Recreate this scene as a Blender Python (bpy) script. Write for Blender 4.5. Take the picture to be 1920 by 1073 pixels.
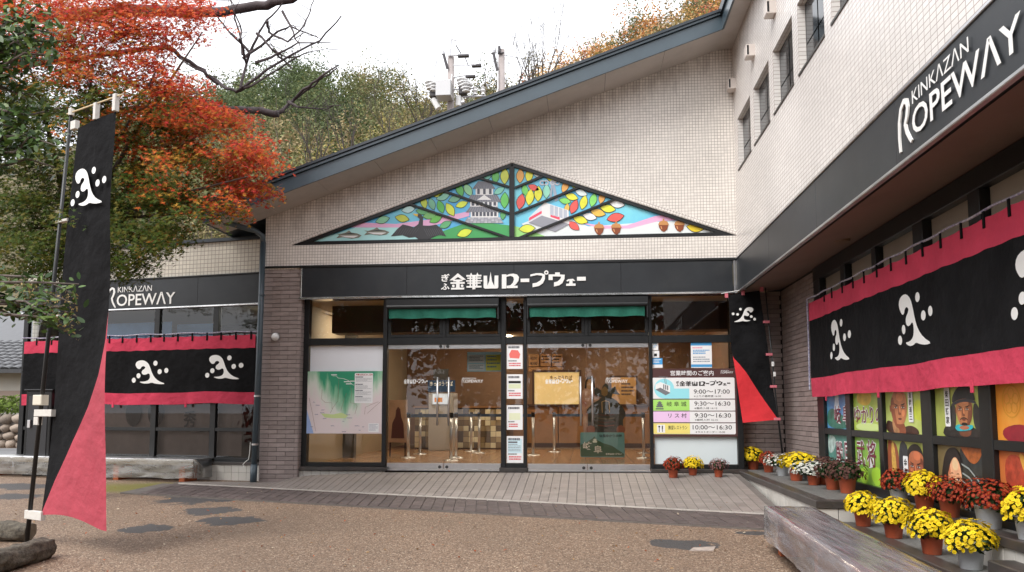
import bpy, bmesh, math, random
import numpy as np
from mathutils import Vector, Matrix, noise as mnoise

for _o in list(bpy.data.objects):
    bpy.data.objects.remove(_o)
SC = bpy.context.scene
COL = SC.collection
R = math.radians
random.seed(7)
rng = np.random.default_rng(7)

# ------------------------------------------------------------------ camera
EYE = Vector((0.0, 0.0, 1.5))
F, PX, PY = 1440.0, 960.0, 640.0            # focal length and principal point in photo pixels (1920 x 1073)
PITCH = math.atan((771 - PY) / F)
YAW = math.atan(137 * math.cos(PITCH) / F)
cam_d = bpy.data.cameras.new('camera')
cam = bpy.data.objects.new('camera', cam_d)
COL.objects.link(cam)
cam.location = EYE
cam.rotation_euler = (R(90) + PITCH, 0, YAW)
cam_d.sensor_fit = 'HORIZONTAL'
cam_d.sensor_width = 36.0
cam_d.lens = 36.0 * F / 1920.0
cam_d.shift_y = (PY - 1073 / 2) / 1920.0
cam_d.clip_start = 0.05
cam_d.clip_end = 2000
SC.camera = cam

# ------------------------------------------------------------------ sky, sun, exposure
SUN_EL, SUN_AZ = R(48), R(-142)              # azimuth measured from +Y towards +X
world = bpy.data.worlds.new('World')
SC.world = world
world.use_nodes = True
wn = world.node_tree.nodes
wl = world.node_tree.links
wn.clear()
w_out = wn.new('ShaderNodeOutputWorld')
w_bg = wn.new('ShaderNodeBackground')
w_sky = wn.new('ShaderNodeTexSky')
w_sky.sky_type = 'NISHITA'
w_sky.sun_disc = False
w_sky.sun_elevation = SUN_EL
w_sky.sun_rotation = SUN_AZ
w_sky.air_density = 1.0
w_sky.dust_density = 6.0
w_sky.ozone_density = 1.0
w_mix = wn.new('ShaderNodeMix')              # thin even overcast laid over the clear sky
w_mix.data_type = 'RGBA'
w_mix.inputs[0].default_value = 0.88
w_mix.inputs[7].default_value = (9.0, 9.1, 9.4, 1)
wl.new(w_sky.outputs[0], w_mix.inputs[6])
wl.new(w_mix.outputs[2], w_bg.inputs[0])
w_bg.inputs[1].default_value = 0.115
wl.new(w_bg.outputs[0], w_out.inputs[0])

sun_d = bpy.data.lights.new('sun', 'SUN')
sun_d.energy = 1.5
sun_d.angle = R(30)
sun_d.color = (1.0, 0.985, 0.955)
sun = bpy.data.objects.new('sun', sun_d)
COL.objects.link(sun)
_sd = Vector((math.sin(SUN_AZ) * math.cos(SUN_EL), math.cos(SUN_AZ) * math.cos(SUN_EL), math.sin(SUN_EL)))
sun.rotation_euler = (-_sd).to_track_quat('-Z', 'Y').to_euler()

SC.view_settings.view_transform = 'Standard'
SC.view_settings.look = 'None'
SC.view_settings.exposure = 0.95
SC.view_settings.gamma = 1.0
SC.view_settings.use_curve_mapping = False
SC.render.engine = 'CYCLES'
SC.cycles.use_denoising = True
SC.cycles.max_bounces = 8
SC.cycles.transparent_max_bounces = 24
SC.cycles.caustics_reflective = False
SC.cycles.caustics_refractive = False
SC.cycles.sample_clamp_indirect = 6.0

# ------------------------------------------------------------------ survey helpers (site measurements)
_f = Vector((-math.sin(YAW) * math.cos(PITCH), math.cos(YAW) * math.cos(PITCH), math.sin(PITCH)))
_r = Vector((math.cos(YAW), math.sin(YAW), 0))
_u = _r.cross(_f)


def ray(u, v):
    return _f + _r * ((u - PX) / F) + _u * ((PY - v) / F)


def onP(u, v, p, n):
    d = ray(u, v)
    return EYE + d * ((Vector(p) - EYE).dot(Vector(n)) / d.dot(Vector(n)))


def onY(u, v, y): return onP(u, v, (0, y, 0), (0, 1, 0))
def onX(u, v, x): return onP(u, v, (x, 0, 0), (1, 0, 0))
def onZ(u, v, z): return onP(u, v, (0, 0, z), (0, 0, 1))


SLOPE = 0.025                                # the yard rises gently towards the building


def onG(u, v): return onP(u, v, (0, 0, 0), (0, -SLOPE, 1))
def gz(y): return SLOPE * y


class Frame:
    """A flat working plane: a to the right, b up, c out towards the viewer."""
    def __init__(s, o, a, b, c):
        s.o, s.a, s.b, s.c = Vector(o), Vector(a).normalized(), Vector(b).normalized(), Vector(c).normalized()

    def P(s, a, b, c=0.0): return s.o + s.a * a + s.b * b + s.c * c

    def px(s, u, v, c=0.0):
        p = onP(u, v, s.o + s.c * c, s.c) - s.o
        return p.dot(s.a), p.dot(s.b)

    def mat(s):
        m = Matrix.Identity(4)
        for i, ax in enumerate((s.a, s.b, s.c)):
            for j in range(3):
                m[j][i] = ax[j]
        m.translation = s.o
        return m

    def at(s, a, b, c=0.0): return Frame(s.P(a, b, c), s.a, s.b, s.c)


# ------------------------------------------------------------------ materials
MATS = {}


def mat(name, col, rough=0.6, metal=0.0, var=0.0, vscale=3.0, bump=0.0, bscale=40.0, spec=0.5, rnd=0.0,
        col2=None, emit=None, coat=0.0, trans=0.0, dirt=0.0, dirt_col=(0.06, 0.055, 0.05), dscale=1.2, bdist=0.01):
    if name in MATS:
        return MATS[name]
    m = bpy.data.materials.new(name)
    m.use_nodes = True
    nt = m.node_tree
    N, L = nt.nodes, nt.links
    b = N['Principled BSDF']
    b.inputs['Roughness'].default_value = rough
    b.inputs['Metallic'].default_value = metal
    b.inputs['Specular IOR Level'].default_value = spec
    b.inputs['Coat Weight'].default_value = coat
    b.inputs['Base Color'].default_value = (*col, 1)
    if trans:
        b.inputs['Transmission Weight'].default_value = trans
    tc = N.new('ShaderNodeTexCoord')
    out = None
    if var or col2:
        nz = N.new('ShaderNodeTexNoise')
        nz.inputs['Scale'].default_value = vscale
        nz.inputs['Detail'].default_value = 6
        nz.inputs['Roughness'].default_value = 0.6
        L.new(tc.outputs['Object'], nz.inputs['Vector'])
        rp = N.new('ShaderNodeValToRGB')
        rp.color_ramp.elements[0].position = 0.3
        rp.color_ramp.elements[1].position = 0.7
        c2 = col2 or tuple(min(1, c * (1 + var)) for c in col)
        c1 = col if col2 else tuple(c * (1 - var) for c in col)
        rp.color_ramp.elements[0].color = (*c1, 1)
        rp.color_ramp.elements[1].color = (*c2, 1)
        L.new(nz.outputs[0], rp.inputs[0])
        out = rp.outputs[0]
    if rnd:
        oi = N.new('ShaderNodeObjectInfo')
        mr = N.new('ShaderNodeMapRange')
        mr.inputs[3].default_value = 1 - rnd
        mr.inputs[4].default_value = 1 + rnd
        L.new(oi.outputs['Random'], mr.inputs[0])
        mx = N.new('ShaderNodeMix')
        mx.data_type = 'RGBA'
        mx.blend_type = 'MULTIPLY'
        mx.inputs[0].default_value = 1
        if out:
            L.new(out, mx.inputs[6])
        else:
            mx.inputs[6].default_value = (*col, 1)
        L.new(mr.outputs[0], mx.inputs[7])
        out = mx.outputs[2]
    if dirt:
        dz = N.new('ShaderNodeTexNoise')
        dz.inputs['Scale'].default_value = dscale
        dz.inputs['Detail'].default_value = 8
        dz.inputs['Roughness'].default_value = 0.7
        L.new(tc.outputs['Object'], dz.inputs['Vector'])
        dr = N.new('ShaderNodeMapRange')
        dr.inputs[1].default_value = 0.5
        dr.inputs[2].default_value = 0.75
        dr.inputs[4].default_value = dirt
        L.new(dz.outputs[0], dr.inputs[0])
        mx = N.new('ShaderNodeMix')
        mx.data_type = 'RGBA'
        L.new(dr.outputs[0], mx.inputs[0])
        if out:
            L.new(out, mx.inputs[6])
        else:
            mx.inputs[6].default_value = (*col, 1)
        mx.inputs[7].default_value = (*dirt_col, 1)
        out = mx.outputs[2]
    if out:
        L.new(out, b.inputs['Base Color'])
    if bump:
        bz = N.new('ShaderNodeTexNoise')
        bz.inputs['Scale'].default_value = bscale
        bz.inputs['Detail'].default_value = 5
        L.new(tc.outputs['Object'], bz.inputs['Vector'])
        bp = N.new('ShaderNodeBump')
        bp.inputs['Strength'].default_value = bump
        bp.inputs['Distance'].default_value = bdist
        L.new(bz.outputs[0], bp.inputs['Height'])
        L.new(bp.outputs[0], b.inputs['Normal'])
    if emit:
        b.inputs['Emission Color'].default_value = (*emit[:3], 1)
        b.inputs['Emission Strength'].default_value = emit[3]
    MATS[name] = m
    return m


def tile_mat(name, col, joint, w, h, mortar, rough=0.35, stain=0.0, stain_z=(5.0, 7.0), offset=0.0):
    """Small glazed wall tiles with recessed joints; UV is in metres."""
    m = bpy.data.materials.new(name)
    m.use_nodes = True
    nt = m.node_tree
    N, L = nt.nodes, nt.links
    b = N['Principled BSDF']
    uv = N.new('ShaderNodeUVMap')
    br = N.new('ShaderNodeTexBrick')
    br.offset = offset
    br.inputs['Scale'].default_value = 1
    br.inputs['Brick Width'].default_value = w
    br.inputs['Row Height'].default_value = h
    br.inputs['Mortar Size'].default_value = mortar
    br.inputs['Mortar Smooth'].default_value = 0.15
    br.inputs['Bias'].default_value = 0.0
    br.inputs['Color1'].default_value = (*[c * 0.94 for c in col], 1)
    br.inputs['Color2'].default_value = (*[min(1, c * 1.05) for c in col], 1)
    br.inputs['Mortar'].default_value = (*joint, 1)
    L.new(uv.outputs[0], br.inputs['Vector'])
    nz = N.new('ShaderNodeTexNoise')
    nz.inputs['Scale'].default_value = 0.9
    nz.inputs['Detail'].default_value = 7
    L.new(uv.outputs[0], nz.inputs['Vector'])
    mr = N.new('ShaderNodeMapRange')
    mr.inputs[1].default_value = 0.3
    mr.inputs[2].default_value = 0.7
    mr.inputs[3].default_value = 0.9
    mr.inputs[4].default_value = 1.05
    L.new(nz.outputs[0], mr.inputs[0])
    mx = N.new('ShaderNodeMix')
    mx.data_type = 'RGBA'
    mx.blend_type = 'MULTIPLY'
    mx.inputs[0].default_value = 1
    L.new(br.outputs['Color'], mx.inputs[6])
    L.new(mr.outputs[0], mx.inputs[7])
    out = mx.outputs[2]
    if stain:
        # algae streaks running down the joints: their own ragged shape, strongest along the top course
        tcx = N.new('ShaderNodeAttribute')
        tcx.attribute_name = 'below_top'
        mp = N.new('ShaderNodeMapping')
        mp.inputs['Scale'].default_value = (3.2, 0.55, 1)
        L.new(uv.outputs[0], mp.inputs['Vector'])
        sn = N.new('ShaderNodeTexNoise')
        sn.inputs['Scale'].default_value = 2.2
        sn.inputs['Detail'].default_value = 8
        sn.inputs['Roughness'].default_value = 0.72
        L.new(mp.outputs[0], sn.inputs['Vector'])
        # streak strength = noise - distance below the top course
        m1 = N.new('ShaderNodeMath')
        m1.operation = 'MULTIPLY_ADD'
        L.new(tcx.outputs['Fac'], m1.inputs[0])
        m1.inputs[1].default_value = -0.36
        L.new(sn.outputs[0], m1.inputs[2])
        m2 = N.new('ShaderNodeMapRange')
        m2.inputs[1].default_value = 0.34
        m2.inputs[2].default_value = 0.53
        m2.inputs[4].default_value = stain
        L.new(m1.outputs[0], m2.inputs[0])
        # joints take the dirt more than the glaze
        jm = N.new('ShaderNodeMapRange')
        jm.inputs[3].default_value = 0.55
        jm.inputs[4].default_value = 1.0
        L.new(br.outputs['Fac'], jm.inputs[0])
        m3 = N.new('ShaderNodeMath')
        m3.operation = 'MULTIPLY'
        L.new(m2.outputs[0], m3.inputs[0])
        L.new(jm.outputs[0], m3.inputs[1])
        sx = N.new('ShaderNodeMix')
        sx.data_type = 'RGBA'
        L.new(m3.outputs[0], sx.inputs[0])
        L.new(out, sx.inputs[6])
        sx.inputs[7].default_value = (0.15, 0.12, 0.105, 1)
        out = sx.outputs[2]
    L.new(out, b.inputs['Base Color'])
    rr = N.new('ShaderNodeMapRange')
    rr.inputs[3].default_value = rough
    rr.inputs[4].default_value = 0.85
    L.new(br.outputs['Fac'], rr.inputs[0])
    L.new(rr.outputs[0], b.inputs['Roughness'])
    bp = N.new('ShaderNodeBump')
    bp.invert = True
    bp.inputs['Strength'].default_value = 0.6
    bp.inputs['Distance'].default_value = 0.004
    L.new(br.outputs['Fac'], bp.inputs['Height'])
    L.new(bp.outputs[0], b.inputs['Normal'])
    MATS[name] = m
    return m


def glass_mat(name, tint=(0.9, 0.94, 0.92), base=0.05, rough=0.0):
    m = bpy.data.materials.new(name)
    m.use_nodes = True
    nt = m.node_tree
    N, L = nt.nodes, nt.links
    N.remove(N['Principled BSDF'])
    t = N.new('ShaderNodeBsdfTransparent')
    t.inputs[0].default_value = (*tint, 1)
    g = N.new('ShaderNodeBsdfGlossy')
    g.inputs['Roughness'].default_value = rough
    g.inputs[0].default_value = (0.95, 0.97, 1, 1)
    fr = N.new('ShaderNodeFresnel')
    fr.inputs[0].default_value = 1.5
    ad = N.new('ShaderNodeMath')
    ad.operation = 'ADD'
    ad.use_clamp = True
    ad.inputs[1].default_value = base
    L.new(fr.outputs[0], ad.inputs[0])
    mx = N.new('ShaderNodeMixShader')
    L.new(ad.outputs[0], mx.inputs[0])
    L.new(t.outputs[0], mx.inputs[1])
    L.new(g.outputs[0], mx.inputs[2])
    L.new(mx.outputs[0], N['Material Output'].inputs[0])
    MATS[name] = m
    return m


def leaf_mat(name, rough=0.5, trans=0.35, attr='tint', spec=0.2):
    """Leaves: own colour per leaf, some light passes through."""
    m = bpy.data.materials.new(name)
    m.use_nodes = True
    nt = m.node_tree
    N, L = nt.nodes, nt.links
    b = N['Principled BSDF']
    b.inputs['Roughness'].default_value = rough
    b.inputs['Specular IOR Level'].default_value = spec
    at = N.new('ShaderNodeAttribute')
    at.attribute_name = attr
    L.new(at.outputs['Color'], b.inputs['Base Color'])
    tr = N.new('ShaderNodeBsdfTranslucent')
    L.new(at.outputs['Color'], tr.inputs[0])
    mx = N.new('ShaderNodeMixShader')
    mx.inputs[0].default_value = trans
    L.new(b.outputs[0], mx.inputs[1])
    L.new(tr.outputs[0], mx.inputs[2])
    L.new(mx.outputs[0], N['Material Output'].inputs[0])
    MATS[name] = m
    return m


# ------------------------------------------------------------------ mesh builder
class MB:
    def __init__(s):
        s.v, s.f = [], []

    def add(s, vs, fs):
        o = len(s.v)
        s.v += [tuple(p) for p in vs]
        s.f += [tuple(i + o for i in f) for f in fs]
        return s

    def box(s, x0, y0, z0, x1, y1, z1):
        return s.fbox(WF, x0, z0, -y0, x1, z1, -y1)

    def fbox(s, fr, a0, b0, c0, a1, b1, c1):
        a0, a1 = min(a0, a1), max(a0, a1)
        b0, b1 = min(b0, b1), max(b0, b1)
        c0, c1 = min(c0, c1), max(c0, c1)
        vs = [fr.P(a, b, c) for c in (c0, c1) for b in (b0, b1) for a in (a0, a1)]
        return s.add(vs, [(0, 2, 3, 1), (4, 5, 7, 6), (0, 1, 5, 4), (2, 6, 7, 3), (0, 4, 6, 2), (1, 3, 7, 5)])

    def bbox(s, fr, a0, b0, c0, a1, b1, c1, e=0.004):
        """Box with its front face edges eased by e."""
        a0, a1 = min(a0, a1), max(a0, a1)
        b0, b1 = min(b0, b1), max(b0, b1)
        vs = [fr.P(a, b, c0) for a, b in ((a0, b0), (a1, b0), (a1, b1), (a0, b1))]
        vs += [fr.P(a, b, c1 - e) for a, b in ((a0, b0), (a1, b0), (a1, b1), (a0, b1))]
        vs += [fr.P(a, b, c1) for a, b in ((a0 + e, b0 + e), (a1 - e, b0 + e), (a1 - e, b1 - e), (a0 + e, b1 - e))]
        fs = [(3, 2, 1, 0), (8, 9, 10, 11)]
        for i in range(4):
            j = (i + 1) % 4
            fs += [(i, j, j + 4, i + 4), (i + 4, j + 4, j + 8, i + 8)]
        return s.add(vs, fs)

    def prism(s, fr, pts, c0, c1):
        n = len(pts)
        area = sum(pts[i][0] * pts[(i + 1) % n][1] - pts[(i + 1) % n][0] * pts[i][1] for i in range(n))
        if area < 0:
            pts = pts[::-1]
        if c0 > c1:
            c0, c1 = c1, c0
        vs = [fr.P(a, b, c1) for a, b in pts] + [fr.P(a, b, c0) for a, b in pts]
        fs = [tuple(range(n)), tuple(range(2 * n - 1, n - 1, -1))]
        for i in range(n):
            j = (i + 1) % n
            fs.append((i, i + n, j + n, j))
        return s.add(vs, fs)

    def disc(s, fr, a, b, ra, rb, c0, c1, n=20):
        return s.prism(fr, [(a + ra * math.cos(2 * math.pi * i / n), b + rb * math.sin(2 * math.pi * i / n)) for i in range(n)], c0, c1)

    def ring(s, fr, a, b, ro, ri, c0, c1, n=20):
        vs, fs = [], []
        for i in range(n):
            t = 2 * math.pi * i / n
            for rr in (ro, ri):
                for c in (c0, c1):
                    vs.append(fr.P(a + rr * math.cos(t), b + rr * math.sin(t), c))
        for i in range(n):
            j = (i + 1) % n
            k, l = 4 * i, 4 * j
            fs += [(k + 1, l + 1, l + 3, k + 3)[::-1], (k, k + 2, l + 2, l)[::-1], (k, l, l + 1, k + 1), (k + 2, k + 3, l + 3, l + 2)]
        return s.add(vs, fs)

    def tube(s, pts, rad, seg=8, cap=True):
        pts = [Vector(p) for p in pts]
        if not hasattr(rad, '__len__'):
            rad = [rad] * len(pts)
        vs, fs = [], []
        prev = None
        for i, p in enumerate(pts):
            d = (pts[min(i + 1, len(pts) - 1)] - pts[max(i - 1, 0)])
            if d.length < 1e-9:
                d = Vector((0, 0, 1))
            d.normalize()
            if prev is None:
                x = d.orthogonal().normalized()
            else:
                x = prev - d * prev.dot(d)
                x = x.normalized() if x.length > 1e-6 else d.orthogonal().normalized()
            prev = x
            y = d.cross(x)
            for k in range(seg):
                t = 2 * math.pi * k / seg
                vs.append(p + (x * math.cos(t) + y * math.sin(t)) * rad[i])
        for i in range(len(pts) - 1):
            for k in range(seg):
                k2 = (k + 1) % seg
                fs.append((i * seg + k, i * seg + k2, (i + 1) * seg + k2, (i + 1) * seg + k))
        if cap:
            fs.append(tuple(range(seg - 1, -1, -1)))
            fs.append(tuple((len(pts) - 1) * seg + k for k in range(seg)))
        return s.add(vs, fs)

    def lathe(s, prof, c=(0, 0, 0), seg=20):
        vs, fs = [], []
        for r_, z_ in prof:
            for k in range(seg):
                t = 2 * math.pi * k / seg
                vs.append((c[0] + r_ * math.cos(t), c[1] + r_ * math.sin(t), c[2] + z_))
        for i in range(len(prof) - 1):
            for k in range(seg):
                k2 = (k + 1) % seg
                fs.append((i * seg + k, i * seg + k2, (i + 1) * seg + k2, (i + 1) * seg + k))
        return s.add(vs, fs)

    def ribbon(s, fr, pts, widths, c0, c1):
        """A flat band of changing width along a path in a frame."""
        n = len(pts)
        if not hasattr(widths, '__len__'):
            widths = [widths] * n
        L_, R_ = [], []
        for i in range(n):
            a = Vector(pts[max(i - 1, 0)])
            b = Vector(pts[min(i + 1, n - 1)])
            d = (b - a)
            d = d.normalized() if d.length else Vector((1, 0))
            q = Vector((-d.y, d.x)) * widths[i] / 2
            p = Vector(pts[i])
            L_.append(p + q)
            R_.append(p - q)
        for i in range(n - 1):
            s.prism(fr, [tuple(R_[i]), tuple(R_[i + 1]), tuple(L_[i + 1]), tuple(L_[i])], c0, c1)
        return s

    def mesh(s, name):
        me = bpy.data.meshes.new(name)
        me.from_pydata(s.v, [], s.f)
        return me

    def build(s, name, m, parent=None, smooth=False, uv=None):
        me = s.mesh(name)
        box_uv(me, uv)
        return ob(name, me, m, parent, smooth=smooth)


WF = Frame((0, 0, 0), (1, 0, 0), (0, 0, 1), (0, -1, 0))


def box_uv(me, fr=None):
    """UV in metres, projected along each face's main direction (or in a given frame)."""
    if len(me.polygons) > 60000:
        return
    uvl = me.uv_layers.new(name='UVMap')
    d = uvl.data
    vs = me.vertices
    for p in me.polygons:
        n = p.normal
        for li in p.loop_indices:
            co = vs[me.loops[li].vertex_index].co
            if fr is not None:
                q = co - fr.o
                cn = n.dot(fr.c)
                if abs(cn) > 0.5:
                    d[li].uv = (q.dot(fr.a), q.dot(fr.b))
                elif abs(n.dot(fr.a)) > 0.5:
                    d[li].uv = (q.dot(fr.c), q.dot(fr.b))
                else:
                    d[li].uv = (q.dot(fr.a), q.dot(fr.c))
            elif abs(n.z) >= max(abs(n.x), abs(n.y)):
                d[li].uv = (co.x, co.y)
            elif abs(n.y) >= abs(n.x):
                d[li].uv = (co.x, co.z)
            else:
                d[li].uv = (co.y, co.z)


def ob(name, me, m, parent=None, loc=None, smooth=False):
    o = bpy.data.objects.new(name, me)
    COL.objects.link(o)
    if m is not None and not me.materials:
        me.materials.append(m)
    if smooth:
        for p in me.polygons:
            p.use_smooth = True
    if parent is not None:
        o.parent = parent
        if parent.type == 'EMPTY' and parent.parent is None:
            o.matrix_parent_inverse = Matrix.Translation(-parent.location)
    if loc is not None:
        o.location = loc
    return o


def tag(o, label, cat=None, group=None, kind=None):
    if label:
        o['label'] = label
    if cat:
        o['category'] = cat
    if group:
        o['group'] = group
    if kind:
        o['kind'] = kind
    return o


def thing(name, loc, label, cat, group=None):
    o = bpy.data.objects.new(name, None)
    COL.objects.link(o)
    o.empty_display_size = 0.2
    o.location = loc
    return tag(o, label, cat, group)


def copy_tree(o, parent=None):
    c = o.copy()
    COL.objects.link(c)
    if parent is not None:
        c.parent = parent
    for ch in list(o.children):
        copy_tree(ch, c)
    return c


def structure(o, label=None):
    o['kind'] = 'structure'
    if label:
        o['label'] = label
    return o


# ------------------------------------------------------------------ lettering
_TXT = {}


def text_mesh(s, bold=0.0):
    key = (s, bold)
    if key in _TXT:
        return _TXT[key]
    cu = bpy.data.curves.new('lettering', 'FONT')
    cu.body = s
    cu.size = 1.0
    cu.offset = bold
    cu.resolution_u = 3
    cu.fill_mode = 'FRONT'
    o = bpy.data.objects.new('lettering', cu)
    COL.objects.link(o)
    dg = bpy.context.evaluated_depsgraph_get()
    me = bpy.data.meshes.new_from_object(o.evaluated_get(dg))
    bpy.data.objects.remove(o)
    bpy.data.curves.remove(cu)
    vs = np.array([v.co[:2] for v in me.vertices]) if len(me.vertices) else np.zeros((1, 2))
    fs = [tuple(p.vertices) for p in me.polygons]
    bpy.data.meshes.remove(me)
    lo, hi = vs.min(0), vs.max(0)
    _TXT[key] = (vs, fs, lo, hi)
    return _TXT[key]


def put_text(mb, fr, s, a0, b0, a1, b1, c, bold=0.0, keep=False):
    """Lettering s fitted into the rectangle a0..a1, b0..b1 of a frame, lying at height c."""
    vs, fs, lo, hi = text_mesh(s, bold)
    sz = np.maximum(hi - lo, 1e-6)
    sx, sy = (a1 - a0) / sz[0], (b1 - b0) / sz[1]
    if keep:
        k = min(sx, sy)
        a0 += ((a1 - a0) - k * sz[0]) / 2
        b0 += ((b1 - b0) - k * sz[1]) / 2
        sx = sy = k
    mb.add([fr.P(a0 + (x - lo[0]) * sx, b0 + (y - lo[1]) * sy, c) for x, y in vs], fs)
    return mb


def put_vtext(mb, fr, s, a0, b0, a1, b1, c, bold=0.0):
    n = len(s)
    h = (b1 - b0) / n
    for i, ch in enumerate(s):
        put_text(mb, fr, ch, a0, b1 - (i + 0.92) * h, a1, b1 - (i + 0.08) * h, c, bold, keep=True)
    return mb

# ================================================================== SURFACE MATERIALS
TILE = (0.83, 0.785, 0.735)
tile_mat('wall_tile', TILE, (0.33, 0.285, 0.26), 0.05, 0.05, 0.003, 0.3, stain=0.6)
tile_mat('wing_tile', (0.77, 0.74, 0.71), (0.38, 0.315, 0.29), 0.1, 0.05, 0.0032, 0.28, stain=0.55)
tile_mat('parapet_tile', (0.62, 0.58, 0.49), (0.30, 0.26, 0.22), 0.075, 0.075, 0.005, 0.35, stain=0.35)
BRICK = mat('brick_tile', (0.285, 0.232, 0.218), 0.55, rnd=0.15, var=0.12, vscale=9, bump=0.25, bscale=120)
JOINT = mat('dark_joint', (0.03, 0.026, 0.026), 0.9)
BLACKP = mat('black_sign_panel', (0.021, 0.024, 0.028), 0.4, var=0.3, vscale=0.9, spec=0.4, dirt=0.35, dirt_col=(.05, .05, .05), dscale=2.5, bump=.06, bscale=2.0)
FRAME = mat('black_aluminium', (0.012, 0.013, 0.014), 0.38, spec=0.4, var=0.2, vscale=6)
CHROME = mat('polished_steel', (0.72, 0.72, 0.72), 0.16, 1.0, bump=0.25, bscale=7, var=0.1, vscale=5)
STEEL = mat('brushed_steel', (0.62, 0.62, 0.63), 0.3, 1.0, var=0.08, vscale=8, bump=0.05, bscale=60)
FASCIA = mat('blue_grey_steel', (0.052, 0.077, 0.096), 0.34, var=0.12, vscale=1.5, spec=0.5, coat=0.15)
ROOFM = mat('dark_roof_sheet', (0.022, 0.03, 0.04), 0.4, var=0.2, vscale=2)
SOFFIT = mat('soffit_board', (0.46, 0.42, 0.39), 0.8, var=0.07, vscale=1.6, dirt=0.25, dirt_col=(0.2, 0.17, 0.15))
BROWNS = mat('brown_soffit', (0.20, 0.135, 0.11), 0.6, var=0.2, vscale=1.2, dirt=0.3, dirt_col=(0.06, 0.04, 0.03))
WHITE = mat('white_paint', (0.78, 0.78, 0.77), 0.5)
LETTER = mat('white_lettering', (0.82, 0.82, 0.8), 0.45)
WTILE = mat('white_plinth_tile', (0.56, 0.54, 0.5), 0.4, rnd=0.1, var=0.1, vscale=6, dirt=0.35, dirt_col=(0.25, 0.22, 0.17), dscale=3)
DARKSTONE = mat('dark_coping_stone', (0.05, 0.045, 0.042), 0.35, var=0.3, vscale=5, dirt=0.5, dirt_col=(0.12, 0.07, 0.06), dscale=2.2)
LEDGE = mat('grey_granite_ledge', (0.15, 0.148, 0.142), 0.55, var=0.4, vscale=45, bump=0.3, bscale=200, dirt=0.6, dirt_col=(0.09, 0.09, 0.08), dscale=1.6)
GLASS = glass_mat('clear_glass', (0.9, 0.93, 0.91), 0.012)
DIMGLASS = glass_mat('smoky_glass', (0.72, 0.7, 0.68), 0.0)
FROST = mat('frosted_film', (0.66, 0.73, 0.75), 0.35, var=0.05, vscale=0.8)
FROSTW = mat('white_film', (0.80, 0.82, 0.86), 0.35, var=0.04, vscale=0.8)


WORN = [[(210, 997), (290, 983), (338, 986), (262, 1000)], [(375, 982), (415, 964), (498, 976), (420, 983)], [(340, 962), (370, 950), (470, 953), (360, 966)],
        [(305, 946), (330, 930), (460, 942), (400, 928)], [(0, 905), (78, 908), (70, 919), (0, 918)], [(-10, 925), (60, 928), (50, 937), (0, 936)], [(1237, 1024), (1290, 1012), (1350, 1018), (1262, 1033)], [(1400, 998), (1435, 996), (1430, 1004), (1380, 1003)]]


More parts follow.
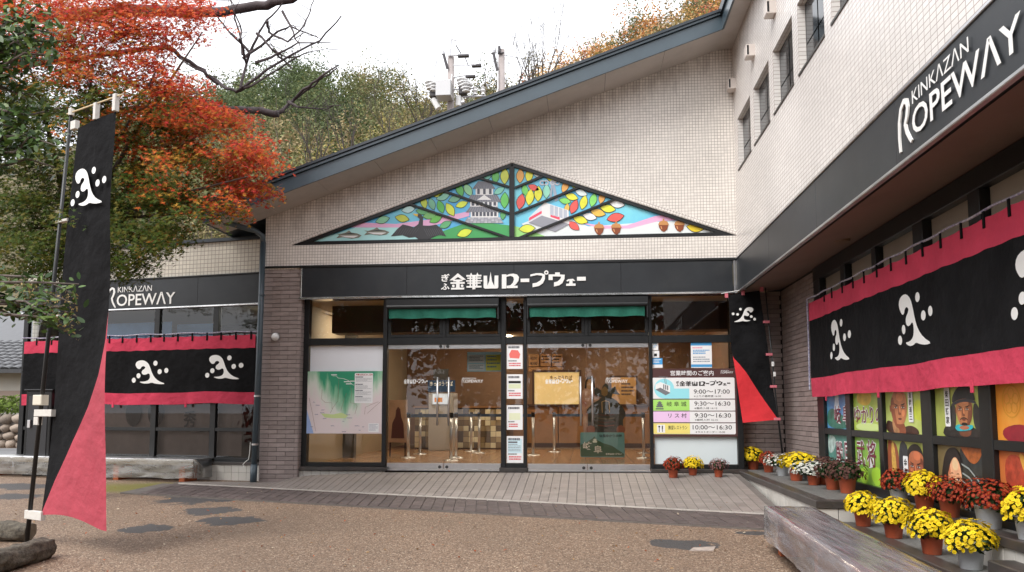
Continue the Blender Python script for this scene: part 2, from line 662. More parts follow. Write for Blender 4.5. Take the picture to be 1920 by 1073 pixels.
def ground_mat():
    m = bpy.data.materials.new('brown_aggregate')
    m.use_nodes = True
    N, L = m.node_tree.nodes, m.node_tree.links
    b = N['Principled BSDF']
    b.inputs['Roughness'].default_value = 0.72
    tc = N.new('ShaderNodeTexCoord')
    vo = N.new('ShaderNodeTexVoronoi')
    vo.inputs['Scale'].default_value = 80
    L.new(tc.outputs['Object'], vo.inputs['Vector'])
    rp = N.new('ShaderNodeValToRGB')
    e = rp.color_ramp.elements
    e[0].position, e[0].color = 0.0, (0.06, 0.038, 0.028, 1)
    e[1].position, e[1].color = 1.0, (0.55, 0.44, 0.33, 1)
    for p, c in ((0.3, (0.165, 0.103, 0.066, 1)), (0.62, (0.245, 0.160, 0.105, 1)), (0.9, (0.31, 0.215, 0.148, 1))):
        k = e.new(p)
        k.color = c
    sp = N.new('ShaderNodeSeparateColor')
    L.new(vo.outputs['Color'], sp.inputs[0])
    L.new(sp.outputs[0], rp.inputs[0])
    # broad wear: greyer, dirtier areas
    nz = N.new('ShaderNodeTexNoise')
    nz.inputs['Scale'].default_value = 0.45
    nz.inputs['Detail'].default_value = 8
    nz.inputs['Roughness'].default_value = 0.65
    L.new(tc.outputs['Object'], nz.inputs['Vector'])
    mr = N.new('ShaderNodeMapRange')
    mr.inputs[1].default_value = 0.35
    mr.inputs[2].default_value = 0.75
    mr.inputs[3].default_value = 0.0
    mr.inputs[4].default_value = 0.65
    L.new(nz.outputs[0], mr.inputs[0])
    mx = N.new('ShaderNodeMix')
    mx.data_type = 'RGBA'
    L.new(mr.outputs[0], mx.inputs[0])
    L.new(rp.outputs[0], mx.inputs[6])
    mx.inputs[7].default_value = (0.125, 0.092, 0.066, 1)
    # green moss near the low wing
    sx = N.new('ShaderNodeSeparateXYZ')
    L.new(tc.outputs['Object'], sx.inputs[0])
    mm = N.new('ShaderNodeVectorMath')
    mm.operation = 'DISTANCE'
    mp = N.new('ShaderNodeMapping')
    mp.inputs['Scale'].default_value = (0.42, 1.15, 0)
    L.new(tc.outputs['Object'], mp.inputs[0])
    L.new(mp.outputs[0], mm.inputs[0])
    mm.inputs[1].default_value = (-6.4 * 0.42, 11.75 * 1.15, 0)
    n2 = N.new('ShaderNodeTexNoise')
    n2.inputs['Scale'].default_value = 2.0
    n2.inputs['Detail'].default_value = 8
    L.new(tc.outputs['Object'], n2.inputs['Vector'])
    ma = N.new('ShaderNodeMath')
    ma.operation = 'MULTIPLY_ADD'
    L.new(n2.outputs[0], ma.inputs[0])
    ma.inputs[1].default_value = 0.9
    L.new(mm.outputs['Value'], ma.inputs[2])
    m2 = N.new('ShaderNodeMapRange')
    m2.inputs[1].default_value = 1.45
    m2.inputs[2].default_value = 0.95
    m2.inputs[4].default_value = 0.88
    L.new(ma.outputs[0], m2.inputs[0])
    mg = N.new('ShaderNodeMix')
    mg.data_type = 'RGBA'
    L.new(m2.outputs[0], mg.inputs[0])
    L.new(mx.outputs[2], mg.inputs[6])
    mg.inputs[7].default_value = (0.16, 0.15, 0.025, 1)
    # old asphalt showing through where the gravel has worn away
    n3_ = N.new('ShaderNodeTexNoise')
    n3_.inputs['Scale'].default_value = 3.2
    n3_.inputs['Detail'].default_value = 9
    n3_.inputs['Roughness'].default_value = 0.62
    L.new(tc.outputs['Object'], n3_.inputs['Vector'])
    low_ = None
    for pts in WORN:
        W_ = [onG(*p) for p in pts]
        cx_, cy_ = sum(p.x for p in W_) / len(W_), sum(p.y for p in W_) / len(W_)
        rx_ = (max(p.x for p in W_) - min(p.x for p in W_)) / 2 * 0.92
        ry_ = (max(p.y for p in W_) - min(p.y for p in W_)) / 2 * 0.88
        mq = N.new('ShaderNodeMapping')
        mq.inputs['Location'].default_value = (-cx_ / rx_, -cy_ / ry_, 0)
        mq.inputs['Scale'].default_value = (1 / rx_, 1 / ry_, 0)
        L.new(tc.outputs['Object'], mq.inputs[0])
        ln = N.new('ShaderNodeVectorMath')
        ln.operation = 'LENGTH'
        L.new(mq.outputs[0], ln.inputs[0])
        if low_ is None:
            low_ = ln.outputs['Value']
        else:
            mn = N.new('ShaderNodeMath')
            mn.operation = 'MINIMUM'
            L.new(low_, mn.inputs[0])
            L.new(ln.outputs['Value'], mn.inputs[1])
            low_ = mn.outputs[0]
    ag = N.new('ShaderNodeMath')
    ag.operation = 'MULTIPLY_ADD'
    L.new(n3_.outputs[0], ag.inputs[0])
    ag.inputs[1].default_value = 2.6
    L.new(low_, ag.inputs[2])
    wr = N.new('ShaderNodeMapRange')
    wr.inputs[1].default_value = 2.36
    wr.inputs[2].default_value = 2.28
    wr.inputs[4].default_value = 0.93
    L.new(ag.outputs[0], wr.inputs[0])
    wx = N.new('ShaderNodeMix')
    wx.data_type = 'RGBA'
    L.new(wr.outputs[0], wx.inputs[0])
    L.new(mg.outputs[2], wx.inputs[6])
    wx.inputs[7].default_value = (0.052, 0.051, 0.053, 1)
    L.new(wx.outputs[2], b.inputs['Base Color'])
    bp = N.new('ShaderNodeBump')
    bp.inputs['Strength'].default_value = 0.55
    bp.inputs['Distance'].default_value = 0.008
    bp.invert = True
    L.new(vo.outputs['Distance'], bp.inputs['Height'])
    L.new(bp.outputs[0], b.inputs['Normal'])
    MATS['ground'] = m
    return m


# ================================================================== GROUND
def sheet(fn, xs, ys):
    mb = MB()
    nx, ny = len(xs), len(ys)
    mb.v = [(x, y, fn(x, y)) for y in ys for x in xs]
    mb.f = [(j * nx + i, j * nx + i + 1, (j + 1) * nx + i + 1, (j + 1) * nx + i) for j in range(ny - 1) for i in range(nx - 1)]
    return mb


def yard_z(x, y):
    z = gz(min(max(y, -6), 13.5))
    if y > 13.5:
        z += (min(y, 24) - 13.5) * 0.03
    return z


g = sheet(yard_z, [-900, -200, -60, -30, -20] + list(np.linspace(-14, 8, 45)) + [20, 60, 200, 900],
          [-400, -60, -20] + list(np.linspace(-6, 24, 61)) + [60, 200, 900]).build('ground', ground_mat())
structure(g)

# dark brown paver strip and pale ramp of entrance tiles
def lerp(a, b, t): return a + (b - a) * t
OUT_L, OUT_R = (-5.41, 10.59), (1.90, 8.66)
IN_L, IN_R = (-5.59, 11.79), (2.12, 9.64)
def y_out(x): return OUT_L[1] + (x - OUT_L[0]) * (OUT_R[1] - OUT_L[1]) / (OUT_R[0] - OUT_L[0])
def y_in(x): return IN_L[1] + (x - IN_L[0]) * (IN_R[1] - IN_L[1]) / (IN_R[0] - IN_L[0])
def z_back(x): return float(np.interp(x, [-7.2, -5.1, -4.8, -4.55, -3.3, 0, 3], [0.318, 0.325, 0.40, 0.44, 0.497, 0.512, 0.522]))
Y_BACK = 12.46


def ramp_z(x, y):
    yf = y_in(x)
    t = (y - yf) / (Y_BACK - yf)
    t = max(0.0, min(1.0, t))
    t = t * t * (3 - 2 * t) * 0.35 + t * 0.65
    return lerp(gz(yf) + 0.03, z_back(x), t)


PAVE_D = mat('dark_brown_paver', (0.098, 0.075, 0.07), 0.6, rnd=0.18, var=0.2, vscale=8, bump=0.2, bscale=90)
PAVE_L = mat('pale_ramp_tile', (0.255, 0.22, 0.2), 0.55, rnd=0.13, var=0.12, vscale=3, bump=0.12, bscale=90, dirt=0.55, dirt_col=(0.19, 0.165, 0.14), dscale=1.1)
GROUT = mat('grey_grout', (0.14, 0.122, 0.11), 0.9, var=0.2, vscale=6)
KERB = mat('pale_kerb_line', (0.40, 0.365, 0.33), 0.7, var=0.2, vscale=5)


def top_tile(mb, q, zf, h=0.012, e=0.004, sink=0.02):
    """One paver from its four plan corners, lying on a height function."""
    cx = sum(p[0] for p in q) / 4
    cy = sum(p[1] for p in q) / 4
    def inset(p, d):
        v = Vector((p[0] - cx, p[1] - cy))
        k = max(0.0, 1 - d / max(v.length, 1e-6))
        return (cx + v.x * k, cy + v.y * k)
    vs = [(p[0], p[1], zf(*p) - sink) for p in q]
    vs += [(p[0], p[1], zf(*p) + h - e) for p in q]
    vs += [(*inset(p, e * 1.4), zf(*p) + h) for p in q]
    fs = [(8, 9, 10, 11)]
    for i in range(4):
        j = (i + 1) % 4
        fs += [(i, j, j + 4, i + 4), (i + 4, j + 4, j + 8, i + 8)]
    mb.add(vs, fs)


# paver strip: bed + single pavers
strip_bed = MB()
xs = np.linspace(-6.9, 2.36, 40)
def strip_z(x, y): return gz(y) + 0.018
sb_v = []
for x in xs:
    for t in (0, 1):
        y = lerp(y_out(x), y_in(x), t)
        sb_v.append((x, y, strip_z(x, y)))
sb = [(2 * i, 2 * i + 2, 2 * i + 3, 2 * i + 1) for i in range(len(xs) - 1)]
strip_bed.add(sb_v, sb)
# front riser of the strip
fr_v = []
for x in xs:
    y = y_out(x)
    fr_v += [(x, y, gz(y) - 0.05), (x, y, strip_z(x, y))]
strip_bed.add(fr_v, [(2 * i, 2 * i + 2, 2 * i + 3, 2 * i + 1) for i in range(len(xs) - 1)])
strip = structure(strip_bed.build('paver_strip', GROUT), 'dark brown paver strip along the foot of the pale ramp')
dirx, diry = (OUT_R[0] - OUT_L[0]), (OUT_R[1] - OUT_L[1])
NR, PW = 4, 0.148
n_col = int((2.34 + 6.6) / PW)
for i in range(n_col):
    for j in range(NR):
        # courses run along the strip; columns lean with the strip's own skew
        def pt(a, t):
            x = -6.6 + a * PW + (t - 0.5) * -0.15
            return (x, lerp(y_out(x), y_in(x), t))
        gA, gT = 0.03, 0.010
        q = [pt(i + gA, j / NR + gT), pt(i + 1 - gA, j / NR + gT), pt(i + 1 - gA, (j + 1) / NR - gT), pt(i + gA, (j + 1) / NR - gT)]
        mb = MB()
        top_tile(mb, q, lambda x, y: gz(y) + 0.018, 0.010 + random.uniform(0, 0.004))
        mb.build('paver', PAVE_D, strip)

# the ramp
ramp_bed = MB()
rx = np.linspace(-6.75, 2.39, 70)
rt = np.linspace(0, 1, 16)
rv = []
for t in rt:
    for x in rx:
        y = lerp(y_in(x) + 0.0, Y_BACK, t)
        rv.append((x, y, ramp_z(x, y)))
ramp_bed.add(rv, [(j * 70 + i, j * 70 + i + 1, (j + 1) * 70 + i + 1, (j + 1) * 70 + i) for j in range(15) for i in range(69)])
ramp = structure(ramp_bed.build('entrance_ramp', GROUT), 'pale tiled ramp rising to the glass doors')
edge = MB()
for i in range(48):
    x0 = -6.55 + i * 0.1855
    x1 = x0 + 0.183
    q = [(x0, y_in(x0) - 0.075), (x1, y_in(x1) - 0.075), (x1, y_in(x1) - 0.005), (x0, y_in(x0) - 0.005)]
    top_tile(edge, q, lambda x, y: gz(y) + 0.018, 0.022)
edge.build('edge_course', KERB, ramp)
tiles = []
TW, TD = 0.127, 0.127
nc = int((2.38 + 6.6) / TW)
for i in range(nc):
    x0 = -6.6 + i * TW
    xc = x0 + TW / 2
    y0 = y_in(xc)
    nrow = int((Y_BACK - y0) / TD) + 1
    for j in range(nrow):
        ya = Y_BACK - j * TD
        yb = ya - TD
        def q4(g_):
            q = []
            for (x, y) in ((x0 + g_, yb + g_), (x0 + TW - g_, yb + g_), (x0 + TW - g_, ya - g_), (x0 + g_, ya - g_)):
                q.append((x, max(y, y_in(x) + 0.002)))
            return q
        q = q4(0.0045)
        if min(q[2][1], q[3][1]) - max(q[0][1], q[1][1]) < 0.02:
            continue
        tiles.append((yb, q))
tiles.sort(key=lambda t: t[0])
rest = MB()
for k, (yy, q) in enumerate(tiles):
    if k < 300:
        mb = MB()
        top_tile(mb, q, ramp_z, 0.006, 0.003)
        mb.build('tile', PAVE_L, ramp)
    else:
        top_tile(rest, q, ramp_z, 0.006, 0.003)
rt_o = rest.build('tile_field', PAVE_L, ramp)
rt_o['kind'] = 'stuff'

slab = MB()
sq = [onG(*p) for p in ((1292, 1034), (1300, 1028), (1342, 1026), (1338, 1034))]
slab.add([(p.x, p.y, gz(p.y) + 0.008) for p in sq] + [(p.x, p.y, gz(p.y) - 0.02) for p in sq], [(0, 1, 2, 3), (0, 4, 5, 1), (1, 5, 6, 2), (2, 6, 7, 3), (3, 7, 4, 0)])
structure(slab.build('stone_slab', mat('pale_slab', (0.36, 0.3, 0.26), 0.8, var=0.3, vscale=12)), 'small worn pale slab sunk in the yard')

# ================================================================== TICKET HALL (gabled front)
YF = 12.5                                   # face of the gable wall
FF = Frame((0, YF, 0), (1, 0, 0), (0, 0, 1), (0, -1, 0))
XL, XR = -5.43, 2.47
BAND0, BAND1 = 3.39, 3.955
def zs(x): return 6.089 + 0.3457 * (x + 1.727)   # underside of the sloping eave
hall = thing('ticket_hall', (-1.5, 13, 0.5), 'gabled ropeway station hall with cream tiles and sloping blue grey eave', 'building')
TRI = [(-4.972, 4.32), (2.468, 4.33), (-1.184, 5.652)]


def with_top(o, topf):
    me = o.data
    at = me.attributes.new('below_top', 'FLOAT', 'POINT')
    for i, v in enumerate(me.vertices):
        at.data[i].value = topf(v.co)
    return o


gw = MB()
gw.prism(FF, [(XL, BAND1 - 0.05), (XR, BAND1 - 0.05), (XR, 4.325), (XL, 4.315)], -0.2, 0)
gw.prism(FF, [(XL, 4.315), TRI[0], TRI[2], TRI[1], (XR, 4.325), (XR, zs(XR) + .02), (XL, zs(XL) + .02)], -0.2, 0)
with_top(gw.build('gable_wall', MATS['wall_tile'], hall, uv=FF), lambda c: zs(c.x) - c.z)
# slanted edging course of tiles above the mural
for (p, q) in ((TRI[0], TRI[2]), (TRI[2], TRI[1])):
    d = Vector((q[0] - p[0], q[1] - p[1]))
    fr = Frame(FF.P(p[0], p[1]), (d.x, 0, d.y), (-d.y, 0, d.x), (0, -1, 0))
    mb = MB()
    mb.fbox(fr, 0.0, 0.012, -0.05, d.length, 0.075, 0.006)
    with_top(mb.build('tile_edging', MATS['wall_tile'], hall, uv=fr), lambda c: 3.0)
# left side wall of the hall (returns backwards)
mb = MB()
mb.box(XL, YF + 0.205, 0.2, XL + 0.2, 22, 4.9)
with_top(mb.build('side_wall', MATS['wall_tile'], hall), lambda c: 1.0)

# roof: soffit boards, fascia, sheet
YE = 11.74
LX, RX = -6.15, 2.21
roof = MB()
roof.prism(WF, [(LX, zs(LX) + .012), (3.6, zs(3.6) + .012), (3.6, zs(3.6) + .2), (LX, zs(LX) + .2)], -22.0, -YE - 0.03)
roof_o = roof.build('roof', ROOFM, hall)
sheet_m = MB()
sheet_m.prism(WF, [(LX - .05, zs(LX) + .262), (3.6, zs(3.6) + .262), (3.6, zs(3.6) + .305), (LX - .05, zs(LX) + .305)], -22.0, -YE + 0.06)
sheet_m.build('roof_sheet', ROOFM, roof_o)
fs_m = MB()
fs_m.prism(WF, [(LX, zs(LX) - .01), (RX, zs(RX) - .01), (RX, zs(RX) + .215), (LX, zs(LX) + .215)], -YE - 0.03, -YE + 0.0)
fs_m.build('fascia', FASCIA, roof_o)
lip = MB()
lip.prism(WF, [(LX - .02, zs(LX) + .218), (RX - .02, zs(RX) + .218), (RX - .02, zs(RX) + .258), (LX - .02, zs(LX) + .258)], -YE - 0.03, -YE + 0.035)
lip.build('drip_edge', FASCIA, roof_o)
end_m = MB()
end_m.prism(Frame((LX - .004, 0, 0), (0, 1, 0), (0, 0, 1), (-1, 0, 0)), [(YE, zs(LX) - .01), (22, zs(LX) - .01), (22, zs(LX) + .215), (YE, zs(LX) + .215)], 0.0, 0.03)
end_m.build('fascia', FASCIA, roof_o)
gut = MB()
gut.tube([(LX - .1, YE + .05, zs(LX) + .12), (LX - .1, 20, zs(LX) + .12)], 0.06, 10)
gut.build('gutter', FASCIA, roof_o)
nb = 9
for i in range(nb):
    xa, xb = lerp(LX + .01, RX + .02, i / nb), lerp(LX + .01, RX + .02, (i + 1) / nb) - 0.006
    mb = MB()
    mb.prism(WF, [(xa, zs(xa) - .004), (xb, zs(xb) - .004), (xb, zs(xb) + .010), (xa, zs(xa) + .010)], -YF + 0.001, -YE - 0.032)
    mb.build('soffit_panel', SOFFIT, roof_o)

# brick-tiled piers: a dark core with single tiles set proud of it
BR_H, BR_L = 0.0735, 0.30
_bm = {}


def brick_mesh(L_, H_=BR_H - 0.0065, T_=0.02):
    k = round(L_, 3)
    if k not in _bm:
        mb = MB()
        mb.bbox(Frame((0, 0, 0), (1, 0, 0), (0, 0, 1), (0, -1, 0)), 0, 0, -0.004, L_, H_, T_ - 0.004, 0.003)
        me = mb.mesh('brick')
        me.materials.append(BRICK)
        _bm[k] = me
    return _bm[k]


def brick_face(parent, fr, w, z0, z1, shift=0.0):
    """Running-bond tiles on a face of width w (frame origin at its lower left)."""
    rows = int(round((z1 - z0) / BR_H))
    rot = Matrix(((fr.a.x, -fr.c.x, 0), (fr.a.y, -fr.c.y, 0), (0, 0, 1))).to_4x4()
    for r_ in range(rows):
        off = (r_ % 2) * BR_L / 2 + shift
        x = -off
        while x < w - 1e-4:
            a0, a1 = max(0, x), min(w, x + BR_L)
            if a1 - a0 > 0.03:
                o = bpy.data.objects.new('brick', brick_mesh(a1 - a0 - 0.003))
                COL.objects.link(o)
                p = fr.P(a0, r_ * BR_H)
                o.parent = parent
                o.matrix_local = Matrix.Translation(p) @ rot
            x += BR_L


PZ0 = 0.24
pil = MB()
pil.box(XL + .006, YF + .022, 0.0, -4.775, YF + 0.40, BAND1 - .052)
pier = pil.build('brick_pier', JOINT, hall)
brick_face(pier, Frame((XL, YF + .02, PZ0), (1, 0, 0), (0, 0, 1), (0, -1, 0)), -4.77 - XL, PZ0, 3.92)
brick_face(pier, Frame((-4.779, YF + .01, PZ0), (0, 1, 0), (0, 0, 1), (1, 0, 0)), 0.225, PZ0, 3.92, 0.1)
# ledger over the pier
mb = MB()
mb.box(XL - .01, YF - .03, 3.925, -4.70, YF + .1, 3.958)
mb.build('ledger_trim', FRAME, hall)

# --------------------------------------------------------------- glazing of the entrance
YG = 12.70
GF = Frame((0, YG, 0), (1, 0, 0), (0, 0, 1), (0, -1, 0))
def gx(u, v=700): return GF.px(u, v)[0]
def gzz(v, u=960): return GF.px(u, v)[1]
X_J0, X_W0, X_W1, X_D1 = gx(563), gx(580), gx(719), gx(727)
X_D1e, X_C0, X_C1, X_D2 = gx(940), gx(949), gx(982), gx(988)
X_D2e, X_R0, X_R1, X_RE = gx(1217), gx(1223), gx(1379), gx(1390)
Z_SILL, Z_SILLT = 0.50, 0.60
Z_RAIL0, Z_RAIL1 = gzz(646), gzz(632)
Z_TOP = BAND0 + 0.02
Z_DT = gzz(645)
XM1, XM2 = gx(833), gx(1100)


def frame_part(name, rects, depth=(-0.05, 0.05), m=FRAME, parent=hall, fr=GF):
    mb = MB()
    for a0, b0, a1, b1 in rects:
        mb.bbox(fr, a0, b0, depth[0], a1, b1, depth[1], 0.004)
    return mb.build(name, m, parent)


def pane(a0, b0, a1, b1, c=-0.012, m=GLASS, parent=hall, fr=GF, name='glass_pane'):
    mb = MB()
    mb.add([fr.P(a0, b0, c), fr.P(a1, b0, c), fr.P(a1, b1, c), fr.P(a0, b1, c)], [(0, 1, 2, 3)])
    return mb.build(name, m, parent)


def window(name, a0, b0, a1, b1, fw=0.05, m=GLASS, parent=hall, fr=GF, depth=(-0.04, 0.04), bars=()):
    f = frame_part(name, [(a0, b0, a1, b0 + fw), (a0, b1 - fw, a1, b1), (a0, b0 + fw + .001, a0 + fw, b1 - fw - .001), (a1 - fw, b0 + fw + .001, a1, b1 - fw - .001)] + list(bars), depth, FRAME, parent, fr)
    pane(a0 + fw, b0 + fw, a1 - fw, b1 - fw, 0.0, m, f, fr)
    return f


# mullions
for a0, a1 in ((X_J0, X_W0), (X_W1, X_D1), (X_D1e, X_C0), (X_C1, X_D2), (X_D2e, X_R0), (X_R1, X_RE)):
    frame_part('mullion', [(a0, Z_SILLT - .02, a1, Z_TOP)], (-0.06, 0.06))
# horizontal transom rails
for a0, a1 in ((X_W0, X_W1), (X_D1, X_D1e), (X_C0, X_C1), (X_D2, X_D2e), (X_R0, X_R1)):
    frame_part('transom_rail', [(a0 + .001, Z_RAIL0 + .004, a1 - .001, Z_RAIL1)], (-0.05, 0.052))
# sills
frame_part('sill', [(X_J0 - .03, Z_SILL + .015, X_D1 + .04, Z_SILLT - .022)], (-0.06, 0.15), DARKSTONE)
frame_part('sill', [(X_D1e - .02, Z_SILL + .005, X_D2 + .02, Z_SILLT - .022)], (-0.06, 0.12), DARKSTONE)
frame_part('sill', [(X_D2e + .0, Z_SILL + .02, X_RE + .02, Z_SILLT - .022)], (-0.06, 0.15), DARKSTONE)
# white tile plinth under the map window
pl = MB()
pl.fbox(GF, X_J0 - .02, 0.3, -0.05, X_D1, Z_SILL + .013, 0.10)
plinth = pl.build('plinth', GROUT, hall)
k = 0
xx = X_J0 - .015
while xx < X_D1 - 0.01:
    mb = MB()
    mb.bbox(GF, xx, 0.36, 0.10, min(xx + .145, X_D1), Z_SILL + .01, 0.112, 0.003)
    mb.build('tile', WTILE, plinth)
    xx += 0.15
# panes: fixed lights
pane(X_W0, Z_RAIL1, X_W1, Z_TOP)
pane(X_W0, Z_SILLT, X_W1, Z_RAIL0)
pane(X_C0, Z_RAIL1, X_C1, Z_TOP)
pane(X_C0, Z_SILLT, X_C1, Z_RAIL0)
pane(X_R0, Z_RAIL1, X_R1, Z_TOP)
pane(X_R0, Z_SILLT, X_R1, Z_RAIL0)
frame_part('bottom_rail', [(X_W0, Z_SILLT - .02, X_W1, Z_SILLT + .045)], (-.05, .045))
frame_part('bottom_rail', [(X_R0, Z_SILLT - .02, X_R1, Z_SILLT + .045)], (-.05, .045))
frame_part('bottom_rail', [(X_C0, Z_SILLT - .02, X_C1, Z_SILLT + .05)], (-.05, .045))
# white film above and frosted film below the boards
mb = MB(); mb.fbox(GF, X_W0 + .01, gzz(700), -0.008, X_W1 - .01, Z_RAIL0 - .002, -0.003)
mb.build('white_film', FROSTW, hall)
mb = MB(); mb.fbox(GF, X_R0 + .02, Z_SILLT + .05, -0.008, X_R1 - .005, gzz(812), -0.003)
mb.build('frosted_film', FROST, hall)

GREEN = mat('green_valance_cloth', (0.012, 0.14, 0.095), 0.8, var=0.15, vscale=6, bump=0.2, bscale=300)
for (a0, a1, am, lab) in ((X_D1, X_D1e, XM1, 1), (X_D2, X_D2e, XM2, 2)):
    # awning cassette with its rolled cloth
    mb = MB()
    z0, z1 = gzz(583), gzz(563)
    mb.fbox(GF, a0 + .02, z0 + .06, 0.07, a1 - .02, z1, 0.26)
    mb.tube([GF.P(a0 + .03, z0 + .055, 0.235), GF.P(a1 - .03, z0 + .055, 0.235)], 0.035, 12)
    cas = mb.build('awning_case', FRAME, hall)
    mb = MB()
    nn = 40
    zt, zb = gzz(583), gzz(598)
    for i in range(nn):
        ua, ub = lerp(a0 + .06, a1 - .07, i / nn), lerp(a0 + .06, a1 - .07, (i + 1) / nn)
        wa, wb = 0.012 * math.sin(i * 0.9), 0.012 * math.sin((i + 1) * 0.9)
        mb.add([GF.P(ua, zb + .006 * math.sin(i * .55), .2 + wa), GF.P(ub, zb + .006 * math.sin((i + 1) * .55), .2 + wb), GF.P(ub, zt + .02, .22), GF.P(ua, zt + .02, .22)], [(0, 1, 2, 3)])
    mb.build('valance', GREEN, cas, smooth=True)
    for aa in (a0 + .03, a1 - .03):
        mb = MB(); mb.fbox(GF, aa - .012, zb - .03, 0.06, aa + .012, z0 + .05, 0.25)
        mb.build('bracket', FRAME, cas)
    # transom lights over the doors
    z0, z1 = Z_RAIL1, gzz(566)
    window('transom_window', a0 + .005, z0 + .002, am - .03, z1, 0.05)
    window('transom_window', am + .03, z0 + .002, a1 - .005, z1, 0.05)
    frame_part('mullion', [(am - .03, z0 + .002, am + .03, z1)], (-.05, .05))
    frame_part('head_rail', [(a0, z1 + .001, a1, Z_TOP)], (-.05, .045))
    # two swing doors
    zb, zt = 0.545, Z_DT
    for side, (d0, d1) in enumerate(((a0 + .008, am - .004), (am + .004, a1 - .008))):
        mb = MB()
        mb.bbox(GF, d0, zt - .075, -.02, d1, zt - .003, .02, .003)
        mb.bbox(GF, d0, zb, -.02, d1, zb + .095, .02, .003)
        door = mb.build('door', STEEL, hall)
        pane(d0, zb + .096, d1, zt - .076, 0.0, GLASS, door)
        hx = (am - .10) if side == 0 else (am + .09)
        mb = MB()
        mb.tube([GF.P(hx, gzz(798), .07), GF.P(hx, gzz(707), .07)], .016, 12)
        for zz in (gzz(785), gzz(720)):
            mb.tube([GF.P(hx, zz, 0.005), GF.P(hx, zz, .07)], .009, 8)
        mb.build('handle', STEEL, door, smooth=True)
        lx = (am - .06) if side == 0 else (am + .06)
        mb = MB()
        for zz in (zt - .035, zb + .035):
            mb.disc(GF, lx, zz, .026, .026, .02, .034, 16)
        mb.build('lock', mat('dark_lock', (.08, .08, .08), .3, .8), door)
    frame_part('threshold', [(a0, .515, a1, .54)], (-.07, .07), STEEL)

# interior shell of the hall
FLOORM = tile_mat('terracotta_floor', (0.42, 0.235, 0.12), (0.12, 0.07, 0.04), 0.3, 0.3, 0.006, 0.22)
INW = mat('brown_inner_wall', (0.24, 0.135, 0.08), 0.6, var=0.15, vscale=1.0)
CEIL = mat('cream_ceiling', (0.55, 0.46, 0.33), 0.8)
mb = MB(); mb.add([(-5.2, YG + .06, .53), (3.1, YG + .06, .53), (3.1, 21.6, .53), (-5.2, 21.6, .53)], [(0, 1, 2, 3)])
structure(mb.build('floor', FLOORM))
mb = MB(); mb.fbox(WF, -5.2, .5, -21.65, 3.1, 3.6, -21.5)
mb.build('back_wall', INW, hall)
mb = MB(); mb.fbox(WF, -5.2, .45, -21.5, -5.05, 3.6, -YG - .12)
mb.build('inner_wall', mat('cream_inner_wall', (.38, .31, .22), .7), hall)
mb = MB(); mb.fbox(WF, 3.0, .45, -21.5, 3.15, 3.6, -YG - .35)
mb.build('inner_wall', INW, hall)
mb = MB(); mb.fbox(WF, -5.05, 3.46, -21.5, 3.0, 3.58, -YG - .12)
ceil_o = mb.build('hall_ceiling', CEIL, hall)
mb = MB(); mb.fbox(WF, -4.7, 2.95, -14.3, 2.9, 3.458, -13.9)
mb.build('ceiling_beam', mat('dark_brown_beam', (.06, .03, .02), .5), ceil_o)

LAMP = mat('lit_lamp', (1, 1, 1), emit=(1.0, 0.84, 0.64, 12.5))
lamps = [(-4.3, 14.9), (-1.8, 14.8), (0.8, 14.8), (-3.6, 17.8), (-0.9, 17.6), (1.6, 17.8), (-2.2, 20.0), (1.0, 20.0)]
for i, (x, y) in enumerate(lamps):
    mb = MB(); mb.box(x - .3, y - .3, 3.43, x + .3, y + .3, 3.455)
    o = mb.build('ceiling_lamp', LAMP)
    tag(o, ['square lit ceiling lamp seen above the map board', 'lit ceiling panel inside the hall above the first doors', 'lit ceiling panel inside behind the second doors',
            'lit ceiling panel over the patterned counter', 'lit ceiling panel over the middle of the hall', 'lit ceiling panel above the queue barrier', 'lit ceiling panel over the back counter', 'lit ceiling panel over the warrior standee'][i], 'lamp', 'lit ceiling panels in the ticket hall')

# ================================================================== BLACK SIGN BANDS
band = thing('fascia_sign', (-1.2, YF, BAND0), 'long black signboard above the doors with white ropeway lettering', 'sign')
x0b, x1b = -4.755, 2.385
cuts = [x0b, -2.95, -1.15, 0.6, x1b]
mb = MB(); mb.fbox(FF, x0b, BAND0 + .01, -.15, x1b, BAND1 - .035, .0)
mb.build('backing', JOINT, band)
for a, b in zip(cuts[:-1], cuts[1:]):
    mb = MB(); mb.bbox(FF, a + .001, BAND0 + .028, .0, b - .001, BAND1 - .04, .03, .002)
    mb.build('panel', BLACKP, band)
mb = MB(); mb.bbox(FF, x0b - .05, BAND0 - .012, -.2, x1b + .09, BAND0 + .026, .045, .006)
mb.build('steel_trim', CHROME, band)
mb = MB(); mb.bbox(FF, x0b - .05, BAND1 - .038, -.1, x1b + .09, BAND1 + .005, .045, .006)
mb.build('top_trim', FRAME, band)
mb = MB(); mb.bbox(FF, x0b - .026, BAND0 + .028, -.02, x0b - .003, BAND1 - .04, .035, .004)
mb.build('steel_trim', CHROME, band)
for dx in (0.012, 0.052):
    mb = MB(); mb.bbox(FF, x1b + dx, BAND0 + .028, -.02, x1b + dx + .03, BAND1 - .04, .035, .004)
    mb.build('steel_trim', STEEL, band)

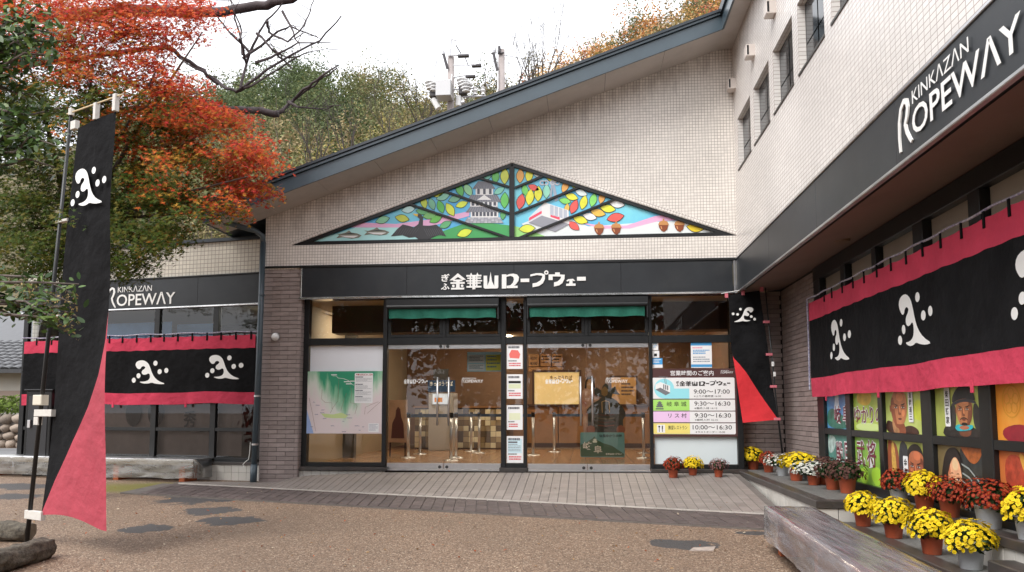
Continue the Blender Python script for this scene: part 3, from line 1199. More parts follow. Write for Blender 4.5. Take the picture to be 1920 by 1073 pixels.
# the line of lettering, drawn stroke by stroke: boxes and outlines on a 1920 x 331 drawing
GLYPHS = [
    [(158, 148), (262, 56), (362, 140), (325, 146), (262, 106), (205, 148)], [(205, 140), (320, 140), (320, 162), (205, 162)],
    [(240, 141), (285, 141), (285, 268), (240, 268)], [(170, 172), (348, 172), (348, 196), (170, 196)], [(178, 246), (342, 246), (342, 270), (178, 270)],
    [(412, 90), (428, 52), (445, 90)], [(490, 90), (507, 52), (525, 90)], [(368, 82), (557, 82), (557, 103), (368, 103)],
    [(380, 116), (552, 116), (552, 132), (380, 132)], [(366, 150), (566, 150), (566, 168), (366, 168)],
    [(410, 103), (428, 103), (428, 238), (410, 238)], [(490, 103), (508, 103), (508, 238), (490, 238)], [(444, 101), (482, 101), (482, 270), (444, 270)],
    [(382, 181), (548, 181), (548, 197), (382, 197)], [(370, 226), (558, 226), (558, 248), (370, 248)],
    [(585, 95), (628, 95), (632, 228), (655, 170), (672, 46), (690, 170), (718, 232), (722, 95), (768, 95), (768, 250), (755, 264), (600, 264), (585, 250)],
    [(812, 82), (868, 82), (868, 95), (905, 79), (955, 74), (1000, 85), (1024, 120), (1018, 170), (985, 215), (962, 232), (1008, 232), (1008, 262), (872, 262), (872, 232), (920, 225), (950, 190), (963, 150), (952, 115), (920, 102), (868, 114), (868, 266), (812, 266)],
    [(1045, 142), (1152, 142), (1152, 186), (1045, 186)],
    [(1165, 90), (1230, 74), (1300, 74), (1345, 92), (1345, 150), (1320, 205), (1270, 240), (1192, 255), (1192, 205), (1240, 198), (1290, 168), (1310, 130), (1312, 106), (1250, 98), (1165, 113)],
    [(1390, 92), (1470, 92), (1470, 68), (1528, 68), (1528, 95), (1588, 100), (1585, 150), (1560, 205), (1520, 235), (1456, 250), (1456, 197), (1500, 185), (1535, 152), (1545, 122), (1440, 118), (1440, 165), (1390, 165)],
    [(1606, 178), (1630, 158), (1690, 154), (1716, 180), (1693, 181), (1684, 172), (1684, 214), (1720, 216), (1720, 245), (1605, 245), (1605, 218), (1642, 214), (1645, 174), (1622, 188)],
    [(1738, 130), (1845, 130), (1845, 180), (1738, 180)]]


def ropeway_kana(mb, fr, a0, b0, a1, b1, c, th=0.0, small=True):
    """ぎふ金華山ロープウェー fitted into a rectangle."""
    u0, u1, v0, v1 = (50, 1850, 40, 275) if small else (155, 1850, 40, 275)
    X = lambda u: lerp(a0, a1, (u - u0) / (u1 - u0))
    Y = lambda v: lerp(b1, b0, (v - v0) / (v1 - v0))
    for k, g_ in enumerate(GLYPHS):
        pts = [(X(u), Y(v)) for u, v in g_]
        mb.prism(fr, pts, c - 0.002, c + th + k * 0.00004)
    for (u, v) in ((206, 221), (316, 222)):
        mb.disc(fr, X(u), Y(v), abs(X(17) - X(0)), abs(Y(17) - Y(0)), c - .002, c + th, 14)
    r_ = abs(X(27) - X(0))
    mb.ring(fr, X(1362), Y(66), r_, r_ * .42, c - .002, c + th, 18)
    if small:
        put_text(mb, fr, 'ぎ', X(55), Y(165), X(158), Y(62), c + th, 0.03)
        put_text(mb, fr, 'ふ', X(50), Y(272), X(158), Y(185), c + th, 0.03)
    return mb


la, lb = FF.px(827, 546, .03)
ra, rb_ = FF.px(1099, 506, .03)
ropeway_kana(MB(), FF, la, 3.5, ra, 3.80, .033, .012).build('lettering', LETTER, band)

# ================================================================== EMBLEM AND LOGO
_EM = [(985, 222), (973, 190), (979, 155), (1000, 133), (1025, 128), (1048, 150), (1060, 190), (1070, 240), (1086, 290), (1112, 325), (1157, 345), (1125, 357), (1095, 358),
       (1072, 352), (1055, 368), (1025, 376), (998, 363), (1032, 353), (1055, 332), (1063, 300), (1060, 265), (1051, 261), (1041, 275), (1026, 283), (1013, 270), (1015, 240),
       (1030, 217), (1035, 198), (1022, 188), (1010, 202), (1006, 222), (996, 230)]
_ED = [(1090, 142, 12, 25), (1157, 203, 11, 24), (1117, 225, 11, 22), (995, 300, 9, 20), (966, 355, 11, 24)]
_EK = 0.28


def emblem(mb, fr, a0, b0, w, h, cf, mirror=False):
    """The wave-and-peak crest with its five drops. cf: height above the cloth at (a, b)."""
    u0, u1 = 955.0, 1168.0
    ys = [v + _EK * (u - u0) for u, v in _EM] + [v + _EK * (u - u0) for u, v, _, _ in _ED]
    v0, v1 = min(ys) - 4, max(ys) + 4
    def T(u, v):
        t = (u - u0) / (u1 - u0)
        if mirror:
            t = 1 - t
        return a0 + w * t, b0 + h * (1 - ((v + _EK * (u - u0)) - v0) / (v1 - v0))
    def poly(pts):
        n = len(pts)
        ar = sum(pts[i][0] * pts[(i + 1) % n][1] - pts[(i + 1) % n][0] * pts[i][1] for i in range(n))
        if ar < 0:
            pts = pts[::-1]
        bm = bmesh.new()
        f_ = bm.faces.new([bm.verts.new((x, y, 0)) for x, y in pts])
        f_.normal_update()
        bmesh.ops.triangulate(bm, faces=[f_], ngon_method='EAR_CLIP')
        for _ in range(2):      # fine enough to follow the folds of the cloth
            lg = [e for e in bm.edges if e.calc_length() > .03]
            if lg:
                bmesh.ops.subdivide_edges(bm, edges=lg, cuts=2, use_grid_fill=False)
                bmesh.ops.triangulate(bm, faces=bm.faces[:])
        bm.verts.index_update()
        mb.add([fr.P(v.co.x, v.co.y, cf(v.co.x, v.co.y)) for v in bm.verts], [tuple(v.index for v in f.verts) for f in bm.faces])
        bm.free()
    # smooth the outline a little
    P = [T(u, v) for u, v in _EM]
    Q = []
    for i in range(len(P)):
        p, q = P[i], P[(i + 1) % len(P)]
        Q += [(p[0] * .75 + q[0] * .25, p[1] * .75 + q[1] * .25), (p[0] * .25 + q[0] * .75, p[1] * .25 + q[1] * .75)]
    poly(Q)
    for u, v, ru, rv in _ED:
        a, b = T(u, v)
        ra, rb = w * 12.5 / 213, w * 12.5 / 213
        poly([(a + ra * math.cos(t), b + rb * math.sin(t)) for t in np.linspace(0, 2 * math.pi, 19)[:-1]])
    return mb


def ropeway_logo(mb, fr, a0, b0, a1, b1, c, th=0.0):
    W, H = a1 - a0, b1 - b0
    X = lambda t: a0 + W * t
    Y = lambda t: b0 + H * t
    path = [(.012, .0), (.006, .3), (.012, .6), (.035, .84), (.07, .945), (.1, .9), (.108, .76), (.095, .6), (.075, .47), (.088, .3), (.118, .12), (.135, .04)]
    pts = []
    for i in range(len(path) - 1):
        for k in range(3):
            t = k / 3
            pts.append((X(lerp(path[i][0], path[i + 1][0], t)), Y(lerp(path[i][1], path[i + 1][1], t))))
    pts.append((X(path[-1][0]), Y(path[-1][1])))
    n = len(pts)
    wd = [W * 0.022 * (0.75 + 0.45 * math.sin(math.pi * i / (n - 1))) for i in range(n)]
    mb.ribbon(fr, pts, wd, c - .001, c + th + .0005)
    for s, t0, t1, h0, h1, bo in (('OPEWΛY', .15, 1.0, .1, .66, .012), ('KINKΛZΛN', .16, .66, .73, 1.0, .003)):
        put_text(mb, fr, s, X(t0), Y(h0), X(t1), Y(h1), c + th + .0007, bo)
    return mb


# ================================================================== STATION WING (runs towards the viewer)
XW = 2.47
RF = Frame((XW, 0, 0), (0, -1, 0), (0, 0, 1), (-1, 0, 0))      # a = -Y
wing = thing('station_wing', (3.0, 8, 0.5), 'two storey wing with cream tiles, small upper windows and deep black sign band', 'building')
Y_N = 1.2                                                      # near end, out of view
WZ0, WZ1, WTOP = 5.336, 6.16, 7.50
wins = [(12.216 - 1.162 * i, 12.216 - 1.162 * i - 0.93) for i in range(9)]
wins = [w_ for w_ in wins if w_[1] > Y_N + .2]
mb = MB()
def wallrect(y0, y1, z0, z1): mb.fbox(RF, -y0, z0, -.25, -y1, z1, 0)
wallrect(YF - .001, Y_N, BAND1 - .05, WZ0)
wallrect(YF - .001, Y_N, WZ1, WTOP)
yy = YF - .001
for (ya, yb) in wins:
    wallrect(yy, ya, WZ0, WZ1)
    yy = yb
wallrect(yy, Y_N, WZ0, WZ1)
bm_o = mb.build('upper_wall', MATS['wing_tile'], wing, uv=RF)
with_top(bm_o, lambda c: (WTOP - c.z) * 0.9)
# the part of this wall above the hall's eave, beyond the gable face
mb = MB(); mb.box(XW + .001, YF, 6.6, XW + .24, 21, WTOP)
with_top(mb.build('upper_wall', MATS['wing_tile'], wing), lambda c: 1.5)
for (ya, yb) in wins:
    fr = RF.at(0, 0, -.085)
    w_ = window('window', -ya, WZ0, -yb, WZ1, 0.035, mat('dark_upper_pane', (.035, .04, .045), .08), wing, fr, (-.05, 0.0),
                bars=[(-(ya + yb) / 2 - .022, WZ0 + .036, -(ya + yb) / 2 + .022, WZ1 - .036), (-ya + .036, (WZ0 + WZ1) / 2 - .10, -(ya + yb) / 2 - .023, (WZ0 + WZ1) / 2 - .07), (-(ya + yb) / 2 + .023, (WZ0 + WZ1) / 2 - .10, -yb - .036, (WZ0 + WZ1) / 2 - .07)])
    s_ = MB(); s_.fbox(RF, -ya - .01, WZ0 - .03, -.08, -yb + .01, WZ0 - .002, .012)
    s_.build('sill', mat('sill_metal', (.06, .055, .05), .5), w_)
for (u, v) in ((1378, 160), (1413, 98), (1452, 18)):
    a, b = RF.px(u, v)
    hb = MB()
    hb.bbox(RF, a - .085, b - .085, 0, a + .085, b + .085, .12, .012)
    v_ = hb.build('vent_hood', mat('vent_cream', (.62, .56, .52), .5), wing)
    hb = MB(); hb.fbox(RF, a + .0855, b - .07, .085, a + .088, b + .07, .112)
    hb.build('grille', FRAME, v_)
# eave of the wing
EX = 2.21
ez = zs(EX)
mb = MB(); mb.box(EX - .03, Y_N, ez - .02, EX, YE - .001, ez + .21)
er = mb.build('eave_fascia', FASCIA, wing)
mb = MB(); mb.box(EX - .065, Y_N, ez + .215, EX + .1, YE + .03, ez + .30)
mb.build('drip_edge', ROOFM, er)
mb = MB(); mb.add([(EX + .001, Y_N, ez - .005), (EX + .001, YF - .01, ez - .005), (XW - .001, YF - .01, WTOP - .03), (XW - .001, Y_N, WTOP - .03)], [(0, 1, 2, 3)])
mb.build('soffit', SOFFIT, er)
mb = MB(); mb.prism(WF, [(EX - .06, ez + .3), (6.5, ez + 1.6), (6.5, ez + 1.7), (EX - .06, ez + .36)], -21, -Y_N)
mb.build('roof_sheet', ROOFM, er)
mb = MB(); mb.box(6.2, Y_N, 0, 6.4, 21, ez + 1.5)
mb.build('rear_wall', MATS['wing_tile'], wing)

# sign band of the wing
wsign = thing('fascia_sign', (XW, 6, BAND0), 'long black signboard along the wing with large raised white English lettering', 'sign')
cy = [YF - .055, 10.3, 8.2, 6.1, 4.0, Y_N]
for a, b in zip(cy[:-1], cy[1:]):
    mb = MB(); mb.bbox(RF, -a + .001, BAND0 + .02, -.08, -b - .001, BAND1 - .03, .03, .002)
    mb.build('panel', BLACKP, wsign)
mb = MB(); mb.bbox(RF, -YF + .06, BAND0 - .012, .0, -Y_N, BAND0 + .018, .045, .006)
mb.build('steel_trim', mat('dull_steel', (.6, .6, .6), .42, 1.0, var=.2, vscale=3), wsign)
mb = MB(); mb.bbox(RF, -YF + .06, BAND1 - .028, -.1, -Y_N, BAND1 + .004, .045, .006)
mb.build('top_trim', STEEL, wsign)
a0 = RF.px(1687, 235, .03)[0]
a1 = RF.px(1921, 60, .03)[0]
b0 = RF.px(1698, 281, .03)[1]
b1 = RF.px(1698, 187, .03)[1]
ropeway_logo(MB(), RF, a0, b0, a1, b1 + .01, .034, .01).build('lettering', LETTER, wsign)

# soffit under the band and the set-back ground floor
XG = 3.25
LF = Frame((XG, 0, 0), (0, -1, 0), (0, 0, 1), (-1, 0, 0))
mb = MB(); mb.add([(XW + .06, Y_N, 3.40), (XW + .06, 13.0, 3.40), (XG + .1, 13.0, 3.53), (XG + .1, Y_N, 3.53)], [(0, 1, 2, 3)])
so = mb.build('canopy_soffit', BROWNS, wing)
mb = MB()
mb.lathe([(0.001, -.02), (.09, -.02), (.1, 0.0), (.1, .02)], (2.98, 9.1, 3.475), 20)
mb.build('downlight', mat('downlight_bronze', (.16, .1, .06), .4), so)
YB = 13.0
core = MB()
core.box(2.43, YB + .022, .3, XG + .2, YB + .3, 3.55)
core.box(XG + .022, 11.10, .3, XG + .3, YB + .02, 3.56)
bw = core.build('brick_wall', JOINT, wing)
ZB0 = 0.545
brick_face(bw, Frame((2.41, YB + .02, ZB0), (1, 0, 0), (0, 0, 1), (0, -1, 0)), XG - 2.41 + .0, ZB0, 3.5, .08)
brick_face(bw, Frame((XG + .02, YB, ZB0), (0, -1, 0), (0, 0, 1), (-1, 0, 0)), YB - 11.08, ZB0, 3.5, .02)

Z_GB, Z_GM, Z_GT = 0.655, 1.235, 3.40
bays = [(10.80, 9.93), (9.76, 8.87), (8.75, 7.77), (7.55, 6.67), (6.48, 5.6), (5.42, 4.55), (4.37, 3.5), (3.3, 2.4)]
FRB = FRAME
def lfr(name, ya, yb, z0, z1, d=(-.08, .03), parent=wing, m=FRB):
    mb = MB(); mb.bbox(LF, -ya, z0, d[0], -yb, z1, d[1], .004)
    return mb.build(name, m, parent)
lfr('bottom_rail', 11.08, Y_N, .50, Z_GB, (-.08, .036))
lfr('top_rail', 11.08, Y_N, Z_GT - .08, 3.50, (-.08, .034))
edges = [11.08] + [y for b_ in bays for y in b_] + [Y_N]
for i in range(0, len(edges), 2):
    lfr('mullion', edges[i], edges[i + 1], Z_GB + .001, Z_GT - .081, (-.08, .03))
BLIND = mat('beige_blind', (.52, .42, .34), .7, var=.12, vscale=1.5)
panes = []
for i, (ya, yb) in enumerate(bays):
    lfr('mid_rail', ya - .001, yb + .001, Z_GM - .042, Z_GM + .038, (-.07, .026))
    lfr('mid_rail', ya - .001, yb + .001, 2.58, 2.68, (-.07, .026))
    for (z0, z1, m_) in ((Z_GB, Z_GM - .042, None), (Z_GM + .038, 2.58, None), (2.68, Z_GT - .08, BLIND)):
        if m_ is BLIND:
            q = MB(); q.fbox(LF, -ya, z0, -.07, -yb, z1, -.06)
            q.build('blind', BLIND, wing)
        pane(-ya, z0, -yb, z1, -.02, GLASS, wing, LF)
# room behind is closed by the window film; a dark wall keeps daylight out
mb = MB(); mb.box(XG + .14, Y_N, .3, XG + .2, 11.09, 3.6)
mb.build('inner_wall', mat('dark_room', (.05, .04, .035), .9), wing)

# ------------------------------------------------------------------ ledges in front of the wing
def ledge(name, x0, x1, y0, y1, ztop, zbot, label, end=True):
    c = MB(); c.box(x0 + .03, y0 + .03, zbot - .3, x1, y1, ztop - .02)
    o = structure(c.build(name, GROUT), label)
    t = MB(); t.box(x0 + .16, y0 + .16, ztop - .03, x1, y1, ztop)
    t.build('slab_top', LEDGE, o)
    e = MB()
    e.bbox(Frame((0, 0, ztop + .004), (1, 0, 0), (0, 1, 0), (0, 0, 1)), x0, y0, -.075, x0 + .158, y1, 0, .006)
    e.build('coping', DARKSTONE, o)
    if end:
        e = MB()
        e.bbox(Frame((0, 0, ztop + .004), (1, 0, 0), (0, 1, 0), (0, 0, 1)), x0 + .16, y0, -.075, x1, y0 + .158, 0, .006)
        e.build('coping', DARKSTONE, o)
    fr = Frame((x0 + .03, 0, 0), (0, -1, 0), (0, 0, 1), (-1, 0, 0))
    y = y1
    while y > y0 + .03:
        yb = max(y - .148, y0 + .03)
        q = MB(); q.bbox(fr, -y, zbot - .1, -.005, -yb - .004, ztop - .076, .012, .003)
        q.build('tile', WTILE, o)
        y -= .152
    fr = Frame((0, y0 + .03, 0), (1, 0, 0), (0, 0, 1), (0, -1, 0))
    x = x0 + .018
    while end and x < x1:
        xb = min(x + .21, x1)
        q = MB(); q.bbox(fr, x, zbot - .1, -.005, xb - .004, ztop - .076, .012, .003)
        q.build('tile', WTILE, o)
        x += .214
    return o


ledge('ledge', 2.40, XG + .0, 8.42, YB, 0.56, 0.2, 'granite ledge with dark coping running beside the ramp')
ledge('ledge', 2.98, XG + .0, Y_N, 8.40, 0.60, 0.3, 'narrow upper granite ledge under the printed windows', end=False)
ledge('ledge', 2.60, 2.97, Y_N, 8.41, 0.35, 0.12, 'lower granite step holding the front row of pots', end=False)
mb = MB(); mb.bbox(Frame((0, 0, .47), (1, 0, 0), (0, 1, 0), (0, 0, 1)), 2.78, 4.6, -.1, 2.96, 5.75, 0, .008)
structure(mb.build('stone_block', DARKSTONE), 'dark stone block on the lower step at the edge of view')

# ================================================================== LOW WING (recedes to the left)
LA = R(10)
WF2 = Frame((XL, 12.7, 0), (math.cos(LA), -math.sin(LA), 0), (0, 0, 1), (-math.sin(LA), -math.cos(LA), 0))
low = thing('low_wing', (-8, 13.2, .3), 'low flat roofed wing with tiled parapet and dark windows behind the maple', 'building')
A0 = -5.32
mb = MB(); mb.fbox(WF2, A0, 3.90, -.2, .1, 4.50, -.03)
with_top(mb.build('parapet', MATS['parapet_tile'], low, uv=WF2), lambda c: 4.5 - c.z + .5)
mb = MB(); mb.fbox(WF2, A0 - .03, 4.50, -.25, .1, 4.56, .02)
mb.build('parapet_cap', ROOFM, low)
mb = MB(); mb.fbox(WF2, A0, 4.40, -6, .1, 4.44, -.21)
mb.build('flat_roof', ROOFM, low)
mb = MB(); mb.fbox(WF2, A0, .3, -6, A0 + .15, 4.4, -.22)
mb.build('end_wall', MATS['parapet_tile'], low)
lsign = thing('fascia_sign', WF2.P(-2.6, 3.35), 'black signboard on the low wing with smaller white English lettering', 'sign')
for a, b in ((A0, -3.2), (-3.2, -1.42), (-1.42, .02)):
    mb = MB(); mb.bbox(WF2, a + .001, 3.37, -.1, b - .001, 3.875, .03, .002)
    mb.build('panel', BLACKP, lsign)
mb = MB(); mb.bbox(WF2, A0, 3.335, -.1, .02, 3.366, .045, .006)
mb.build('steel_trim', CHROME, lsign)
mb = MB(); mb.bbox(WF2, A0, 3.878, -.1, .02, 3.905, .05, .006)
mb.build('top_trim', FRAME, lsign)
la0, la1 = WF2.px(201, 560, .03)[0], WF2.px(329, 560, .03)[0]
lb0, lb1 = WF2.px(260, 577, .03)[1], WF2.px(260, 537, .03)[1]
ropeway_logo(MB(), WF2, la0, lb0, la1, lb1 + .01, .033, .006).build('lettering', LETTER, lsign)
# windows of the low wing
lm = [A0 + .1, -4.1, WF2.px(296, 600)[0], WF2.px(406, 600)[0], -.1]
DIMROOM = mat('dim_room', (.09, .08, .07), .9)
for i, a in enumerate(lm):
    mb = MB(); mb.bbox(WF2, a - .055, .68, -.06, a + .055, 3.334, .02, .004)
    mb.build('mullion', FRAME, low)
ZL0, ZL1, ZL2, ZL3 = .66, 1.18, 2.78, 3.334
for (z0, z1) in ((.60, .70), (1.15, 1.21), (2.72, 2.78)):
    for i in range(4):
        mb = MB(); mb.bbox(WF2, lm[i] + .056, z0, -.05, lm[i + 1] - .056, z1, .012, .004)
        mb.build('rail', FRAME, low)
for i in range(4):
    for (z0, z1) in ((.70, 1.15), (1.21, 2.72), (2.78, 3.334)):
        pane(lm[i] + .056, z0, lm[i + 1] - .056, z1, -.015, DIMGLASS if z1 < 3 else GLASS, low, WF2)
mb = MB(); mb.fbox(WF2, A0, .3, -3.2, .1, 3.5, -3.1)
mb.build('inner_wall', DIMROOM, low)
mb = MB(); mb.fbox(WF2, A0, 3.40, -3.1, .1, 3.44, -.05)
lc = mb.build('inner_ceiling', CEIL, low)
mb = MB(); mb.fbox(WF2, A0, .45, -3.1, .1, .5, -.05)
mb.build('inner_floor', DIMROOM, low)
mb = MB(); mb.fbox(WF2, -.75, 3.36, -1.2, -.2, 3.395, -.9)
o = mb.build('ceiling_lamp', mat('cool_lamp', (1, 1, 1), emit=(1, .98, .92, 4.0)))
tag(o, 'lit strip lamp on the ceiling behind the low wing windows', 'lamp')
BLUEB = mat('blue_blind', (.16, .33, .62), .7, var=.2, vscale=2)
for a, b, zt in ((lm[1] + .06, lm[2] - .06, 3.16), (lm[2] + .06, lm[3] - .28, 3.1)):
    mb = MB(); mb.fbox(WF2, a, 2.72, -.45, b, zt, -.44)
    mb.build('blue_blind', BLUEB, low)
# curtains with a painted character behind the glass
CURT = mat('grey_curtain', (.30, .25, .23), .9, var=.15, vscale=2.5)
INK = mat('ink_black', (.012, .011, .011), .7)
cur = MB()
n_ = 60
for i in range(n_):
    ua, ub = lerp(lm[1], -.55, i / n_), lerp(lm[1], -.55, (i + 1) / n_)
    ca, cb = -.14 + .015 * math.sin(i * .7), -.14 + .015 * math.sin((i + 1) * .7)
    cur.add([WF2.P(ua, .72, ca), WF2.P(ub, .72, cb), WF2.P(ub, 2.7, cb), WF2.P(ua, 2.7, ca)], [(0, 1, 2, 3)])
co = thing('curtain', WF2.P(-2, .72, -.25), 'grey cloth curtain with brushed character behind the low wing windows', 'curtain')
cur.build('cloth', CURT, co, smooth=True)
q = MB()
ca, cbv = WF2.px(355, 785, -.12)
put_text(q, WF2, '秀', ca - .12, cbv - .16, ca + .14, cbv + .14, -.12, .02)
for u in (250, 292):
    ca, cbv = WF2.px(u, 777, -.12)
    q.disc(WF2, ca, cbv + .02, .17, .24, -.125, -.121, 20)
q.build('brush_writing', INK, co)
# plinth tiles
lpl = MB(); lpl.fbox(WF2, A0, .0, -.1, .06, .598, .015)
lp = lpl.build('plinth', GROUT, low)
for r_ in range(2):
    a = -.03
    while a > -3.4:
        q = MB(); q.bbox(WF2, a - .141, .318 + r_ * .14, .012, a, .318 + r_ * .14 + .136, .028, .003)
        q.build('tile', WTILE, lp)
        a -= .145
mb = MB(); mb.bbox(WF2, A0, .585, -.05, .0, .632, .05, .004)
mb.build('sill', DARKSTONE, low)

# drain pipe down the corner of the hall
pipe = thing('drain_pipe', (-5.44, 12.36, .32), 'dark blue drain pipe running down the corner of the brick pier', 'pipe')
pp = [(-6.12, 12.0, 4.68), (-5.95, 12.12, 4.64), (-5.55, 12.34, 4.55), (-5.44, 12.39, 4.47), (-5.425, 12.40, 4.35)]
mb = MB(); mb.tube(pp, .045, 12)
mb.build('elbow', FASCIA, pipe, smooth=True)
mb = MB(); mb.tube([(-5.425, 12.40, 4.36), (-5.44, 12.40, 2.4), (-5.47, 12.40, .5)], .048, 12)
mb.build('downpipe', FASCIA, pipe, smooth=True)
mb = MB(); mb.tube([(-5.47, 12.40, .62), (-5.473, 12.40, .30)], .056, 12)
mb.build('shoe', FASCIA, pipe, smooth=True)
for z in (.95, 1.75, 2.6, 3.45):
    mb = MB(); mb.tube([(-5.44 - (2.4 - z) * .016, 12.40, z - .015), (-5.44 - (2.4 - z) * .016, 12.40, z + .015)], .054, 12)
    mb.build('clamp', STEEL if z < 2 else FASCIA, pipe)
mb = MB()
mb.tube([(-5.56, 12.44, .98), (-5.57, 12.44, .8), (-5.575, 12.42, .7), (-5.62, 12.4, .66), (-5.66, 12.4, .62), (-5.64, 12.4, .57)], .008, 6)
tag(mb.build('loose_cord', mat('white_cord', (.7, .7, .66), .6)), 'loose white cord hanging beside the drain pipe', 'cord')
# round wall lamp
wl_ = thing('wall_lamp', FF.P(*FF.px(517, 632), .0), 'round white bulkhead lamp on the brick pier', 'lamp')
ca, cbv = FF.px(517, 632)
mb = MB()
mb.disc(FF, ca, cbv, .072, .072, -.005, .02, 24)
mb.build('base_plate', mat('grey_plate', (.3, .3, .3), .4), wl_)
dm = MB()
pr = []
for k in range(7):
    t = k / 6 * math.pi / 2
    pr.append((.066 * math.cos(t), .05 * math.sin(t)))
vs, fs = [], []
for (rr, cc) in pr:
    for j in range(24):
        th = 2 * math.pi * j / 24
        vs.append(FF.P(ca + rr * math.cos(th), cbv + rr * math.sin(th), .02 + cc))
for i in range(6):
    for j in range(24):
        fs.append((i * 24 + j, i * 24 + (j + 1) % 24, (i + 1) * 24 + (j + 1) % 24, (i + 1) * 24 + j))
dm.add(vs, fs)
dm.build('lens', mat('opal_lens', (.8, .8, .8), .25), wl_, smooth=True)

# ================================================================== CLOTH BANNERS (long curtains)
RED = mat('faded_red_cloth', (.55, .055, .10), .9, var=.16, vscale=2.0, bump=.6, bscale=7, bdist=.05, spec=.15)
BLK = mat('black_cloth', (.010, .010, .011), .95, var=.3, vscale=3, bump=.6, bscale=7, bdist=.05, spec=.12)
ROPE = mat('purple_white_rope', (.12, .09, .22), .8, col2=(.6, .58, .62), vscale=30)


def curtain(name, label, fr, a0, a1, zt, zb, cut1, cut2, wave, embs, loops, tabs, seed, sag=0.02):
    t = thing(name, fr.P((a0 + a1) / 2, zb), label, 'banner', 'black and red cloth curtains with the crest')
    rr = random.Random(seed)
    ph = [rr.uniform(0, 6.28) for _ in range(6)]
    L_ = a1 - a0
    def cf(a, b):
        s = (zt - b) / (zt - zb)
        k = wave * (.25 + .75 * s)
        return k * (math.sin(a * 2.1 + ph[0]) + .6 * math.sin(a * 4.7 + ph[1] + s * .8) + .42 * math.sin(a * 9.3 + ph[2] + s * 2) + .4 * math.sin(b * 6 + a * 7 + ph[3]) + .16 * math.sin(a * 23 + s * 3 + ph[4]) * s)
    def edge(a):
        return sag * math.sin((a - a0) * 2.3 + ph[4]) + .5 * sag * math.sin((a - a0) * 5.1 + ph[5])
    def topz(a, z):
        # small scallops between the loops along the top edge
        s = (zt - z) / (zt - zb)
        d = 0
        if loops:
            la = min(abs(a - q) for q in loops)
            d = -.012 * min(1, la / .12) * (1 - s)
        return z + d + edge(a) * s
    n = max(40, int(L_ / .05))
    for (z0, z1, m_, nm, dz) in ((zt, cut1, RED, 'red_border', 5), (cut1, cut2, BLK, 'black_field', 12), (cut2, zb, RED, 'red_border', 5)):
        mb = MB()
        for j in range(dz + 1):
            for i in range(n + 1):
                a = lerp(a0, a1, i / n)
                z = topz(a, lerp(z0, z1, j / dz))
                mb.v.append(tuple(fr.P(a, z, cf(a, z))))
        W_ = n + 1
        mb.f = [(j * W_ + i, (j + 1) * W_ + i, (j + 1) * W_ + i + 1, j * W_ + i + 1) for j in range(dz) for i in range(n)]
        o = mb.build(nm, m_, t, smooth=True)
    for (ea, eb, ew, eh) in embs:
        emblem(MB(), fr, ea, eb, ew, eh, lambda a, b: cf(a, b) + .007).build('crest', LETTER, t)
    for a in loops:
        q = MB(); q.bbox(fr, a - .016, zt - .085, cf(a, zt) + .002, a + .016, zt + .05, cf(a, zt) + .012, .003)
        q.build('loop', BLK, t)
    for a in tabs:
        z = topz(a, zb)
        q = MB(); q.bbox(fr, a - .022, z - .055, cf(a, zb) - .004, a + .022, z + .045, cf(a, zb) + .008, .003)
        q.build('tab', RED, t)
    return t


BF = Frame((XG - .12, 0, 0), (0, -1, 0), (0, 0, 1), (-1, 0, 0))
def ba(u, v): return BF.px(u, v)
k_ = (XG - .12) / 3.17
zt, c1, c2, zb = 1.5 + 1.53 * k_, 1.5 + 1.277 * k_, 1.5 + .463 * k_, 1.5 + .20 * k_
e1a, e1b = ba(1553, 660)[0], ba(1601, 640)[0]
e2a, e2b = ba(1677, 630)[0], ba(1755, 600)[0]
ew1, ew2 = e1b - e1a, e2b - e2a
ew = .80
embs = []
step = ((e2a + e2b) / 2 - (e1a + e1b) / 2)
for i in range(5):
    ca = (e1a + e1b) / 2 + i * step
    embs.append((ca - ew / 2, 2.10, ew, .55))
loops = [ba(u, v)[0] for u, v in ((1545, 550), (1560, 545), (1580, 535), (1600, 525), (1621, 515), (1645, 503), (1671, 490), (1698, 477), (1730, 463), (1764, 448), (1803, 428), (1846, 408), (1894, 385))]
loops += [loops[-1] + .38 * i for i in range(1, 7)]
tabs = [ba(1546, 741)[0], ba(1649, 738)[0], ba(1820, 728)[0]] + [-4.9, -3.7]
ban_r = curtain('crest_curtain', 'long black and red crest curtain hung across the printed windows', BF, -11.0, -2.6, zt, zb, c1, c2, .014, embs, loops, tabs, 3, .008)
rp_ = MB()
rp_.tube([BF.P(a, zt + .055 + .006 * math.sin(a * 9), -.0) for a in np.linspace(-11.1, -2.6, 90)], .011, 6)
rp_.build('rope', ROPE, ban_r)
rp_ = MB(); rp_.tube([BF.P(-11.03 + .015 * math.sin(z * 3), z, .015) for z in np.linspace(zt + .05, zb + .1, 30)], .012, 6)
rp_.build('tie_cord', mat('blue_white_cord', (.1, .1, .3), .8, col2=(.65, .65, .7), vscale=40), ban_r)

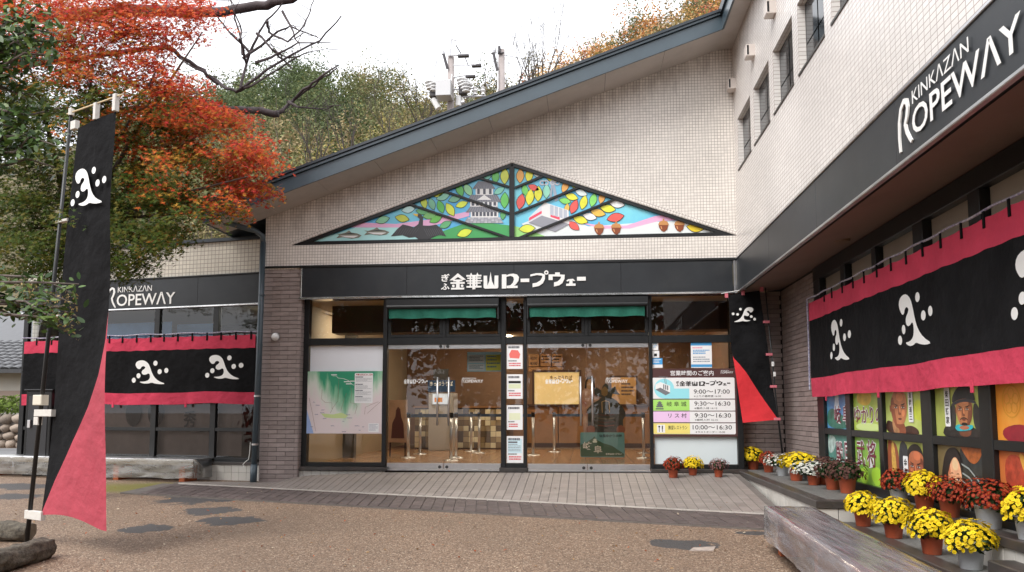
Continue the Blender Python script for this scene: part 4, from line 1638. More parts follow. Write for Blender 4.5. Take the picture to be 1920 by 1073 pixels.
CF2 = WF2.at(0, 0, .10)
def ca2(u, v): return CF2.px(u, v)
zt2, zb2 = ca2(340, 631)[1], ca2(340, 758)[1]
c12, c22 = ca2(340, 655)[1], ca2(340, 736)[1]
embs = []
for (u0, u1, vt, vb) in ((246, 317, 674, 722), (386, 457, 664, 713)):
    p, q = ca2(u0, vb), ca2(u1, vt)
    embs.append((p[0], p[1], q[0] - p[0], q[1] - p[1]))
loops2 = [ca2(u, 632)[0] for u in (206, 230, 256, 283, 308, 334, 361, 389, 415, 443, 471)] + [-4.85, -4.5, -4.15, -3.8, -3.45]
ban_l = curtain('crest_curtain', 'short black and red crest curtain on the low wing beside the drain pipe', CF2, -5.15, ca2(477, 690)[0], zt2, zb2, c12, c22, .019, embs, loops2, [ca2(210, 766)[0], ca2(347, 758)[0]], 5, .012)
rp_ = MB(); rp_.tube([CF2.P(a, zt2 + .05 + .008 * math.sin(a * 7), 0) for a in np.linspace(-5.2, .0, 60)], .011, 6)
rp_.build('rope', ROPE, ban_l)

# ================================================================== PRINT COLOURS
def srgb(h):
    h = h.lstrip('#')
    o = []
    for i in (0, 2, 4):
        c = int(h[i:i + 2], 16) / 255
        o.append(c / 12.92 if c <= .04045 else ((c + .055) / 1.055) ** 2.4)
    return tuple(min(.86, c * 1.22 + .004) for c in o)


def ink(h, rough=.5, **k):
    return mat('print_' + h.lstrip('#') + ('_' + str(rough)), srgb(h), rough, **k)


OUTL = ink('#1c1f22')

# ================================================================== MURAL IN THE GABLE TRIANGLE
MF = FF.at(0, 0, -.06)
mural = thing('mural_window', (TRI[2][0], YF + .06, TRI[0][1]), 'triangular painted glass mural with castle, gondola and autumn leaves', 'mural')


def z4(x, y): return MF.px(540 + x / 3.352, 280 + y / 3.352)
def z5(x, y): return MF.px(960 + x / 3.352, 280 + y / 3.352)


def flat(mb, pts, c, fr=MF):
    n = len(pts)
    ar = sum(pts[i][0] * pts[(i + 1) % n][1] - pts[(i + 1) % n][0] * pts[i][1] for i in range(n))
    if ar < 0:
        pts = pts[::-1]
    mb.add([fr.P(a, b, c) for a, b in pts], [tuple(range(n))])
    return mb


def shape(name, pts, c, col, parent, fr=MF, rough=.35, th=.0):
    mb = MB()
    if th:
        mb.prism(fr, pts, c - th, c)
    else:
        flat(mb, pts, c, fr)
    return mb.build(name, ink(col, rough), parent)


# backdrop glass: sky, pale river, ribbon, hill
mb = MB(); mb.prism(MF, [(TRI[0][0] + .0, TRI[0][1] - .02), (TRI[1][0] + .02, TRI[1][1] - .02), (TRI[2][0], TRI[2][1] + .05)], -.03, 0)
SKYG = mat('mural_sky', srgb('#3f9fd8'), .3, col2=srgb('#7fd0ee'), vscale=1.1)
mb.build('backdrop', SKYG, mural)
shape('river', [z4(120, 590), z4(430, 490), z4(700, 490), z4(960, 500), z4(1000, 600), z4(600, 610)], .002, '#a9dcf0', mural)
shape('pink_ribbon', [z4(380, 492), z4(480, 462), z4(680, 470), z4(900, 440), z4(1140, 390), z4(1140, 420), z4(920, 478), z4(700, 492)], .003, '#eaa6c8', mural)
shape('hill', [z4(860, 590), z4(960, 520), z4(1100, 470), z4(1250, 462), z4(1400, 480), z4(1405, 590)], .004, '#3f9a55', mural)
shape('hill', [z5(0, 580), z5(0, 480), z5(90, 500), z5(240, 560), z5(250, 590)], .004, '#8fc873', mural)
shape('river', [z5(240, 590), z5(60, 470), z5(130, 440), z5(360, 440), z5(480, 485), z5(700, 470), z5(900, 455), z5(1150, 450), z5(1340, 520), z5(1340, 560)], .002, '#d4ecf4', mural)
shape('pink_ribbon', [z5(420, 460), z5(560, 480), z5(720, 480), z5(900, 420), z5(1000, 410), z5(1150, 445), z5(920, 452), z5(740, 498), z5(560, 500)], .003, '#eaa6c8', mural)


def leaf(T, x, y, L_, ang, col):
    a0_, b0_ = T(x, y)
    l = L_ * 1.06 / 3.352 / 115.0
    t = R(ang)
    def lens(s, w):
        pts = []
        for i in range(17):
            q = -1 + 2 * i / 16
            pts.append((q, w * (1 - q * q)))
        for i in range(15, 0, -1):
            q = -1 + 2 * i / 16
            pts.append((q, -w * (1 - q * q)))
        return [(a0_ + s * l / 2 * (p * math.cos(t) - q * math.sin(t)), b0_ + s * l / 2 * (p * math.sin(t) + q * math.cos(t))) for p, q in pts]
    mb = MB(); mb.prism(MF, lens(1.0, .52), .004, .0085)
    o = mb.build('leaf', OUTL, mural)
    mb = MB(); flat(mb, lens(.92, .49), .0092)
    mb.build('leaf_glass', ink(col, .3, var=.12, vscale=6), o)


for d in ((595, 445, 95, 15, '#7bb890'), (718, 435, 95, -12, '#b8c33c'), (757, 380, 90, 8, '#b5dcec'), (855, 335, 85, -75, '#b9cc3a'), (905, 345, 85, -70, '#6fb08e'), (960, 362, 92, -70, '#4fae4a'),
          (1020, 380, 100, -60, '#c9d642'), (975, 300, 92, 18, '#7fbfa5'), (1050, 312, 90, 18, '#6fae8a'), (1092, 348, 82, 18, '#c9d642'), (1080, 255, 95, -68, '#55b155'), (1132, 256, 95, -60, '#8cc793'),
          (945, 285, 70, 15, '#c5d04a'), (1305, 172, 95, 88, '#5fb85a'), (1362, 170, 108, 90, '#cfdc52'), (1328, 262, 78, 30, '#7cc4b0'), (1362, 322, 105, 88, '#62bb58'), (1352, 412, 70, 85, '#55a060'),
          (930, 440, 90, 25, '#5fae45'), (990, 475, 85, 25, '#5aa56c'), (1110, 527, 102, 18, '#c8d63e'), (845, 392, 85, -8, '#5ba868'), (890, 418, 90, 8, '#6fae60'), (1240, 178, 80, 10, '#7cc4b0')):
    leaf(z4, *d)
for d in ((52, 168, 97, 88, '#f0a050'), (108, 165, 95, 84, '#e6d93c'), (162, 162, 62, -20, '#cfe6ee'), (262, 188, 90, -6, '#e6d93c'), (335, 235, 85, 65, '#f0a050'), (137, 243, 78, -25, '#e4574f'), (82, 258, 82, -80, '#6ec25c'),
          (55, 330, 105, 78, '#e4574f'), (112, 302, 108, 82, '#e6d93c'), (165, 280, 102, 88, '#e9da3a'), (217, 265, 95, 88, '#8ed0b8'), (375, 300, 85, -18, '#e6d93c'), (435, 275, 80, -20, '#cfe6ee'), (485, 254, 72, -20, '#e4574f'),
          (390, 362, 98, 68, '#e4574f'), (450, 335, 95, 75, '#e6d93c'), (510, 320, 92, 75, '#7ccb62'), (565, 306, 80, 75, '#f0a050'), (333, 326, 78, -12, '#7ccb62'), (345, 372, 65, 80, '#f0b050'), (430, 445, 98, -18, '#e6d93c'),
          (388, 482, 88, -38, '#e4574f'), (488, 424, 92, -15, '#eef4f4'), (540, 400, 98, -15, '#f0b04a'), (602, 374, 98, -10, '#e6d93c'), (660, 345, 98, -10, '#e9f2f4'), (722, 323, 82, -10, '#e6d93c'), (650, 430, 110, 12, '#e4574f'),
          (1150, 495, 105, -12, '#f0c02c'), (95, 500, 105, 3, '#cfd84a'), (395, 232, 55, -18, '#c9dc50')):
    leaf(z5, *d)

# castle
cas_ = shape('castle', [z4(1105, 465), z4(1355, 465), z4(1330, 428), z4(1130, 428)], .0105, '#8d8f98', mural, th=.004)
for r_ in range(3):
    for i in range(10):
        x = 1118 + r_ * 6 + i * (232 - r_ * 12) / 10
        shape('stone', [z4(x + 1, 464 - r_ * 12), z4(x + 19, 464 - r_ * 12), z4(x + 18, 454 - r_ * 12), z4(x + 2, 454 - r_ * 12)], .0112, ['#a9abb3', '#9a9ca6', '#b5b6bc'][(i + r_) % 3], cas_)
def tier(x0, x1, y0, y1, wn_):
    shape('white_storey', [z4(x0, y0), z4(x1, y0), z4(x1, y1), z4(x0, y1)], .0112, '#e9eaf0', cas_)
    for i in range(wn_):
        x = lerp(x0 + 10, x1 - 26, i / max(1, wn_ - 1))
        shape('castle_window', [z4(x, y0 - 8), z4(x + 16, y0 - 8), z4(x + 16, y1 + 8), z4(x, y1 + 8)], .0118, '#4a4c58', cas_)
def croof(x0, x1, y0, x2, x3, y1):
    o = shape('castle_roof', [z4(x0, y0), z4(x1, y0), z4(x3, y1), z4(x2, y1)], .0124, '#7d7f88', cas_)
    for i in range(13):
        t = (i + .5) / 13
        p, q = z4(lerp(x0, x1, t), y0), z4(lerp(x2, x3, t), y1)
        mb = MB(); mb.ribbon(MF, [p, q], .006, .0122, .0128)
        mb.build('roof_rib', ink('#4d4f58'), cas_)
tier(1148, 1322, 430, 388, 7)
croof(1118, 1345, 396, 1145, 1315, 362)
tier(1145, 1318, 364, 325, 6)
croof(1122, 1342, 332, 1150, 1315, 288)
shape('gable_front', [z4(1188, 320), z4(1280, 320), z4(1234, 288)], .0132, '#e9eaf0', cas_)
tier(1180, 1290, 292, 242, 3)
croof(1160, 1305, 250, 1195, 1270, 203)

# cormorant and two river fish
bird = shape('cormorant', [z4(648, 548), z4(690, 500), z4(722, 474), z4(760, 482), z4(792, 492), z4(820, 472), z4(828, 440), z4(812, 424), z4(818, 408), z4(836, 408), z4(850, 430), z4(848, 480), z4(890, 482), z4(932, 474), z4(965, 500), z4(995, 550), z4(955, 538), z4(925, 548), z4(885, 566), z4(830, 572), z4(800, 552), z4(760, 556), z4(720, 540)], .0105, '#2b2b2e', mural, th=.004)
shape('beak', [z4(785, 406), z4(818, 408), z4(816, 424), z4(800, 420)], .011, '#d9b43c', bird)
for i in range(9):
    x = 668 + i * 16
    shape('feather', [z4(x, 545 - i * 1.5), z4(x + 4, 543 - i * 1.5), z4(x + 30, 500 - i * .5), z4(x + 26, 500 - i * .5)], .011, '#45454a', bird)
    x = 985 - i * 13
    shape('feather', [z4(x, 545), z4(x - 4, 545), z4(x - 28, 500), z4(x - 24, 500)], .011, '#45454a', bird)
for (x, y) in ((385, 540), (560, 520)):
    f_ = shape('fish', [z4(x - 80, y + 20), z4(x - 60, y), z4(x - 80, y - 8), z4(x - 55, y - 6), z4(x - 20, y - 16), z4(x + 0, y - 28), z4(x + 15, y - 15), z4(x + 50, y - 10), z4(x + 78, y + 2), z4(x + 60, y + 16), z4(x + 15, y + 22), z4(x - 40, y + 14)], .0105, '#77766a', mural, th=.003)
    shape('belly', [z4(x - 60, y + 4), z4(x + 60, y + 4), z4(x + 30, y + 18), z4(x - 20, y + 15)], .011, '#e6e6e0', f_)
    shape('fish_eye', [z4(x + 54, y - 2), z4(x + 60, y - 2), z4(x + 60, y + 4), z4(x + 54, y + 4)], .011, '#222222', f_)
    shape('back_stripe', [z4(x - 50, y - 4), z4(x + 10, y - 14), z4(x + 45, y - 8), z4(x + 10, y - 5)], .011, '#2f3a3a', f_)
# gondola
gon = shape('gondola', [z5(105, 430), z5(205, 335), z5(355, 385), z5(360, 470), z5(290, 500), z5(105, 462)], .0105, '#eceef2', mural, th=.004)
shape('side_shade', [z5(105, 430), z5(186, 358), z5(188, 415), z5(105, 462)], .011, '#cdd0d8', gon)
shape('underside', [z5(105, 462), z5(188, 418), z5(360, 472), z5(270, 520)], .011, '#8e8f98', gon)
shape('red_stripe', [z5(108, 432), z5(186, 388), z5(188, 404), z5(106, 452)], .0115, '#d94a62', gon)
shape('red_stripe', [z5(242, 410), z5(300, 428), z5(300, 446), z5(242, 426)], .0115, '#d94a62', gon)
for i in range(4):
    x = 240 + i * 28
    shape('gondola_window', [z5(x, 350 + i * 9), z5(x + 22, 357 + i * 9), z5(x + 22, 420 + i * 8), z5(x, 412 + i * 8)], .0118, '#aeb4c0', gon)
shape('hanger', [z5(235, 300), z5(250, 200), z5(262, 200), z5(290, 320), z5(270, 330), z5(255, 240), z5(250, 310)], .011, '#9aa4b4', gon)
for x in (190, 215, 255, 285):
    mb = MB(); a, b = z5(x, 212); mb.ring(MF, a, b, .045, .022, .0095, .0115, 16)
    mb.build('pulley', ink('#b9bcc6'), gon)
for (x, y) in ((547, 505), (655, 502), (952, 485), (1052, 485)):
    ac = shape('acorn', [z5(x - 30, y - 10), z5(x + 30, y - 10), z5(x + 24, y + 18), z5(x + 4, y + 36), z5(x - 14, y + 28), z5(x - 28, y + 8)], .0105, '#7e3f1e', mural, th=.003)
    shape('cap', [z5(x - 34, y - 8), z5(x + 34, y - 8), z5(x + 24, y - 30), z5(x + 4, y - 36), z5(x + 4, y - 48), z5(x - 4, y - 48), z5(x - 6, y - 36), z5(x - 26, y - 28)], .0112, '#b9834c', ac)
    shape('shine', [z5(x - 20, y), z5(x - 12, y), z5(x - 8, y + 20), z5(x - 14, y + 18)], .0112, '#c98d5e', ac)
# black glazing bars
def bar(p, q, w, c1=.035):
    mb = MB(); mb.ribbon(MF, [p, q], w, -.01, c1)
    mb.build('glazing_bar', FRAME, mural)
T0, T1, T2 = TRI
bar((T0[0] + .02, T0[1] + .03), (T1[0] - .0, T1[1] + .03), .06, .05)
for (p, q, sg) in ((T0, T2, 1), (T2, T1, 1)):
    d = Vector((q[0] - p[0], q[1] - p[1])).normalized()
    n_ = Vector((-d.y, d.x))
    bar((p[0] - n_.x * .03, p[1] - n_.y * .03), (q[0] - n_.x * .03, q[1] - n_.y * .03), .052, .048)
cx = z4(1408, 300)[0]
bar((cx, T0[1] + .07), (cx, T2[1] - .03), .085, .046)
for (p, q) in (((760, 345), (1390, 560)), ((970, 262), (1390, 405)), ((1190, 180), (1390, 240))):
    bar(z4(*p), z4(*q), .036, .04)
for (p, q) in (((20, 570), (690, 300)), ((20, 405), (450, 230)), ((20, 245), (225, 160))):
    bar(z5(*p), z5(*q), .036, .04)

# ================================================================== BOARDS AND NOTICES AT THE DOORS
def rect(a0, b0, a1, b1): return [(a0, b0), (a1, b0), (a1, b1), (a0, b1)]


def roundrect(a0, b0, a1, b1, r_, n=5, corners=(1, 1, 1, 1)):
    pts = []
    for k, (ca, cb, s) in enumerate(((a0 + r_, b0 + r_, 180), (a1 - r_, b0 + r_, 270), (a1 - r_, b1 - r_, 0), (a0 + r_, b1 - r_, 90))):
        if corners[k]:
            pts += [(ca + r_ * math.cos(R(s + 90 * i / n)), cb + r_ * math.sin(R(s + 90 * i / n))) for i in range(n + 1)]
        else:
            pts.append(((a0, b0), (a1, b0), (a1, b1), (a0, b1))[k])
    return pts


def lines(mb, fr, a0, b0, a1, b1, n, c, seed=0, fill=.5):
    """Rows of print too small to read."""
    rr = random.Random(seed)
    for i in range(n):
        z1 = b1 - (b1 - b0) * i / n
        z0 = z1 - (b1 - b0) / n * fill
        a = a0
        end = a1 - rr.choice((0, 0, .25)) * (a1 - a0)
        while a < end:
            w = rr.uniform(.03, .12) * (a1 - a0)
            mb.add([fr.P(a, z0, c), fr.P(min(a + w, end), z0, c), fr.P(min(a + w, end), z1, c), fr.P(a, z1, c)], [(0, 1, 2, 3)])
            a += w + .018 * (a1 - a0)
    return mb


# opening-hours board
HF = GF.at(0, 0, .05)
def h3(x, y): return HF.px(1220 + x / 5.647, 640 + y / 5.647)
hs = thing('opening_hours_sign', HF.P(*h3(460, 1000)), 'brown opening hours board with white, green, pink and yellow rows', 'sign')
p0, p1 = h3(0, 1010), h3(920, 288)
HX = lambda x: lerp(p0[0], p1[0], x / 920)
HZ = lambda y: lerp(p1[1], p0[1], (y - 288) / (1010 - 288))
def hrect(x0, y0, x1, y1): return rect(HX(x0), HZ(y1), HX(x1), HZ(y0))
mb = MB(); mb.bbox(HF, HX(0), HZ(1010), -.03, HX(905), HZ(288), 0, .003)
mb.build('board', ink('#4a2f2e', .4), hs)
DK = ink('#2b2727')
W0 = '#e4e4ea'
for (y0, y1, col, cor) in ((384, 608, '#8fd0ee', (0, 0, 1, 1)), (618, 735, '#9fd068', (0, 0, 0, 0)), (744, 858, '#f2b8dc', (0, 0, 0, 0)), (868, 983, '#f4cc74', (1, 1, 0, 0))):
    mb = MB(); flat(mb, roundrect(HX(25), HZ(y1), HX(885), HZ(y0), .022, 5, cor), .001, HF)
    row = mb.build('row', ink(W0, .4), hs)
    if y0 > 600:
        mb = MB(); flat(mb, roundrect(HX(30), HZ(y1 - 2), HX(412), HZ(y0 + 1), .02, 5, (cor[0], 0, 0, 0)), .002, HF)
        mb.build('row_colour', ink(col, .4), row)
mb = MB()
flat(mb, [(HX(150) + (HX(255) - HX(150)) * math.cos(t), HZ(500) + (HX(255) - HX(150)) * math.sin(t)) for t in np.linspace(0, 2 * math.pi, 33)[:-1]], .002, HF)
flat(mb, hrect(150, 500, 412, 607), .0022, HF)
mb.build('blue_disc', ink('#8fd0ee', .4), hs)
T_ = MB(); put_text(T_, HF, '営業時間のご案内', HX(218), HZ(362), HX(670), HZ(308), .0012, .012); T_.build('heading', ink('#f4f2ee'), hs)
ropeway_logo(MB(), HF, HX(745), HZ(345), HX(872), HZ(305), .0012).build('heading_logo', ink('#f4f2ee'), hs)
T_ = MB()
ropeway_kana(T_, HF, HX(275), HZ(475), HX(842), HZ(415), .0018, .0006)
for (s, x0, y0, x1, y1, bo) in (('9:00～17:00', 458, 555, 832, 510, .005), ('※上りの最終便 16:30', 460, 592, 740, 570, 0), ('岐 阜 城', 175, 690, 380, 638, .006), ('9:30～16:30', 462, 682, 836, 638, .005), ('※最終入城 16:15', 462, 720, 698, 697, 0),
                                ('リ ス 村', 188, 812, 380, 762, .008), ('9:30～16:30', 464, 808, 840, 762, .005), ('※最終入村 16:15', 464, 843, 700, 820, 0), ('展望レストラン', 185, 937, 383, 892, .006), ('10:00～16:30', 440, 933, 845, 888, .005), ('※ラストオーダー 15:30', 470, 971, 772, 948, 0)):
    put_text(T_, HF, s, HX(x0), HZ(y0), HX(x1), HZ(y1), .0028, bo)
T_.build('hours_lettering', DK, hs)
# small gondola, castle and cutlery pictograms
pg = MB(); flat(pg, [(HX(58), HZ(510)), (HX(60), HZ(455)), (HX(110), HZ(430)), (HX(212), HZ(470)), (HX(212), HZ(545)), (HX(165), HZ(570))], .003, HF)
pg.build('gondola_picture', ink('#eef0f2'), hs)
pg = MB(); flat(pg, [(HX(58), HZ(510)), (HX(110), HZ(490)), (HX(215), HZ(545)), (HX(165), HZ(572))], .0034, HF)
pg.ribbon(HF, [(HX(165), HZ(455)), (HX(150), HZ(385)), (HX(168), HZ(385)), (HX(175), HZ(455))], .006, .0028, .0034)
pg.ribbon(HF, [(HX(95), HZ(368)), (HX(190), HZ(378))], .006, .0028, .0034)
for x in (140, 160, 180):
    flat(pg, hrect(x, 455 + (x - 140) * .3, x + 12, 505 + (x - 140) * .3), .0036, HF)
pg.build('gondola_picture', ink('#6d6f74'), hs)
pg = MB()
for (x0, x1, y0, y1) in ((58, 140, 722, 708), (65, 135, 700, 690), (75, 125, 682, 672), (60, 138, 690, 682), (70, 130, 672, 664), (82, 118, 664, 650), (76, 124, 654, 647), (88, 112, 647, 636)):
    flat(pg, hrect(x0, y1, x1, y0), .003 + .0001 * (x0 % 7), HF)
pg.build('castle_picture', ink('#5d6360'), hs)
pg = MB(); flat(pg, hrect(68, 884, 152, 968), .003, HF)
pg.build('cutlery_ground', ink('#f2f2f2'), hs)
pg = MB(); flat(pg, hrect(88, 910, 94, 960), .0034, HF); flat(pg, hrect(82, 896, 101, 912), .0034, HF); flat(pg, hrect(118, 895, 130, 930), .0034, HF); flat(pg, hrect(120, 930, 127, 960), .0036, HF)
pg.build('cutlery_picture', DK, hs)

# walking-trail map board
MFb = GF.at(0, 0, .06)
m0 = MFb.px(574, 813)
m1 = MFb.px(717, 696)
mb_w, mb_h = m1[0] - m0[0], m1[1] - m0[1]
MB_F = MFb.at(m0[0], m0[1], 0)


def map_mat():
    m = bpy.data.materials.new('trail_map_print')
    m.use_nodes = True
    N, L = m.node_tree.nodes, m.node_tree.links
    b = N['Principled BSDF']
    b.inputs['Roughness'].default_value = .35
    uv = N.new('ShaderNodeUVMap')
    sx = N.new('ShaderNodeSeparateXYZ')
    L.new(uv.outputs[0], sx.inputs[0])
    mp = N.new('ShaderNodeMapping')
    mp.inputs['Scale'].default_value = (6.0, 1.3, 1)
    L.new(uv.outputs[0], mp.inputs[0])
    nz = N.new('ShaderNodeTexNoise')
    nz.inputs['Scale'].default_value = 1.3
    nz.inputs['Detail'].default_value = 3
    L.new(mp.outputs[0], nz.inputs[0])
    # green ridge strongest at the upper middle of the sheet
    a = N.new('ShaderNodeMath'); a.operation = 'SUBTRACT'; L.new(sx.outputs[0], a.inputs[0]); a.inputs[1].default_value = mb_w * .5
    a2 = N.new('ShaderNodeMath'); a2.operation = 'ABSOLUTE'; L.new(a.outputs[0], a2.inputs[0])
    a3 = N.new('ShaderNodeMath'); a3.operation = 'MULTIPLY_ADD'; L.new(a2.outputs[0], a3.inputs[0]); a3.inputs[1].default_value = -1.0
    L.new(sx.outputs[1], a3.inputs[2])
    a4 = N.new('ShaderNodeMath'); a4.operation = 'MULTIPLY_ADD'; L.new(nz.outputs[0], a4.inputs[0]); a4.inputs[1].default_value = .75; L.new(a3.outputs[0], a4.inputs[2])
    rp = N.new('ShaderNodeValToRGB')
    e = rp.color_ramp.elements
    e[0].position, e[0].color = .40, (.78, .68, .68, 1)
    e[1].position, e[1].color = 1.12, (.03, .30, .16, 1)
    k = e.new(.62); k.color = (.70, .74, .66, 1)
    k = e.new(.85); k.color = (.25, .52, .33, 1)
    e[-1].position = 1.0
    L.new(a4.outputs[0], rp.inputs[0])
    # river corner
    r1 = N.new('ShaderNodeMath'); r1.operation = 'MULTIPLY_ADD'; L.new(sx.outputs[1], r1.inputs[0]); r1.inputs[1].default_value = .32; L.new(sx.outputs[0], r1.inputs[2])
    r2 = N.new('ShaderNodeMath'); r2.operation = 'LESS_THAN'; L.new(r1.outputs[0], r2.inputs[0]); r2.inputs[1].default_value = .13
    mx = N.new('ShaderNodeMix'); mx.data_type = 'RGBA'; L.new(r2.outputs[0], mx.inputs[0]); L.new(rp.outputs[0], mx.inputs[6]); mx.inputs[7].default_value = (.36, .50, .82, 1)
    L.new(mx.outputs[2], b.inputs['Base Color'])
    return m


mapb = thing('trail_map_board', MB_F.P(mb_w / 2, 0), 'trail map board with green mountain and pink town on white', 'map')
mb = MB(); mb.bbox(MB_F, 0, 0, -.02, mb_w, mb_h, 0, .002)
mb.build('board', map_mat(), mapb, uv=MB_F)
def mxy(x, y): return (mb_w * (x - 30) / 1100, mb_h * (1 - (y - 112) / 912))
mb = MB(); flat(mb, roundrect(*mxy(728, 580), *mxy(995, 140), .015), .001, MB_F)
key = mb.build('legend_panel', ink('#eef0f0'), mapb)
mb = MB(); put_text(mb, MB_F, '金華山登山道のご案内', *mxy(745, 176), *mxy(988, 150), .002, .03)
mb.build('legend_heading', ink('#a8323a'), key)
mb = MB()
for i, y in enumerate((190, 298, 388, 478)):
    lines(mb, MB_F, *mxy(740, y + 18), *mxy(850, y), 1, .002, i, .9)
    lines(mb, MB_F, *mxy(745, y + 82), *mxy(975, y + 26), 4, .002, i + 9, .28)
mb.build('legend_text', ink('#6b6f74'), key)
mb = MB(); flat(mb, rect(*mxy(940, 1000), *mxy(1090, 875)), .001, MB_F)
mb.build('scale_box', ink('#f4f2f2'), mapb)
mb = MB(); lines(mb, MB_F, *mxy(950, 990), *mxy(1075, 890), 6, .002, 40, .3)
for (x, y, w) in ((160, 605, 60), (150, 740, 50), (245, 675, 50), (230, 715, 70), (390, 905, 60), (610, 745, 60), (740, 905, 70), (850, 920, 30), (555, 990, 60), (90, 920, 40), (270, 800, 60), (620, 790, 80), (800, 970, 30), (120, 560, 30), (560, 840, 30)):
    lines(mb, MB_F, *mxy(x, y + 14), *mxy(x + w, y), 2, .0015, x, .6)
mb.build('place_names', ink('#6f6a86'), mapb)
mb = MB()
for path in ([(495, 230), (492, 420), (485, 550), (420, 640), (380, 725)], [(660, 330), (690, 420), (672, 575), (745, 590), (770, 620), (740, 740)], [(610, 430), (560, 590), (530, 690)], [(250, 380), (245, 520), (300, 570), (400, 575), (405, 670)], [(880, 745), (890, 640), (980, 600), (1080, 560)], [(920, 730), (1040, 620), (1110, 560)], [(60, 500), (110, 700), (170, 990)]):
    MB().ribbon(MB_F, [mxy(*p) for p in path], .004, .0008, .0016).build('trail', ink('#7d5a4a'), mapb)
mb = MB(); mb.ribbon(MB_F, [mxy(*p) for p in ((400, 178), (460, 182), (480, 210), (560, 220), (640, 250), (690, 305), (720, 318))], .006, .0008, .0018)
for (x, y) in ((570, 258), (600, 290), (380, 155), (660, 250)):
    flat(mb, rect(*mxy(x, y + 14), *mxy(x + 85, y + 2)), .0016, MB_F)
mb.build('summit_marks', ink('#f3f0d8'), mapb)
mb = MB(); flat(mb, [mxy(240, 730), mxy(420, 745), mxy(540, 720), mxy(640, 760), mxy(600, 800), mxy(430, 800), mxy(300, 790)], .0007, MB_F)
mb.build('park_area', ink('#b9c98a'), mapb)

# paper notices
def paper(label, u0, v0, u1, v1, draw, c=.03, group=None, fr=GF, col='#e9ecee', name='notice'):
    p, q = fr.px(u0, v1, c), fr.px(u1, v0, c)
    F2 = fr.at(p[0], p[1], c)
    w, h = q[0] - p[0], q[1] - p[1]
    t = thing(name, F2.P(w / 2, 0), label, 'notice', group)
    mb = MB(); mb.fbox(F2, 0, 0, -.004, w, h, 0)
    mb.build('sheet', ink(col), t)
    draw(t, F2, w, h)
    return t


def d_art(col, kind):
    def f(t, F2, w, h):
        mb = MB(); lines(mb, F2, w * .1, h * .84, w * .8, h * .93, 1, .001, kind, 1)
        if kind == 1:
            mb2 = MB(); flat(mb2, [(w * .2, h * .45), (w * .78, h * .42), (w * .85, h * .6), (w * .7, h * .76), (w * .3, h * .78), (w * .15, h * .6)], .001, F2)
            mb2.build('picture', ink(col), t)
        elif kind == 2:
            mb2 = MB(); flat(mb2, rect(w * .12, h * .63, w * .88, h * .73), .001, F2); mb2.build('black_bar', INK, t)
            mb2 = MB(); flat(mb2, rect(w * .12, h * .42, w * .88, h * .6), .001, F2); mb2.build('picture', ink(col), t)
        elif kind == 3:
            mb2 = MB(); flat(mb2, rect(w * .15, h * .4, w * .85, h * .68), .001, F2); mb2.build('picture', ink(col), t)
        else:
            flat(mb, rect(w * .1, h * .74, w * .65, h * .8), .001, F2)
            mb2 = MB(); flat(mb2, rect(w * .08, h * .36, w * .92, h * .9), .0006, F2); mb2.build('tint', ink(col), t)
            lines(mb, F2, w * .1, h * .4, w * .85, h * .7, 5, .0012, 5, .35)
        lines(mb, F2, w * .1, h * .3, w * .62, h * .35, 1, .001, kind + 3, .9)
        mb.build('small_print', ink('#55565a'), t)
        mb = MB(); lines(mb, F2, w * .14, h * .08, w * .88, h * .25, 2, .001, kind + 7, .6)
        mb.build('red_print', ink('#c4424a'), t)
    return f


GN = 'paper notices stacked in the post between the doors'
paper('notice with red picture, topmost between the doors', 950, 646, 980, 692, d_art('#d96a62', 1), group=GN)
paper('notice with black bar, second from top between the doors', 950, 702, 980, 748, d_art('#c9cfae', 2), group=GN)
paper('notice with pale map, third from top between the doors', 950, 760, 980, 806, d_art('#cfd3b4', 3), group=GN)
paper('bluish notice, lowest between the doors', 950, 818, 981, 868, d_art('#bcd2de', 4), group=GN)
def d_blue(t, F2, w, h):
    for r4 in (rect(0, h * .84, w, h), rect(0, h * .03, w, h * .13)):
        flat(MB(), r4, .001, F2).build('blue_band', ink('#3f8fc4'), t)
    lines(MB(), F2, w * .1, h * .5, w * .9, h * .68, 3, .001, 3, .6).build('blue_print', ink('#3f8fc4'), t)
    mb = MB(); lines(mb, F2, w * .08, h * .73, w * .55, h * .78, 1, .001, 4, .9)
    mb.build('pink_print', ink('#d98aa0'), t)
    mb = MB(); lines(mb, F2, w * .1, h * .18, w * .9, h * .42, 3, .001, 6, .45)
    mb.build('small_print', ink('#7a8694'), t)
paper('tall white notice with blue bands above the opening hours board', 1296, 640, 1334, 690, d_blue)
def d_s1(t, F2, w, h):
    mb = MB(); lines(mb, F2, w * .15, h * .2, w * .8, h * .8, 3, .001, 8, .4); mb.build('blue_print', ink('#4f97c0'), t)
def d_s2(t, F2, w, h):
    mb = MB(); flat(mb, rect(w * .3, h * .2, w * .7, h * .6), .001, F2); mb.build('mark', INK, t)
def d_s3(t, F2, w, h):
    mb = MB(); flat(mb, rect(0, h * .35, w, h), .001, F2); mb.build('blue_field', ink('#3f93cc'), t)
    mb = MB(); lines(mb, F2, w * .12, h * .45, w * .88, h * .9, 3, .0016, 2, .5); mb.build('white_print', LETTER, t)
paper('small sticker with blue drawing, topmost beside the second doors', 1222, 640, 1234, 657, d_s1, .02, name='sticker')
paper('small white sticker with black mark beside the second doors', 1222, 658, 1236, 671, d_s2, .02, name='sticker')
paper('blue square sticker just above the opening hours board', 1223, 672, 1242, 690, d_s3, .02, name='sticker')

